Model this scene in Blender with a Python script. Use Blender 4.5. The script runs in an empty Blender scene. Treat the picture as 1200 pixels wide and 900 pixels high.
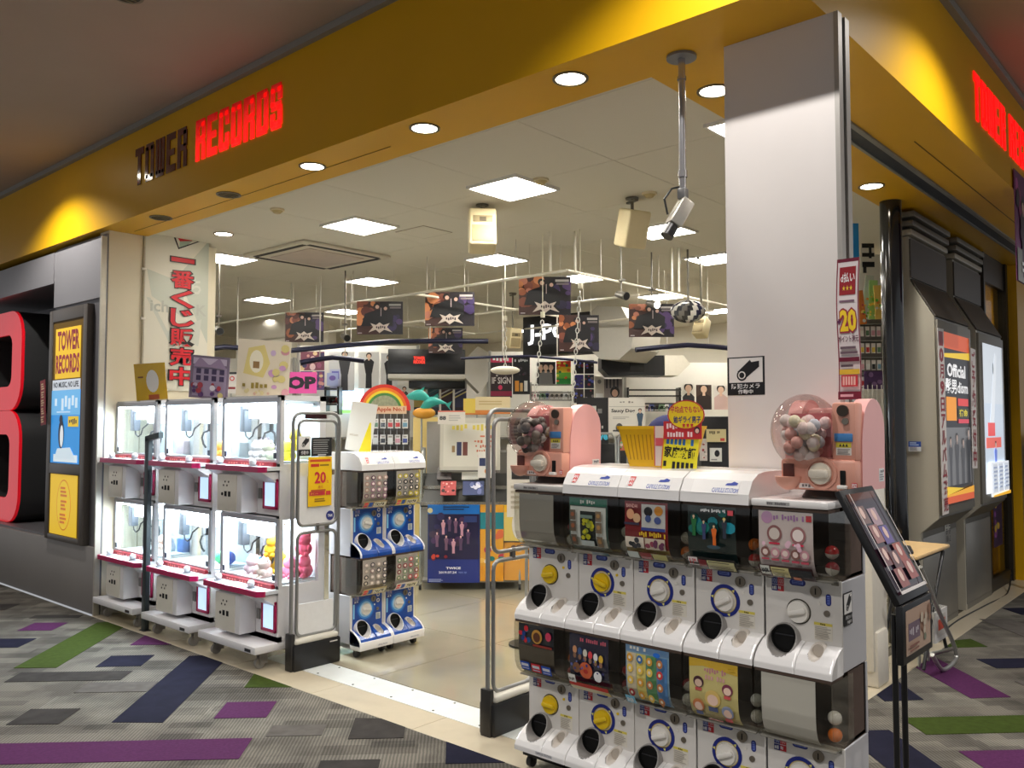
import bpy, bmesh, math, random
from mathutils import Vector, Matrix
random.seed(7)
ORD = ['first', 'second', 'third', 'fourth', 'fifth', 'sixth', 'seventh', 'eighth', 'ninth', 'tenth', 'eleventh', 'twelfth']
R = math.radians
C = bpy.context.scene.collection

def lin(c):
    return tuple(((v/255)/12.92 if v/255 <= .04045 else ((v/255+.055)/1.055)**2.4) for v in c[:3])

# ------------------------------------------------------------------ camera
YAW, PITCH, FPX, EYE = R(41.5), R(2.76), 996.0, 1.6
cam = bpy.data.cameras.new('camera'); cam.lens = 36*FPX/1200; cam.sensor_width = 36; cam.clip_start = .05
cam_o = bpy.data.objects.new('camera', cam); C.objects.link(cam_o)
cam_o.location = (0, 0, EYE); cam_o.rotation_euler = (R(90)+PITCH, 0, YAW-R(90))
bpy.context.scene.camera = cam_o
# ------------------------------------------------------------------ world, exposure
w = bpy.data.worlds.new('world'); bpy.context.scene.world = w; w.use_nodes = True
w.node_tree.nodes['Background'].inputs[0].default_value = (.82, .84, .88, 1)
w.node_tree.nodes['Background'].inputs[1].default_value = .36
vs = bpy.context.scene.view_settings
vs.view_transform = 'Standard'; vs.look = 'None'; vs.gamma = 1; vs.exposure = .38; vs.use_curve_mapping = False
bpy.context.scene.cycles.max_bounces = 8
bpy.context.scene.cycles.transparent_max_bounces = 24
bpy.context.scene.cycles.sample_clamp_indirect = 3
bpy.context.scene.cycles.caustics_reflective = False
bpy.context.scene.cycles.caustics_refractive = False

def spot(loc, to, power, angle, blend=.5, size=.05, col=(1, .965, .93)):
    l = bpy.data.lights.new('spot', 'SPOT'); l.energy = power; l.spot_size = R(angle); l.spot_blend = blend
    l.shadow_soft_size = size; l.color = col
    o = bpy.data.objects.new('downlight_beam', l); C.objects.link(o); o.location = loc
    o.rotation_euler = (Vector(to)-Vector(loc)).to_track_quat('-Z', 'Y').to_euler()
    return o
MALL_Z, SOFF_Z, SHOP_Z = 4.02, 3.28, 3.31
# downlights in the mall ceiling; first three have housings, the rest are unseen spots
MALL_LIGHTS = [(2.36, 1.45, 105, 134), (2.36, 8.1, 120, 134), (4.8, .58, 95, 134), (1.1, 4.8, 60, 130), (-.6, 1.4, 200, 130),
               (.5, -1.2, 120, 130), (3.6, -1.0, 140, 130), (7.2, -.6, 160, 130), (-1.2, 5.6, 85, 130), (1.0, 9.5, 55, 130)]
for x, y, p, a in MALL_LIGHTS:
    spot((x, y, MALL_Z-.03), (x, y, 0), p, a, .55, .03)

# ------------------------------------------------------------------ survey helpers (photo pixel -> place in the room)
_f = Vector((math.cos(YAW)*math.cos(PITCH), math.sin(YAW)*math.cos(PITCH), math.sin(PITCH)))
_r = Vector((math.sin(YAW), -math.cos(YAW), 0)); _u = _r.cross(_f)
def ray(x, y): return _f + _r*((x-600)/FPX) + _u*((450-y)/FPX)
def on(ax, v, x, y):
    d = ray(x, y); i = 'xyz'.index(ax); o = Vector((0, 0, EYE))
    return o + d*((v-o[i])/d[i])
def at(x, y, d): return Vector((0, 0, EYE)) + ray(x, y)*d
def wid(n, d): return n*d/FPX

# ------------------------------------------------------------------ materials
MATS = {}
def mat(name, col, rough=.5, metal=0, noise=.06, scale=30, bump=0, coat=0, spec=.5, emit=0, ecol=None):
    if name in MATS: return MATS[name]
    m = bpy.data.materials.new(name); m.use_nodes = True; nt = m.node_tree; b = nt.nodes['Principled BSDF']
    c = lin(col)
    b.inputs['Roughness'].default_value = rough; b.inputs['Metallic'].default_value = metal
    b.inputs['Specular IOR Level'].default_value = spec
    b.inputs['Coat Weight'].default_value = coat; b.inputs['Coat Roughness'].default_value = .08
    b.inputs['Base Color'].default_value = (*c, 1)
    if noise:
        tc = nt.nodes.new('ShaderNodeTexCoord'); n = nt.nodes.new('ShaderNodeTexNoise')
        n.inputs['Scale'].default_value = scale; n.inputs['Detail'].default_value = 4
        nt.links.new(tc.outputs['Object'], n.inputs['Vector'])
        mx = nt.nodes.new('ShaderNodeMix'); mx.data_type = 'RGBA'
        mx.inputs[6].default_value = (*[v*(1-noise) for v in c], 1); mx.inputs[7].default_value = (*[min(1, v*(1+noise)) for v in c], 1)
        nt.links.new(n.outputs['Fac'], mx.inputs[0]); nt.links.new(mx.outputs[2], b.inputs['Base Color'])
        if bump:
            bp = nt.nodes.new('ShaderNodeBump'); bp.inputs['Strength'].default_value = bump; bp.inputs['Distance'].default_value = .004
            nt.links.new(n.outputs['Fac'], bp.inputs['Height']); nt.links.new(bp.outputs[0], b.inputs['Normal'])
    if emit:
        b.inputs['Emission Color'].default_value = (*(lin(ecol) if ecol else c), 1); b.inputs['Emission Strength'].default_value = emit
    MATS[name] = m; return m

def mat_print(name, rough=.45, emit=0, coat=0):
    if name in MATS: return MATS[name]
    m = bpy.data.materials.new(name); m.use_nodes = True; nt = m.node_tree; b = nt.nodes['Principled BSDF']
    a = nt.nodes.new('ShaderNodeAttribute'); a.attribute_name = 'Col'
    b.inputs['Roughness'].default_value = rough; b.inputs['Coat Weight'].default_value = coat
    nt.links.new(a.outputs['Color'], b.inputs['Base Color'])
    if emit:
        nt.links.new(a.outputs['Color'], b.inputs['Emission Color']); b.inputs['Emission Strength'].default_value = emit
    MATS[name] = m; return m

def mat_glass(name, tint=(255, 255, 255), gloss=.04, rough=.03, haze=0):
    if name in MATS: return MATS[name]
    m = bpy.data.materials.new(name); m.use_nodes = True; nt = m.node_tree
    for n in list(nt.nodes): nt.nodes.remove(n)
    out = nt.nodes.new('ShaderNodeOutputMaterial'); tr = nt.nodes.new('ShaderNodeBsdfTransparent'); gl = nt.nodes.new('ShaderNodeBsdfGlossy')
    tr.inputs[0].default_value = (*lin(tint), 1); gl.inputs['Roughness'].default_value = rough
    lw = nt.nodes.new('ShaderNodeLayerWeight'); lw.inputs[0].default_value = .25
    ad = nt.nodes.new('ShaderNodeMath'); ad.operation = 'ADD'; ad.inputs[1].default_value = gloss; ad.use_clamp = True
    ml = nt.nodes.new('ShaderNodeMath'); ml.operation = 'MULTIPLY'; ml.inputs[1].default_value = .28
    nt.links.new(lw.outputs['Fresnel'], ml.inputs[0]); nt.links.new(ml.outputs[0], ad.inputs[0])
    mx = nt.nodes.new('ShaderNodeMixShader'); nt.links.new(ad.outputs[0], mx.inputs[0])
    nt.links.new(tr.outputs[0], mx.inputs[1]); nt.links.new(gl.outputs[0], mx.inputs[2])
    res = mx
    if haze:
        df = nt.nodes.new('ShaderNodeBsdfDiffuse'); df.inputs[0].default_value = (*lin(tint), 1)
        m2 = nt.nodes.new('ShaderNodeMixShader'); m2.inputs[0].default_value = haze
        nt.links.new(mx.outputs[0], m2.inputs[1]); nt.links.new(df.outputs[0], m2.inputs[2]); res = m2
    nt.links.new(res.outputs[0], out.inputs[0])
    MATS[name] = m; return m

def mat_emit(name, col, strength):
    if name in MATS: return MATS[name]
    m = bpy.data.materials.new(name); m.use_nodes = True; nt = m.node_tree
    for n in list(nt.nodes): nt.nodes.remove(n)
    out = nt.nodes.new('ShaderNodeOutputMaterial'); e = nt.nodes.new('ShaderNodeEmission')
    e.inputs[0].default_value = (*lin(col), 1); e.inputs[1].default_value = strength
    nt.links.new(e.outputs[0], out.inputs[0]); MATS[name] = m; return m

# ------------------------------------------------------------------ mesh builder
class MB:
    def __init__(s): s.v = []; s.f = []; s.c = []
    def add(s, vs, fs, col=None):
        o = len(s.v); s.v += [tuple(v) for v in vs]; s.f += [tuple(i+o for i in f) for f in fs]; s.c += [col]*len(fs); return s
    def bm(s, bm, col=None):
        bm.verts.index_update(); s.add([v.co[:] for v in bm.verts], [[v.index for v in f.verts] for f in bm.faces], col); bm.free(); return s
    def box(s, x0, x1, y0, y1, z0, z1, bev=0, seg=2, col=None):
        if not bev:
            V = [(x, y, z) for x in (x0, x1) for y in (y0, y1) for z in (z0, z1)]
            return s.add(V, [(0, 1, 3, 2), (4, 6, 7, 5), (0, 4, 5, 1), (2, 3, 7, 6), (0, 2, 6, 4), (1, 5, 7, 3)], col)
        b = bmesh.new(); bmesh.ops.create_cube(b, size=1)
        for v in b.verts: v.co = ((x0+x1)/2+v.co.x*(x1-x0), (y0+y1)/2+v.co.y*(y1-y0), (z0+z1)/2+v.co.z*(z1-z0))
        bmesh.ops.bevel(b, geom=b.edges[:], offset=bev, segments=seg, profile=.5, affect='EDGES', clamp_overlap=True)
        return s.bm(b, col)
    def cyl(s, p0, p1, r0, r1=None, n=16, caps=True, col=None):
        r1 = r0 if r1 is None else r1; p0 = Vector(p0); p1 = Vector(p1); d = (p1-p0).normalized()
        a = d.orthogonal().normalized(); b = d.cross(a); V = []
        for p, r in ((p0, r0), (p1, r1)):
            for k in range(n):
                t = 2*math.pi*k/n; V.append(p+(a*math.cos(t)+b*math.sin(t))*r)
        F = [(k, (k+1) % n, n+(k+1) % n, n+k) for k in range(n)]
        if caps: F += [tuple(range(n-1, -1, -1)), tuple(range(n, 2*n))]
        return s.add(V, F, col)
    def ring(s, c, ax, ro, ri, t, n=28, col=None):      # flat washer, axis ax, thickness t along ax
        c = Vector(c); d = Vector(ax).normalized(); a = d.orthogonal().normalized(); b = d.cross(a); V = []
        for (r, h) in ((ri, 0), (ro, 0), (ro, t), (ri, t)):
            for k in range(n):
                q = 2*math.pi*k/n; V.append(c+d*h+(a*math.cos(q)+b*math.sin(q))*r)
        F = [(j*n+k, j*n+(k+1) % n, ((j+1) % 4)*n+(k+1) % n, ((j+1) % 4)*n+k) for j in range(4) for k in range(n)]
        return s.add(V, F, col)
    def sph(s, c, r, sc=(1, 1, 1), n=16, m=10, col=None, zmin=-1):
        V = []; F = []
        for j in range(m+1):
            t = math.pi*(j/m); z = max(zmin, math.cos(t))
            for k in range(n):
                q = 2*math.pi*k/n; V.append((c[0]+r*sc[0]*math.sin(t)*math.cos(q), c[1]+r*sc[1]*math.sin(t)*math.sin(q), c[2]+r*sc[2]*z))
        for j in range(m):
            for k in range(n): F.append((j*n+k, (j+1)*n+k, (j+1)*n+(k+1) % n, j*n+(k+1) % n))
        return s.add(V, F, col)
    def tube(s, pts, r, n=8, closed=False, col=None):
        P = [Vector(p) for p in pts]; m = len(P); V = []; F = []
        ref = None
        for i, p in enumerate(P):
            if closed: d = (P[(i+1) % m]-P[i-1])
            else: d = P[min(i+1, m-1)]-P[max(i-1, 0)]
            d.normalize()
            a = d.orthogonal().normalized() if ref is None else (ref-d*ref.dot(d)).normalized()
            ref = a; b = d.cross(a)
            for k in range(n):
                q = 2*math.pi*k/n; V.append(p+(a*math.cos(q)+b*math.sin(q))*r)
        for i in range(m if closed else m-1):
            j = (i+1) % m
            for k in range(n): F.append((i*n+k, i*n+(k+1) % n, j*n+(k+1) % n, j*n+k))
        if not closed: F += [tuple(range(n-1, -1, -1)), tuple(range((m-1)*n, m*n))]
        return s.add(V, F, col)
    def prism(s, poly, ax, a0, a1, col=None):            # poly in the two other axes (cyclic order), extruded along ax
        def p3(u, v, a): return {'x': (a, u, v), 'y': (u, a, v), 'z': (u, v, a)}[ax]
        n = len(poly)
        V = [p3(u, v, a0) for u, v in poly]+[p3(u, v, a1) for u, v in poly]
        F = [(k, (k+1) % n, n+(k+1) % n, n+k) for k in range(n)]+[tuple(range(n-1, -1, -1)), tuple(range(n, 2*n))]
        return s.add(V, F, col)
    def strip(s, prof, ax, a0, a1, t, col=None):          # open profile given a wall thickness t, extruded along ax
        P = [Vector((u, v)) for u, v in prof]; off = []
        for i, p in enumerate(P):
            d = (P[min(i+1, len(P)-1)]-P[max(i-1, 0)]).normalized(); off.append(p+Vector((-d.y, d.x))*t)
        return s.prism([tuple(p) for p in P]+[tuple(p) for p in reversed(off)], ax, a0, a1, col)
    def build(s, name, m, parent=None, smooth=True, loc=None, rot=None, kind=None, label=None):
        me = bpy.data.meshes.new(name); me.from_pydata(s.v, [], s.f)
        b = bmesh.new(); b.from_mesh(me)
        if any(c is not None for c in s.c):
            L = b.loops.layers.float_color.new('Col')
            for f, c in zip(b.faces, s.c):
                q = (*lin(c or (200, 200, 200)), 1)
                for l in f.loops: l[L] = q
        else:
            bmesh.ops.recalc_face_normals(b, faces=b.faces)
        if smooth:
            for f in b.faces: f.smooth = True
            for e in b.edges:
                if len(e.link_faces) == 2 and e.calc_face_angle(0) > R(38): e.smooth = False
        b.to_mesh(me); b.free()
        me.materials.append(m)
        o = bpy.data.objects.new(name, me); C.objects.link(o); o.parent = parent
        if loc is not None: o.location = loc
        if rot is not None: o.rotation_euler = rot
        if kind: o['kind'] = kind
        if label: o['label'] = label
        return o

def tag(o, label, cat, group=None):
    o['label'] = label; o['category'] = cat
    if group: o['group'] = group
    return o
def thing(name, label, cat, loc=(0, 0, 0), rz=0, group=None, tilt=0):
    o = bpy.data.objects.new(name, None); o.empty_display_size = .1; C.objects.link(o)
    o.location = loc; o.rotation_euler = (0, tilt, rz); return tag(o, label, cat, group)
def struct(name, mb, m, **k): return mb.build(name, m, kind='structure', **k)
def dup(root, loc, rz=None, label=None):
    r = root.copy(); C.objects.link(r); r.location = loc
    if rz is not None: r.rotation_euler = (r.rotation_euler[0], r.rotation_euler[1], rz)
    if label: r['label'] = label
    for ch in list(root.children):
        c = ch.copy(); C.objects.link(c); c.parent = r
        for g in list(ch.children):
            d = g.copy(); C.objects.link(d); d.parent = c
    return r

# ------------------------------------------------------------------ lettering and flat print
_tx = {}
def glyphs(s, bold=0):
    if any(ord(c) > 0x2E80 for c in s): bold *= .5
    k = (s, bold)
    if k not in _tx:
        cu = bpy.data.curves.new('t', 'FONT'); cu.body = s; cu.size = 1; cu.resolution_u = 2; cu.offset = bold
        ob = bpy.data.objects.new('t', cu); me = bpy.data.meshes.new_from_object(ob)
        V = [(v.co.x, v.co.y) for v in me.vertices]; F = [tuple(p.vertices) for p in me.polygons]
        bpy.data.objects.remove(ob); bpy.data.curves.remove(cu); bpy.data.meshes.remove(me)
        if V:
            x0 = min(v[0] for v in V); x1 = max(v[0] for v in V); y0 = min(v[1] for v in V); y1 = max(v[1] for v in V)
            V = [((v[0]-x0)/max(x1-x0, 1e-6), (v[1]-y0)/max(y1-y0, 1e-6)) for v in V]; asp = (x1-x0)/max(y1-y0, 1e-6)
        else: asp = 1
        _tx[k] = (V, F, asp)
    return _tx[k]

# lettering that the photo shows only as illegible marks is printed as plain strokes
ILLEGIBLE = set('SPORTS|FIGURE SERIES|ヒーローコレクション|きらきらマスコット|スイングコレクション|チャーム|ちびマスコット|コレクション|ガチャ|おたのしみ|SALE|タワレコの夏|LIVE|FINALE|METAL|おすすめ|アーティスト|チャンス|ALBUM|大特価|お買い得品|よりどり二点|選んでお得|数量限定です|ワンコインプライス|UFO CATCHER|LOCK OPEN|OUT NOW|くじ|がんばるくん|お客様の多い|家庭教師ヒット|あなたへ贈る日|夏得祭|タワレコ祭|アルバム|予約受付|ストア!!|¥200|¥300|注意|×4|×2'.split('|'))
class Art:
    """flat print: coloured shapes on a thin sheet; local front is -X, width along Y (left = +Y), height along Z from 0"""
    def __init__(s, w, h, base=(240, 240, 240), t=.004, eps=.0005, fmap=None, back=None):
        s.w, s.h, s.eps, s.l = w, h, eps, 0; s.clip = True; s.mb = MB(); s.map = fmap
        n = 24 if fmap else 1
        for k in range(n):
            a, b = k/n, (k+1)/n
            q = [s.p(0, a, 0), s.p(1, a, 0), s.p(1, b, 0), s.p(0, b, 0)]; r = [s.p(x, y, -t/eps) for x, y in ((0, a), (1, a), (1, b), (0, b))]
            s.mb.add(q+r, [(0, 1, 2, 3), (7, 6, 5, 4), (1, 5, 6, 2), (4, 0, 3, 7)]+([(0, 4, 5, 1)] if k == 0 else [])+([(3, 2, 6, 7)] if k == n-1 else []), base)
            if back:
                for i in range(1, 4): s.mb.c[-1-i] = s.mb.c[-1-i]
    def p(s, x, y, l=None):
        l = s.l if l is None else l; u = (x-.5)*s.w; v = y*s.h
        if s.map: return s.map(u, v, l*s.eps)
        return (-l*s.eps, -u, v)
    def poly(s, pts, col):
        s.l += 1; pts = [(min(1, max(0, x)), min(1, max(0, y))) for x, y in pts] if s.clip else pts; s.mb.add([s.p(x, y) for x, y in pts], [tuple(range(len(pts)))], col); return s
    def rect(s, x0, y0, x1, y1, col):
        s.l += 1
        n = max(1, int(abs(y1-y0)*24)) if s.map else 1
        for k in range(n):
            a = y0+(y1-y0)*k/n; b = y0+(y1-y0)*(k+1)/n
            s.mb.add([s.p(x0, a), s.p(x1, a), s.p(x1, b), s.p(x0, b)], [(0, 1, 2, 3)], col)
        return s
    def ell(s, cx, cy, rx, ry=None, col=(0, 0, 0), n=18):
        ry = rx*s.w/s.h if ry is None else ry
        return s.poly([(cx+rx*math.cos(2*math.pi*k/n), cy+ry*math.sin(2*math.pi*k/n)) for k in range(n)], col)
    def text(s, t, x0, y0, x1, y1, col, bold=0, keep=False):
        if t in ILLEGIBLE:
            n = max(3, int(len(t)*1.3)); dx = (x1-x0)/n; q = sum(map(ord, t))
            for k in range(n):
                a = ((q*(k+3)*7) % 5)/12; b = 1-((q*(k+5)*11) % 4)/12
                if (q+k*3) % 7: s.rect(x0+k*dx, y0+(y1-y0)*a, x0+k*dx+dx*.66, y0+(y1-y0)*b, col); s.l -= 1
            s.l += 1; return s
        s.l += 1; V, F, asp = glyphs(t, bold)
        if keep:
            hh = y1-y0; ww = hh*s.h*asp/s.w
            if ww > x1-x0: hh *= (x1-x0)/ww; ww = x1-x0
            cx, cy = (x0+x1)/2, (y0+y1)/2; x0, x1, y0, y1 = cx-ww/2, cx+ww/2, cy-hh/2, cy+hh/2
        s.mb.add([s.p(x0+(x1-x0)*v[0], y0+(y1-y0)*v[1]) for v in V], F, col); return s
    def vtext(s, t, x0, y0, x1, y1, col, bold=0, gap=.08, out=None, obold=.06):
        n = len(t); ch = (y1-y0)/n; bar = t in ILLEGIBLE
        for k, c in enumerate(t):
            a = y1-(k+1)*ch+ch*gap; b = y1-k*ch-ch*gap; m = (a+b)/2
            if bar:
                [s.rect(x0+(x1-x0)*.1*(k % 2), a+(b-a)*j/3, x1-(x1-x0)*.12*((k+j) % 3), a+(b-a)*(j+.6)/3, col) for j in range(3)]; continue
            q = (m-(b-a)*.12, m+(b-a)*.12) if c == '一' else (a, b)
            if out:
                e = (x1-x0)*.07; s.text(c, x0-e, q[0]-ch*.05, x1+e, q[1]+ch*.05, out, obold)
            s.text(c, x0, q[0], x1, q[1], col, bold)
        return s
    def lines(s, x0, y0, x1, y1, n, col, fill=.5, jit=.35):
        for k in range(n):
            h = (y1-y0)/n; y = y1-(k+1)*h+h*(1-fill)/2
            s.rect(x0, y, x1-(x1-x0)*random.random()*jit, y+h*fill, col)
        return s
    def star(s, cx, cy, r, col, n=6, inner=.45, sq=1.0):
        return s.poly([(cx+r*(1 if k % 2 == 0 else inner)*math.cos(math.pi*k/n), cy+sq*r*s.w/s.h*(1 if k % 2 == 0 else inner)*math.sin(math.pi*k/n)) for k in range(2*n)], col)
    def person(s, cx, y0, hgt, cloth=(30, 30, 34), skin=(225, 190, 165), hair=(30, 22, 20), full=True, legs=None):
        H = hgt; a = s.h/s.w; hd = H*(.075 if full else .16); wd = hd*a
        yh = y0+H-hd
        sh = wd*2.0
        if full:
            s.poly([(cx-wd*1.2, y0), (cx+wd*1.2, y0), (cx+wd*1.1, y0+H*.5), (cx-wd*1.1, y0+H*.5)], legs or cloth)
            s.poly([(cx-wd*1.2, y0+H*.42), (cx+wd*1.2, y0+H*.42), (cx+sh, y0+H*.76), (cx+wd*.9, y0+H*.84), (cx-wd*.9, y0+H*.84), (cx-sh, y0+H*.76)], cloth)
        else:
            s.poly([(cx-sh*1.1, y0), (cx+sh*1.1, y0), (cx+sh, y0+H*.5), (cx+wd*.6, y0+H*.64), (cx-wd*.6, y0+H*.64), (cx-sh, y0+H*.5)], cloth)
        s.ell(cx, yh+hd*.25, wd*1.1, hd*1.12, hair, 14); s.ell(cx, yh-hd*.1, wd*.8, hd*.9, skin, 14)
        s.poly([(cx-wd*.35, y0+H*(.80 if full else .56)), (cx+wd*.35, y0+H*(.80 if full else .56)), (cx+wd*.3, yh-hd*.6), (cx-wd*.3, yh-hd*.6)], skin)
        return s
    def mosaic(s, x0, y0, x1, y1, nx, ny, cols, fill=.9):
        for i in range(nx):
            for j in range(ny):
                a = x0+(x1-x0)*i/nx; b = y0+(y1-y0)*j/ny; dx = (x1-x0)/nx*fill; dy = (y1-y0)/ny*fill
                s.rect(a, b, a+dx, b+dy, random.choice(cols)); s.l -= 1
        s.l += 1; return s
    def blobs(s, x0, y0, x1, y1, n, cols, r0=.03, r1=.08):
        for k in range(n):
            r = random.uniform(r0, r1); s.ell(random.uniform(x0, x1), random.uniform(y0, y1), r, r*s.w/s.h*random.uniform(.7, 1.2), random.choice(cols), 10)
        return s
    def build(s, name, m, parent=None, loc=(0, 0, 0), rz=0, tilt=0, roll=0, label=None):
        return s.mb.build(name, m, parent, smooth=False, loc=loc, rot=(roll, tilt, rz), label=label)

PRINT = mat_print('printed_sheet'); GLOSSP = mat_print('laminated_print', .25, 0, .4)
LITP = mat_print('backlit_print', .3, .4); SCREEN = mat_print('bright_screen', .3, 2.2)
FACE = YAW                                   # yaw of a thing that faces the entrance corner
WHITE = (245, 245, 245); BLACK = (18, 18, 20); NAVY = (22, 30, 110); RED = (215, 30, 45)
# ================================================================== SETTING
def mat_carpet():
    m = bpy.data.materials.new('carpet_grey'); m.use_nodes = True; nt = m.node_tree; b = nt.nodes['Principled BSDF']; L = nt.links.new
    b.inputs['Roughness'].default_value = .95; b.inputs['Specular IOR Level'].default_value = .1
    tc = nt.nodes.new('ShaderNodeTexCoord'); mp = nt.nodes.new('ShaderNodeMapping'); mp.inputs['Rotation'].default_value = (0, 0, R(45))
    L(tc.outputs['Object'], mp.inputs['Vector'])
    def brick(w, h, off, s=1, c=(1.7, 1)):
        n = nt.nodes.new('ShaderNodeTexBrick'); n.inputs['Scale'].default_value = s; n.inputs['Mortar Size'].default_value = 0
        n.inputs['Brick Width'].default_value = w; n.inputs['Row Height'].default_value = h; n.offset = off; n.inputs['Bias'].default_value = 0
        n.inputs['Color1'].default_value = (0, 0, 0, 1); n.inputs['Color2'].default_value = (1, 1, 1, 1); L(mp.outputs[0], n.inputs['Vector']); return n
    br = brick(1.0, .25, .37); br2 = brick(.22, .085, .31)
    no = nt.nodes.new('ShaderNodeTexNoise'); no.inputs['Scale'].default_value = 3.2; no.inputs['Detail'].default_value = 6; L(mp.outputs[0], no.inputs['Vector'])
    wv = nt.nodes.new('ShaderNodeTexWave'); wv.inputs['Scale'].default_value = 18; wv.inputs['Distortion'].default_value = 1.2; wv.bands_direction = 'X'; L(mp.outputs[0], wv.inputs['Vector'])
    def ramp(src, stops):
        r = nt.nodes.new('ShaderNodeValToRGB'); e = r.color_ramp.elements
        while len(e) < len(stops): e.new(.5)
        for k, (p, c) in enumerate(stops): e[k].position = p; e[k].color = (*lin(c), 1)
        L(src, r.inputs[0]); return r
    base = ramp(br.outputs['Color'], [(0, (124, 119, 110)), (.5, (132, 127, 118)), (1, (142, 138, 128))])
    def mix(f, a, bcol, mode='MIX'):
        x = nt.nodes.new('ShaderNodeMix'); x.data_type = 'RGBA'; x.blend_type = mode
        if isinstance(f, float): x.inputs[0].default_value = f
        else: L(f, x.inputs[0])
        for s, v in ((6, a), (7, bcol)):
            if isinstance(v, tuple): x.inputs[s].default_value = v
            else: L(v, x.inputs[s])
        return x.outputs[2]
    # small inset bars in some of the planks
    gt = nt.nodes.new('ShaderNodeMath'); gt.operation = 'GREATER_THAN'; gt.inputs[1].default_value = .86; L(br2.outputs['Color'], gt.inputs[0])
    m3 = nt.nodes.new('ShaderNodeMath'); m3.operation = 'MULTIPLY'; m3.inputs[1].default_value = .4; L(gt.outputs[0], m3.inputs[0])
    br3 = brick(.47, .125, .43); r3 = ramp(br3.outputs['Color'], [(0, (196, 196, 196)), (.35, (240, 240, 240)), (1, (255, 255, 255))])
    base = type('b', (), {'outputs': [mix(1.0, base.outputs[0], r3.outputs[0], 'MULTIPLY')]})
    c = mix(m3.outputs[0], base.outputs[0], (*lin((62, 60, 58)), 1))
    st = ramp(wv.outputs['Fac'], [(.3, (190, 190, 190)), (.7, (255, 255, 255))])
    c = mix(.75, c, st.outputs[0], 'MULTIPLY')
    sp = ramp(no.outputs['Fac'], [(.40, (165, 165, 168)), (.60, (255, 255, 255))])
    c = mix(.6, c, sp.outputs[0], 'MULTIPLY')
    L(c, b.inputs['Base Color'])
    fn = nt.nodes.new('ShaderNodeTexNoise'); fn.inputs['Scale'].default_value = 260; L(tc.outputs['Object'], fn.inputs['Vector'])
    bp = nt.nodes.new('ShaderNodeBump'); bp.inputs['Strength'].default_value = .5; bp.inputs['Distance'].default_value = .004
    L(fn.outputs['Fac'], bp.inputs['Height']); L(bp.outputs[0], b.inputs['Normal'])
    return m
floor = struct('floor', MB().box(-8, 3.06, -7, 14, -.03, 0).box(3.06, 14, -7, 1.78, -.03, 0), mat_carpet(), smooth=False)
PURP = mat('carpet_purple', (80, 40, 78), .95, noise=.25, scale=60, bump=.3, spec=.1); NAVYC = mat('carpet_navy', (30, 30, 46), .95, noise=.4, scale=9, bump=.3, spec=.1)
GREENC = mat('carpet_green', (58, 72, 28), .95, noise=.35, scale=25, bump=.3, spec=.1); DARKC = mat('carpet_charcoal', (58, 55, 53), .95, noise=.55, scale=9, bump=.3, spec=.1)
PALEC = mat('carpet_mid_grey', (92, 88, 84), .95, noise=.4, scale=14, bump=.3, spec=.1)
def plank(c, a, b, wd_, poly=None):
    """carpet plank along a line a-b of the given width, or a cut piece given by its corners"""
    if poly is None:
        A = Vector(a); B = Vector(b); n = (B-A).normalized(); n = Vector((-n.y, n.x))*wd_/2
        poly = [A-n, B-n, B+n, A+n]
    MB().prism([tuple(p) for p in poly], 'z', -.002, .003).build('carpet_plank', c, floor, smooth=False)
plank(PURP, (1.05, 5.12), (2.34, 3.83), .27)
plank(NAVYC, 0, 0, 0, [(2.06, 4.70), (2.24, 4.49), (3.058, 5.31), (3.058, 5.58), (2.99, 5.63)])
plank(GREENC, 0, 0, 0, [(2.08, 6.22), (2.27, 6.02), (3.058, 6.81), (3.058, 7.10), (2.99, 7.13)])
plank(PURP, (2.56, 7.41), (2.74, 7.22), .26); plank(NAVYC, (2.12, 7.13), (2.38, 6.86), .26); plank(NAVYC, (2.54, 5.94), (2.75, 5.74), .27)
plank(PURP, 0, 0, 0, [(2.85, 6.23), (3.058, 6.02), (3.058, 6.43)]); plank(GREENC, 0, 0, 0, [(2.86, 4.71), (3.058, 4.50), (3.058, 4.92)])
plank(PURP, (2.55, 4.44), (2.75, 4.24), .27); plank(DARKC, (1.76, 5.17), (1.95, 4.97), .25)
plank(DARKC, 0, 0, 0, [(2.75, 3.55), (2.95, 3.35), (3.058, 3.46), (3.058, 3.66), (2.97, 3.77)]); plank(DARKC, (2.0, 6.0), (2.5, 5.5), .2); plank(DARKC, (2.45, 8.6), (2.75, 8.3), .25)
plank(DARKC, (2.72, 7.75), (3.0, 7.47), .1); plank(PALEC, (2.2, 5.45), (2.5, 5.15), .2); plank(PALEC, (2.55, 3.95), (2.75, 3.75), .16); plank(DARKC, (2.42, 3.35), (2.62, 3.15), .2); plank(NAVYC, 0, 0, 0, [(2.86, 2.95), (3.058, 2.75), (3.058, 3.15)])
plank(PURP, 0, 0, 0, [(6.03, 1.775), (6.40, 1.775), (5.75, 1.17), (5.57, 1.34)]); plank(GREENC, (4.86, 1.45), (5.62, .69), .25)
plank(NAVYC, 0, 0, 0, [(5.27, 1.775), (5.64, 1.775), (5.36, 1.54), (5.18, 1.70)]); plank(NAVYC, (4.62, 1.62), (3.9, .9), .26)
plank(PURP, (4.55, 1.09), (5.0, .64), .24); plank(NAVYC, (6.44, 1.45), (6.75, 1.14), .22); plank(GREENC, 0, 0, 0, [(6.97, 1.775), (7.10, 1.70), (6.93, 1.55), (6.72, 1.74), (6.76, 1.775)])
plank(NAVYC, (8.37, 1.68), (8.6, 1.45), .26); plank(PALEC, (7.95, 1.72), (7.3, 1.1), .26); plank(GREENC, (9.3, 1.65), (9.6, 1.35), .25); plank(PALEC, (5.0, .75), (5.3, .45), .2); plank(PALEC, (6.05, 1.15), (6.35, .85), .2)

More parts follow.
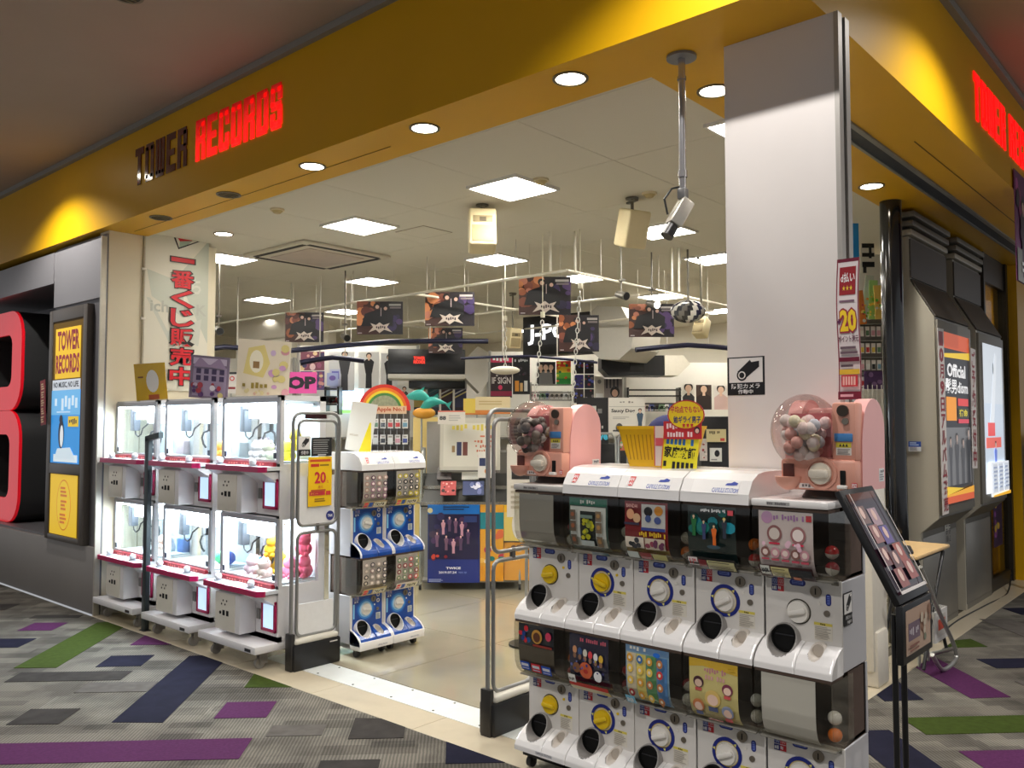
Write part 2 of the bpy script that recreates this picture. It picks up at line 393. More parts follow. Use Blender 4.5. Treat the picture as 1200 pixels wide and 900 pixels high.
STONE = mat('cream_stone', (196, 184, 160), .28, noise=.08, scale=14)
bd = struct('trim_1', MB().box(3.06, 3.31, 1.78, 7.42, -.03, -.004).box(3.06, 14, 1.78, 2.0, -.031, -.005), mat('stone_joint', (70, 66, 60), .8), smooth=False)
def bevbox(*a): return MB().box(*a, bev=.002, seg=1)
for k, y in enumerate([1.78+.0, 2.51, 3.41, 4.31, 5.21, 6.11, 7.01]):
    y1 = [2.51, 3.41, 4.31, 5.21, 6.11, 7.01, 7.42][k]; bevbox(3.061, 3.309, y+.002, y1-.002, -.02, .001).build('stone_tile', STONE, bd)
for k in range(12):
    bevbox(3.32+.9*k, 3.32+.9*k+.896, 1.782, 1.999, -.02, .001).build('stone_tile', STONE, bd)
th = struct('trim_2', MB().box(3.31, 3.53, 1.9, 5.2, -.02, .002), mat('threshold_steel', (232, 236, 234), .38, .15, noise=.1, scale=8), smooth=False)
for k in range(9):
    for x in (3.335, 3.505): MB().cyl((x, 2.1+.36*k, 0), (x, 2.1+.36*k, .004), .007, n=8).build('screw', mat('dark_screw', (40, 40, 40), .5), th)
def mat_tile():
    m = mat('polished_tile', (156, 148, 127), .10, noise=.14, scale=2.5, spec=.55)
    return m
ft = struct('floor', MB().box(3.53, 14, 2.0, 16, -.03, -.006).box(3.31, 3.53, 5.2, 7.42, -.03, -.006), mat('tile_joint', (84, 76, 62), .8), smooth=False)
TS = 1.1
for i in range(9):
    for j in range(12):
        x0 = 4.64+(i-1)*TS; y0 = 5.38+(j-3)*TS; x1 = x0+TS; y1 = y0+TS
        x0, y0 = max(x0, 3.531), max(y0, 2.0)
        MB().box(x0+.0025, x1-.0025, y0+.0025, y1-.0025, -.02, 0).build('floor_tile', mat_tile(), ft, smooth=False)
MB().box(3.312, 3.528, 5.2, 7.42, -.02, 0).build('floor_tile', mat_tile(), ft, smooth=False)

YEL = mat('fascia_yellow', (224, 170, 4), .42, noise=.05, scale=3)
BEIGE = mat('beige_wall', (236, 226, 200), .6, noise=.03, scale=6); GREYW = mat('grey_metal_panel', (122, 120, 122), .42, .35, noise=.06, scale=3)
DGREY = mat('dark_grey_panel', (70, 70, 70), .45, .3, noise=.06, scale=3); BLK = mat('black_plastic', (20, 20, 22), .4, noise=.03)
CEILM = mat('mall_ceiling', (170, 152, 134), .8, noise=.05, scale=2); SHOPC = mat('ceiling_tile_white', (224, 219, 204), .85, noise=.04, scale=120, bump=.3)
struct('ceiling', MB().box(-8, 14, -7, 14, MALL_Z, MALL_Z+.1), CEILM, smooth=False)
# fascias, cove trims, soffit
struct('trim_3', MB().box(3.06, 3.2, 1.29, 14, SOFF_Z, MALL_Z), YEL, smooth=False)
struct('trim_4', MB().box(3.2, 14, 1.29, 1.43, SOFF_Z, MALL_Z), YEL, smooth=False)
cv = mat('cove_trim', (150, 146, 138), .6)
struct('trim_5', MB().box(3.02, 3.06, 1.25, 14, MALL_Z-.045, MALL_Z).box(3.06, 14, 1.25, 1.29, MALL_Z-.045, MALL_Z), cv, smooth=False)
struct('trim_6', MB().box(3.2, 3.47, 1.43, 7.42, SOFF_Z+.001, SOFF_Z+.06).box(3.47, 14, 1.43, 2.17, SOFF_Z+.001, SOFF_Z+.06), YEL, smooth=False)
SHUT = mat('shutter_slot', (50, 54, 60), .5, .3)
struct('trim_7', MB().box(3.6, 13, 1.66, 1.69, SOFF_Z-.012, SOFF_Z).box(3.6, 13, 1.77, 1.79, SOFF_Z-.012, SOFF_Z), mat('shutter_rail', (150, 150, 146), .4, .6), smooth=False)
struct('trim_8', MB().box(3.6, 13, 1.69, 1.77, SOFF_Z-.004, SOFF_Z), SHUT, smooth=False)
struct('trim_9', MB().box(3.3, 3.305, 3.9, 7.3, SOFF_Z-.002, SOFF_Z).box(5.3, 8.6, 1.5, 1.506, SOFF_Z-.002, SOFF_Z), mat('soffit_seam', (110, 82, 10), .6), smooth=False)
# shop ceiling
cs = struct('ceiling', MB().box(3.47, 14, 2.17, 16, SHOP_Z+.012, SHOP_Z+.1), mat('ceiling_joint', (160, 150, 132), .9), smooth=False)
for i in range(8):
    for j in range(11):
        x0 = 3.55+.95*(i); y0 = 2.17+.93*j
        if i == 0: MB().box(3.472, x0-.002, y0+.002, y0+.928, SHOP_Z, SHOP_Z+.013).build('ceiling_tile', SHOPC, cs, smooth=False)
        MB().box(x0+.002, x0+.948, y0+.002, y0+.928, SHOP_Z, SHOP_Z+.013).build('ceiling_tile', SHOPC, cs, smooth=False)
MB().box(11.15, 14, 2.17, 16, SHOP_Z, SHOP_Z+.013).box(3.47, 11.15, 12.4, 16, SHOP_Z, SHOP_Z+.013).build('ceiling_tile', SHOPC, cs, smooth=False)
# walls
WALLM = mat('shop_wall_white', (232, 226, 212), .7, noise=.03, scale=4)
struct('wall_back', MB().box(13, 13.1, 2.1, 16, 0, SHOP_Z), WALLM, smooth=False)
struct('wall_left', MB().box(3.6, 13.1, 15, 15.1, 0, SHOP_Z), WALLM, smooth=False)
wl = struct('wall_entrance', MB().box(3.14, 4.14, 7.42, 7.6, 0, SOFF_Z), BEIGE, smooth=False)
MB().box(3.435, 3.44, 7.417, 7.421, 0, SOFF_Z).build('panel_seam', mat('wall_seam', (150, 138, 108), .7), wl, smooth=False)
MB().box(3.14, 4.14, 7.405, 7.42, 0, .08, bev=.003).build('skirting', mat('skirting_grey', (150, 148, 140), .5), wl)
# grey facade left of the entrance, with the niche of the giant letter
gw = struct('wall_facade', MB().box(3.12, 3.9, 7.602, 8.50, 0, 3.25).box(3.12, 3.138, 7.421, 7.602, 0, 3.25).box(3.14, 3.9, 8.50, 14, 2.93, 3.25).box(3.12, 3.9, 8.50, 14, 0, .58)
            .box(3.75, 3.9, 8.5, 14, .58, 2.93), GREYW, smooth=False)
MB().box(3.075, 3.12, 7.41, 7.43, 0, 3.22).build('corner_strip', mat('corner_aluminium', (196, 190, 176), .35, .5), gw)
MB().box(3.09, 3.14, 8.5, 14, 2.93, 3.22).box(3.10, 3.12, 7.43, 8.5, 2.7, 3.22).build('upper_panel', mat('grey_metal_light', (150, 148, 150), .45, .3, noise=.04, scale=3), gw, smooth=False)
MB().box(3.09, 3.12, 7.44, 14, 0, .56, bev=.004).build('lower_panel', mat('facade_base_grey', (150, 145, 140), .5, .3, noise=.05, scale=3), gw)
# front panel by the corner with the shutter guide
WH = mat('pillar_white', (226, 220, 216), .55, noise=.03, scale=5)
wf = struct('wall_front', MB().box(3.40, 3.52, 1.262, 1.75, 0, SOFF_Z), WH, smooth=False)
gd = mat('guide_aluminium', (186, 182, 176), .4, .5)
MB().box(3.398, 3.44, 1.243, 1.262, 0, SOFF_Z).box(3.475, 3.52, 1.243, 1.262, 0, SOFF_Z).build('shutter_guide', gd, wf, smooth=False)
MB().box(3.44, 3.475, 1.252, 1.262, 0, SOFF_Z).build('guide_slot', mat('guide_dark', (70, 64, 60), .5), wf, smooth=False)

# ------------------------------------------------------------------ ceiling lights
PANEL = mat_emit('light_panel_diffuser', (255, 250, 240), 30); BULB = mat_emit('downlight_lamp', (255, 244, 224), 22)
FRAMEW = mat('light_frame', (235, 232, 225), .5)
pan = None
rows = {4.53: [2.1, 4.0, 5.75, 7.92, 10], 6.4: [3.92, 5.87, 7.88, 10.1], 7.85: [4.17, 5.88, 10.27, 12.2], 9.7: [2.9, 4.2, 5.95, 7.9, 10.1], 11.5: [4.2, 6.05, 8.0, 10.0]}
for X, ys in rows.items():
    for k, Y in enumerate(ys):
        lab = 'square ceiling light panel, %s from the right in the %s row behind the entrance' % (ORD[k], ORD[list(rows).index(X)])
        if pan is None:
            pan = thing('ceiling_light', lab, 'ceiling light', (X, Y, SHOP_Z-.02), 0, 'square light panels in the shop ceiling')
            MB().box(-.24, .24, -.24, -.222, 0, .02).box(-.24, .24, .222, .24, 0, .02).box(-.24, -.222, -.222, .222, 0, .02).box(.222, .24, -.222, .222, 0, .02).build('frame', FRAMEW, pan, smooth=False)
            MB().box(-.222, .222, -.222, .222, .006, .016).build('diffuser', PANEL, pan, smooth=False)
        else: dup(pan, (X, Y, SHOP_Z-.02), None, lab)
def downlight(x, y, z, lit, lab, grp, down=True, power=34, a=140):
    t = thing('downlight', lab, 'downlight', (x, y, z), 0, grp)
    MB().ring((0, 0, -.006), (0, 0, 1), .088, .072, .006).build('trim_ring', mat('downlight_ring', (120, 112, 96), .4, .5), t)
    if lit:
        MB().cyl((0, 0, -.003), (0, 0, -.001), .072, n=24).build('lamp', BULB, t)
        l = bpy.data.lights.new('spot', 'SPOT'); l.energy = power; l.spot_size = R(a); l.spot_blend = .6; l.shadow_soft_size = .06; l.color = (1, .96, .88)
        o = bpy.data.objects.new('downlight_beam', l); C.objects.link(o); o.location = (x, y, z-.02)
    else:
        MB().cyl((0, 0, -.003), (0, 0, -.001), .072, n=24).build('louvre', mat('dark_louvre', (48, 42, 30), .5, .3), t)
        for k in range(4): MB().box(-.06, .06, -.05+.032*k, -.045+.032*k, -.007, -.002).build('blade', mat('louvre_blade', (140, 126, 90), .4, .5), t, smooth=False)
for k, (x, y, lit, lab) in enumerate([(3.22, 2.47, 1, 'lit round downlight in yellow soffit nearest the white pillar'), (3.22, 3.51, 1, 'lit round downlight in yellow soffit, second from the pillar'),
        (3.22, 4.58, 1, 'lit round downlight in yellow soffit, third from the pillar'), (3.22, 5.61, 0, 'unlit round downlight in yellow soffit beside the lit ones'), (3.22, 6.65, 0, 'unlit round downlight in yellow soffit above the white banner'),
        (3.82, 2.02, 1, 'lit downlight in yellow soffit half hidden behind the white pillar'), (6.10, 2.02, 1, 'lit downlight in yellow soffit above the black column')]):
    downlight(x, y, SOFF_Z, lit, lab, 'soffit downlights')
for k, (x, y) in enumerate([on('z', SHOP_Z, *p)[:2] for p in ((262, 274), (700, 424-60), (437, 281))][:1]):
    downlight(x, y, SHOP_Z, 1, 'small round downlight in the shop ceiling beside the white banner', 'shop ceiling downlights', power=6)
downlight(9.55, 2.45, SHOP_Z, 1, 'added round downlight lighting the space behind the shop window at far right', 'shop ceiling downlights', power=20)  # added lamp, brightens the otherwise dark space behind the window
for x, y, p, a in MALL_LIGHTS[3:4]:
    downlight(2.07, 4.73, MALL_Z, 0, 'unlit round fitting in the grey mall ceiling', None)
for k, (x, y) in enumerate([(2.36, 1.45), (2.36, 8.1), (4.8, .58)]):
    t = thing('downlight', ['recessed mall ceiling downlight in front of the white pillar', 'recessed mall ceiling downlight before the giant red letter', 'recessed mall ceiling downlight before the side fascia'][k], 'downlight', (x, y, MALL_Z), 0)
    MB().ring((0, 0, -.006), (0, 0, 1), .09, .07, .006).build('trim_ring', mat('downlight_ring', (120, 112, 96), .4, .5), t)
    MB().cyl((0, 0, -.002), (0, 0, 0), .07, n=20).build('lamp', BULB, t)
# ================================================================== CAPSULE MACHINES
PW = mat('machine_white', (226, 222, 216), .35, noise=.03, scale=12, coat=.2); LIPW = mat('machine_gloss_white', (240, 238, 236), .18, noise=.02, coat=.5)
SIDEW = mat('machine_side_pearl', (204, 204, 208), .3, .15, noise=.05, scale=4); CLEAR = mat_glass('clear_polycarbonate', (252, 252, 249), .03)
DARKIN = mat('machine_inside', (84, 66, 56), .7, noise=.2, scale=20); METAL = mat('coin_metal', (140, 132, 120), .35, .8, noise=.15, scale=60)
YKNOB = mat('yellow_knob', (232, 196, 26), .3, noise=.03); WKNOB = mat('white_knob', (236, 232, 224), .25, noise=.02); BLUER = mat('dial_blue', (24, 40, 130), .35, noise=.05)
BLUEP = mat('blue_front', (16, 72, 160), .3, noise=.6, scale=14, coat=.3); CHUTEG = mat('chute_grey', (150, 146, 142), .4, noise=.05)
HOLE = mat('chute_black', (12, 12, 12), .6, noise=.02, spec=.25); CUPG = mat('cup_shade', (214, 206, 196), .35, noise=.03)
MW, MH, PH, BD = .298, .60, .335, .25     # unit width, unit height, panel height, body depth behind the panel

def wmap(du=0, z0=.365, z1=.585):
    """the curved inner face of the clear window: v runs up its profile"""
    prof = [(-.064, .352), (-.087, .375), (-.101, .41), (-.1055, .46), (-.1055, .585)]
    seg = [math.dist(prof[k], prof[k+1]) for k in range(len(prof)-1)]
    def f(u, v, o):
        for k, d in enumerate(seg):
            if v <= d or k == len(seg)-1:
                a = Vector(prof[k]); b = Vector(prof[k+1]); t = (b-a).normalized(); p = a+t*v; n = Vector((-t.y, t.x)); break
            v -= d
        if n.x > 0: n = -n
        return (p.x+n.x*o, -(u+du), p.y+n.y*o)
    return f, sum(seg)

def sunk(cy, cz, ri, ro, ztop, zbot, xt, xb, n=28):
    """a round well whose front rim follows the slope of the lip"""
    V = []; F = []
    for r, front in ((ri, 0), (ri, 1), (ro, 1), (ro, 0)):
        for k in range(n):
            q = 2*math.pi*k/n; y = cy+r*math.cos(q); z = cz+r*math.sin(q)
            V.append(((xt+(xb-xt)*min(1, max(0, (ztop-z)/(ztop-zbot)))) if front else .0, y, z))
    for j in range(4):
        for k in range(n): F.append((j*n+k, j*n+(k+1) % n, ((j+1) % 4)*n+(k+1) % n, ((j+1) % 4)*n+k))
    return MB().add(V, F)
def lip_half(prof, y0, y1, hy, hz, hr, st=.004):
    """cushion-shaped lip with a round cut-out"""
    zs = []; q = prof[:-1]
    for (xa, za), (xb, zb) in zip(q, q[1:]):
        n = max(1, int(math.dist((xa, za), (xb, zb))/st)); zs += [(xa+(xb-xa)*k/n, za+(zb-za)*k/n) for k in range(n)]
    zs.append(q[-1]); ny = max(2, int((y1-y0)/st)); V = []; F = []
    for j in range(ny+1):
        y = y0+(y1-y0)*j/ny; e = min(j, ny-j, 2); dx = (.003, .0008, 0)[e]
        V += [(min(0, x+dx), y, max(0, z-dx*.5)) for x, z in zs]
    m = len(zs)
    for j in range(ny):
        for i in range(m-1):
            c = [(V[j*m+i][k]+V[(j+1)*m+i+1][k])/2 for k in (1, 2)]
            if math.hypot(c[0]-hy, c[1]-hz) > hr: F.append((j*m+i, (j+1)*m+i, (j+1)*m+i+1, j*m+i+1))
    b = MB().add(V, F)
    for y, jj in ((y0, 0), (y1, ny)):
        if abs(y-hy) > hr: b.add([V[jj*m+i] for i in range(m)]+[(0, y, 0)], [tuple(range(m+1))])
    b.add([(prof[-2][0], y0, 0), (prof[-2][0], y1, 0), (0, y1, 0), (0, y0, 0)], [(0, 1, 2, 3)])
    return b
def capsule_machine(label, loc, rz=0, knob='white', ring=True, card=None, lid=None, blue=False, sheet=None, instr=True, group=None, side_open=False):
    t = thing('capsule_machine', label, 'capsule machine', loc, rz, group)
    w = MW/2-.0015; b = MW/2-.004
    # body: lower box behind the panel, pan under the capsules and a back
    MB().box(.004, BD, -b, b, 0, PH-.004, bev=.004, seg=1).box(BD-.02, BD, -b, b, PH-.004, MH-.002).build('body', SIDEW, t)
    MB().box(.0, BD-.02, -b+.004, b-.004, PH-.006, PH+.012).box(BD-.03, BD-.02, -b+.004, b-.004, PH, MH-.006).box(.06, BD-.02, b-.008, b-.004, PH, MH-.006).box(.06, BD-.02, -b+.004, -b+.008, PH, MH-.006).build('capsule_bin', DARKIN, t)
    MB().box(-.004, .006, -w, w, .07, PH, bev=.004, seg=2).build('front_panel', PW, t)
    if blue: MB().box(-.0055, -.003, -w+.014, w-.018, .09, PH-.008).build('blue_sheet', BLUEP, t, smooth=False)
    # the glossy lip: two cushions with a seam
    prof = [(.0, .100), (-.035, .088), (-.072, .068), (-.100, .043), (-.112, .022), (-.112, .0), (.0, .0)]
    for y0, y1, hy, hz, hr in ((-.0085, w, w-.084, .101, .0545), (-w, -.0105, -w+.078, .078, .0265)):
        lip_half(prof, y0, y1, hy, hz, hr).build('lip', BLUEP if blue else LIPW, t)
    if blue: [MB().prism([(x-.002, z+.003) for x, z in prof[:-1]]+[(0, 0)], 'y', q, q+.012).build('lip_side', LIPW, t, smooth=False) for q in (-w, w-.012)]
    if blue and not lid: MB().box(-.116, .0, -w, w, -.03, .028, bev=.006).build('lip_edge', LIPW, t)
    # chute: grey bezel and black mouth (image left = +Y)
    cy, cz = w-.084, .100
    d = Vector((-.93, 0, .37)); ctr = Vector((-.022, cy, cz))
    ch = MB(); sunk(cy, .101, .052, .057, .162, .044, -.006, -.090).build('chute_collar', LIPW if blue else CHUTEG, t)
    MB().ring((-.026, cy, .101), (1, 0, 0), .0525, .046, .006, n=28).build('chute_rim', HOLE, t)
    MB().cyl((-.020, cy, .101), (-.006, cy, .101), .0523, n=28).build('chute_mouth', HOLE, t)
    MB().box(-.0235, -.020, cy-.036, cy+.036, .112, .116).build('chute_flap', mat('flap_smoke', (44, 44, 48), .4), t, smooth=False)
    # coin return cup
    uy = -w+.078
    sunk(uy, .078, .023, .030, .108, .045, -.008, -.092, 20).build('return_cup', CUPG, t)
    MB().cyl((-.030, uy, .078), (-.010, uy, .078), .0235, n=20).build('cup_hollow', mat('cup_inside', (188, 178, 166), .5), t)
    # dial
    ky, kz, k0 = w-.133, .205, -.004
    if blue:
        kz += .02; [MB().ring((k0-.003-.0004*j, ky, kz), (1, 0, 0), r_, .04, .002).build('dial_ring', mat('dial_blue_%d' % j, c_, .3), t) for j, (r_, c_) in enumerate(((.078, (30, 98, 190)), (.066, (70, 150, 222)), (.054, (170, 214, 244))))]
    elif ring:
        MB().ring((k0-.003, ky, kz), (1, 0, 0), .064, .049, .003).build('dial_ring', BLUER, t)
        MB().ring((k0-.0035, ky, kz), (1, 0, 0), .0495, .0475, .003).build('dial_line', mat('dial_gold', (214, 190, 60), .4), t)
        ar = MB()
        for a in (2.3, .2, 4.4):
            c_ = (ky+.056*math.cos(a), kz+.056*math.sin(a)); ar.prism([(c_[0]+.007*math.cos(a+2.1*j), c_[1]+.007*math.sin(a+2.1*j)) for j in range(3)], 'x', k0-.0042, k0-.003)
        ar.build('arrow', mat('dial_arrow', (232, 226, 120), .4), t, smooth=False)
    else:
        MB().ring((k0-.002, ky, kz), (1, 0, 0), .047, .043, .002).build('dial_ring', mat('dial_groove', (60, 54, 40), .5), t)
    km = YKNOB if knob == 'yellow' else WKNOB
    MB().cyl((k0-.001, ky, kz), (k0-.016, ky, kz), .042, .040, n=30).build('knob_base', km, t)
    a = random.uniform(-.5, .5)
    g = MB().box(-.017, 0, -.036, .036, -.011, .011, bev=.008, seg=3)
    g.build('knob_grip', km, t, loc=(k0-.015, ky, kz), rot=(a, 0, 0))
    # coin slot, lock, stickers
    MB().cyl((k0, w-.2, .288), (k0-.006, w-.2, .288), .021, n=22).ring((k0-.008, w-.2, .288), (1, 0, 0), .021, .016, .003).build('coin_plate', METAL, t)
    MB().box(k0-.0075, k0-.005, w-.202, w-.198, .277, .300).build('coin_slot', HOLE, t, smooth=False)
    MB().cyl((k0, w-.240, .212), (k0-.005, w-.240, .212), .0115, n=16).build('lock', METAL, t)
    MB().cyl((k0, w-.212, .245), (k0-.004, w-.212, .245), .006, n=12).build('coin_button', km, t)
    st = Art(.048, .052, (200, 40, 52), .001); st.rect(0, 0, .5, 1, (36, 44, 120)); st.rect(0, .44, 1, .47, (235, 235, 240))
    st.text('100', .55, .55, .95, .9, (235, 200, 200)); st.text('100', .06, .55, .46, .9, (190, 200, 240)); st.text('×4', .56, .1, .92, .38, (235, 235, 240)); st.text('×2', .08, .1, .44, .38, (235, 235, 240))
    st.build('price_sticker', PRINT, t, (k0-.0012, w-.052, .272))
    def pill(wd_, hg, y, z, v):
        s = MB(); r = min(wd_, hg)/2
        pts = []
        for cx, cz2, a0 in ((wd_/2-r, hg/2-r, 0), (-wd_/2+r, hg/2-r, 90), (-wd_/2+r, -hg/2+r, 180), (wd_/2-r, -hg/2+r, 270)):
            pts += [(y+cx+r*math.cos(R(a0+q)), z+cz2+r*math.sin(R(a0+q))) for q in (0, 30, 60, 90)]
        s.prism(pts, 'x', k0-.0012, k0); o = s.build('coin_label', BLUER, t, smooth=False)
        q = Art(wd_*.7, hg*.5, (120, 140, 220), .0008) if not v else Art(wd_*.5, hg*.7, (120, 140, 220), .0008)
        q.lines(.05, .1, .95, .9, 2 if not v else 4, (28, 40, 130), .5, .2); q.build('label_lettering', PRINT, o, (k0-.0014, y, z-(hg*.25 if not v else hg*.35)))
    if not blue:
        pill(.062, .024, w-.13, .312, False); pill(.020, .044, w-.246, .262, True)
        if instr:
            i = Art(.068, .064, (226, 220, 206), .001); i.rect(0, .84, 1, 1, (222, 206, 92)); i.text('注意', .35, .86, .65, .98, (60, 50, 20)); i.lines(.06, .06, .96, .8, 8, (160, 152, 142), .35)
            i.build('caution_sticker', PRINT, t, (k0-.0012, w-.225, .112))
    else:
        q = Art(.04, .045, (222, 226, 220), .001); q.lines(.1, .1, .9, .9, 6, (120, 130, 140)); q.build('caution_sticker', PRINT, t, (k0-.0025, w-.246, .14))
        for z in (.31, .27): MB().ring((k0-.002, w-.245, z), (1, 0, 0), .014, .008, .002, n=16).build('round_mark', WKNOB, t)
        q = Art(.012, .10, (150, 214, 246), .001); q.build('white_mark', PRINT, t, (k0-.0025, w-.03, .17))
    # clear bulging window, its ends and its bottom rail
    f, L = wmap()
    P = [(-.020, .337), (-.064, .345), (-.090, .368), (-.105, .405), (-.110, .46), (-.110, .588)]
    win = MB(); win.strip(P, 'y', -w, w, -.003)
    end = [(.10, .345), (.10, .588)]+P[::-1]
    win.prism(end, 'y', w-.003, w-.001); win.prism(end, 'y', -w+.001, -w+.003)
    win.build('clear_window', CLEAR, t, smooth=False)
    MB().box(-.075, -.018, -w+.004, w-.004, .335, .343, bev=.003).build('window_rail', mat_glass('rail_clear', (200, 196, 186), .1, .1, .35), t)
    for s in (-1, 1): MB().box(-.012, -.004, s*(w-.022)-.014, s*(w-.022)+.014, .318, .338, bev=.003).build('hinge', mat_glass('rail_clear', (200, 196, 186), .1, .1, .35), t)
    MB().box(-.108, .0, -w+.003, w-.003, .588, .599).build('window_top', DARKIN, t, smooth=False)
    if card:
        a = Art(.208, L*card.get('h', 1.0), card['base'], .0012, .0007, wmap(-.018)[0] if card.get('h', 1) == 1 else (lambda u, v, o, ff=wmap(-.018)[0], dv=L*(1-card['h']): ff(u, v+dv, o)))
        card['draw'](a); a.build('display_card', LITP if card.get('lit') else GLOSSP, t)
    if sheet:
        Art(.205, L, sheet, .0012, .0003, wmap(-.018)[0]).build('blank_sheet', mat_print('matt_sheet', .7), t)
    if lid:
        pr = [(-.122, .60), (-.118, .640), (-.085, .690), (-.035, .715), (.03, .722), (BD+.0, .722), (BD, .60)]
        MB().prism(pr, 'y', -w, w).build('lid', LIPW, t, smooth=False)
        # lettering on the sloping front of the lid
        def slope(u, v, o):
            a = Vector((-.1185, .638)); q = Vector((-.085, .690)); d_ = (q-a).normalized(); n = Vector((-d_.y, d_.x)); p = a+d_*v+n*(o+.0015)
            return (p.x, -u, p.y)
        s = Art(.20, .06, (240, 238, 236), .0004, .0003, slope)
        s.text('CAPSULE STATION', .45, .08, 1.0, .42, (30, 60, 160), .05); s.text('CAPSULE STATION', .46, .13, .99, .38, (225, 230, 245), .0)
        s.poly([(.70, .62), (.86, .62), (.95, .66), (.97, .8), (.88, .92), (.82, .8), (.74, .78)], (60, 80, 170))
        if lid == 'logo':
            s.poly([(-.08, .2), (.10, .2), (.14, .95), (-.04, .95)], (214, 40, 40)); s.text('BAN', -.04, .58, .11, .88, (250, 240, 240), .03); s.text('DAI', -.055, .26, .095, .54, (250, 240, 240), .03)
        s.build('lid_lettering', PRINT, t)
    return t

# display cards (plain stand-ins: colour blocks and the words that can be read)
def card_frames(a):
    a.rect(.02, .86, .98, .98, (40, 120, 100)); a.text('SPORTS', .3, .88, .7, .96, (235, 240, 240)); a.rect(.04, .12, .96, .84, (222, 226, 220)); a.rect(.30, .14, .70, .76, (40, 46, 44)); a.blobs(.38, .3, .62, .6, 14, [(196, 190, 40), (170, 170, 30), (150, 160, 60)], .04, .07)
    a.rect(.33, .16, .67, .26, (190, 200, 196)); a.rect(.34, .64, .66, .70, (110, 130, 120))
    for y in (.16, .40, .60):
        a.rect(.09, y, .24, y+.18, (96, 84, 70)); a.rect(.76, y, .91, y+.18, (120, 104, 84)); a.ell(.165, y+.1, .045, None, (150, 90, 60)); a.ell(.835, y+.1, .045, None, (170, 130, 80))
    a.rect(.0, .0, 1, .1, (120, 116, 96)); a.rect(.55, .01, .98, .09, (50, 84, 92))
def card_red(a):
    a.rect(0, 0, 1, .2, (150, 128, 84)); a.rect(.4, .52, .95, .96, (226, 226, 232)); a.ell(.56, .84, .1, .08, (36, 34, 40)); a.ell(.80, .86, .1, .08, (226, 150, 50)); a.ell(.56, .72, .07, .06, (70, 90, 150)); a.ell(.78, .70, .08, .06, (80, 96, 160))
    a.rect(.40, .52, .95, .57, (60, 70, 140)); a.ell(.15, .78, .09, .09, (220, 160, 120)); a.ell(.30, .72, .09, .08, (212, 170, 130)); a.rect(.0, .60, .36, .64, (60, 50, 70)); a.text('ヒーローコレクション', .36, .41, .98, .50, (236, 190, 50), .03); a.rect(.02, .22, .46, .40, (226, 214, 196)); a.blobs(.06, .25, .42, .37, 5, [(60, 60, 66), (40, 44, 50)], .05, .06); a.rect(.5, .22, .96, .40, (206, 190, 170)); a.blobs(.54, .26, .92, .36, 6, [(150, 70, 90), (110, 60, 90)], .04, .06)
    a.rect(.04, .04, .3, .16, (210, 220, 215)); a.rect(.34, .04, .6, .16, (150, 60, 60)); a.rect(.64, .05, .96, .15, (196, 190, 120)); a.text('BANDAI', .1, .9, .36, .96, (240, 180, 170))
def card_teal(a):
    a.blobs(.1, .6, .9, .9, 12, [(20, 90, 86), (30, 120, 110), (40, 150, 170), (14, 60, 60)], .08, .14); a.text('FIGURE SERIES', .3, .91, .82, .965, (236, 240, 240), .03); a.rect(.86, .88, .97, .96, (220, 80, 90))
    for x, y, h, c in ((.16, .52, .34, (40, 110, 60)), (.38, .48, .3, (60, 70, 110)), (.60, .40, .32, (226, 110, 40)), (.82, .52, .32, (50, 56, 70))): a.person(x, y, h, c, (214, 190, 150), random.choice([(220, 200, 80), (60, 160, 190), (40, 40, 44)]))
    a.ell(.60, .38, .14, .03, (60, 84, 96)); a.rect(0, .0, 1, .22, (36, 36, 36)); a.rect(.02, .09, .22, .21, (238, 226, 226)); a.text('¥300', .05, .12, .19, .18, (200, 50, 60), .03); a.rect(.24, .08, .4, .18, (130, 40, 50)); a.rect(.42, .04, .98, .18, (206, 200, 150)); a.lines(.45, .05, .95, .17, 4, (110, 104, 80))
def card_pink(a):
    a.ell(.16, .9, .11, None, (222, 170, 220)); a.text('きらきらマスコット', .28, .86, .86, .955, (186, 130, 200), .04); a.rect(.88, .87, .98, .96, (206, 50, 60))
    for x, y in ((.3, .66), (.74, .66)): a.ell(x, y, .14, .13, (160, 110, 110)); a.ell(x, y, .10, .09, (240, 226, 220)); a.rect(x-.1, y-.16, x+.1, y-.13, (222, 60, 90))
    for x in (.13, .32, .51, .70, .87): a.ell(x, .38, .085, .08, random.choice([(140, 96, 90), (120, 90, 96), (206, 150, 160)])); a.ell(x, .38, .05, .045, (236, 214, 206)); a.rect(x-.07, .27, x+.07, .29, (214, 90, 110))
    a.blobs(.1, .45, .95, .55, 6, [(230, 190, 205), (240, 200, 215)], .03, .05); a.rect(0, 0, 1, .215, (70, 46, 46)); a.rect(.03, .06, .2, .2, (226, 230, 222)); a.text('¥200', .05, .1, .18, .16, (40, 50, 60), .02); a.rect(.23, .04, .56, .19, (222, 212, 150)); a.lines(.25, .05, .54, .17, 4, (130, 124, 90)); a.rect(.58, .1, .98, .19, (40, 44, 50)); a.rect(.62, .02, .76, .09, (220, 140, 110))
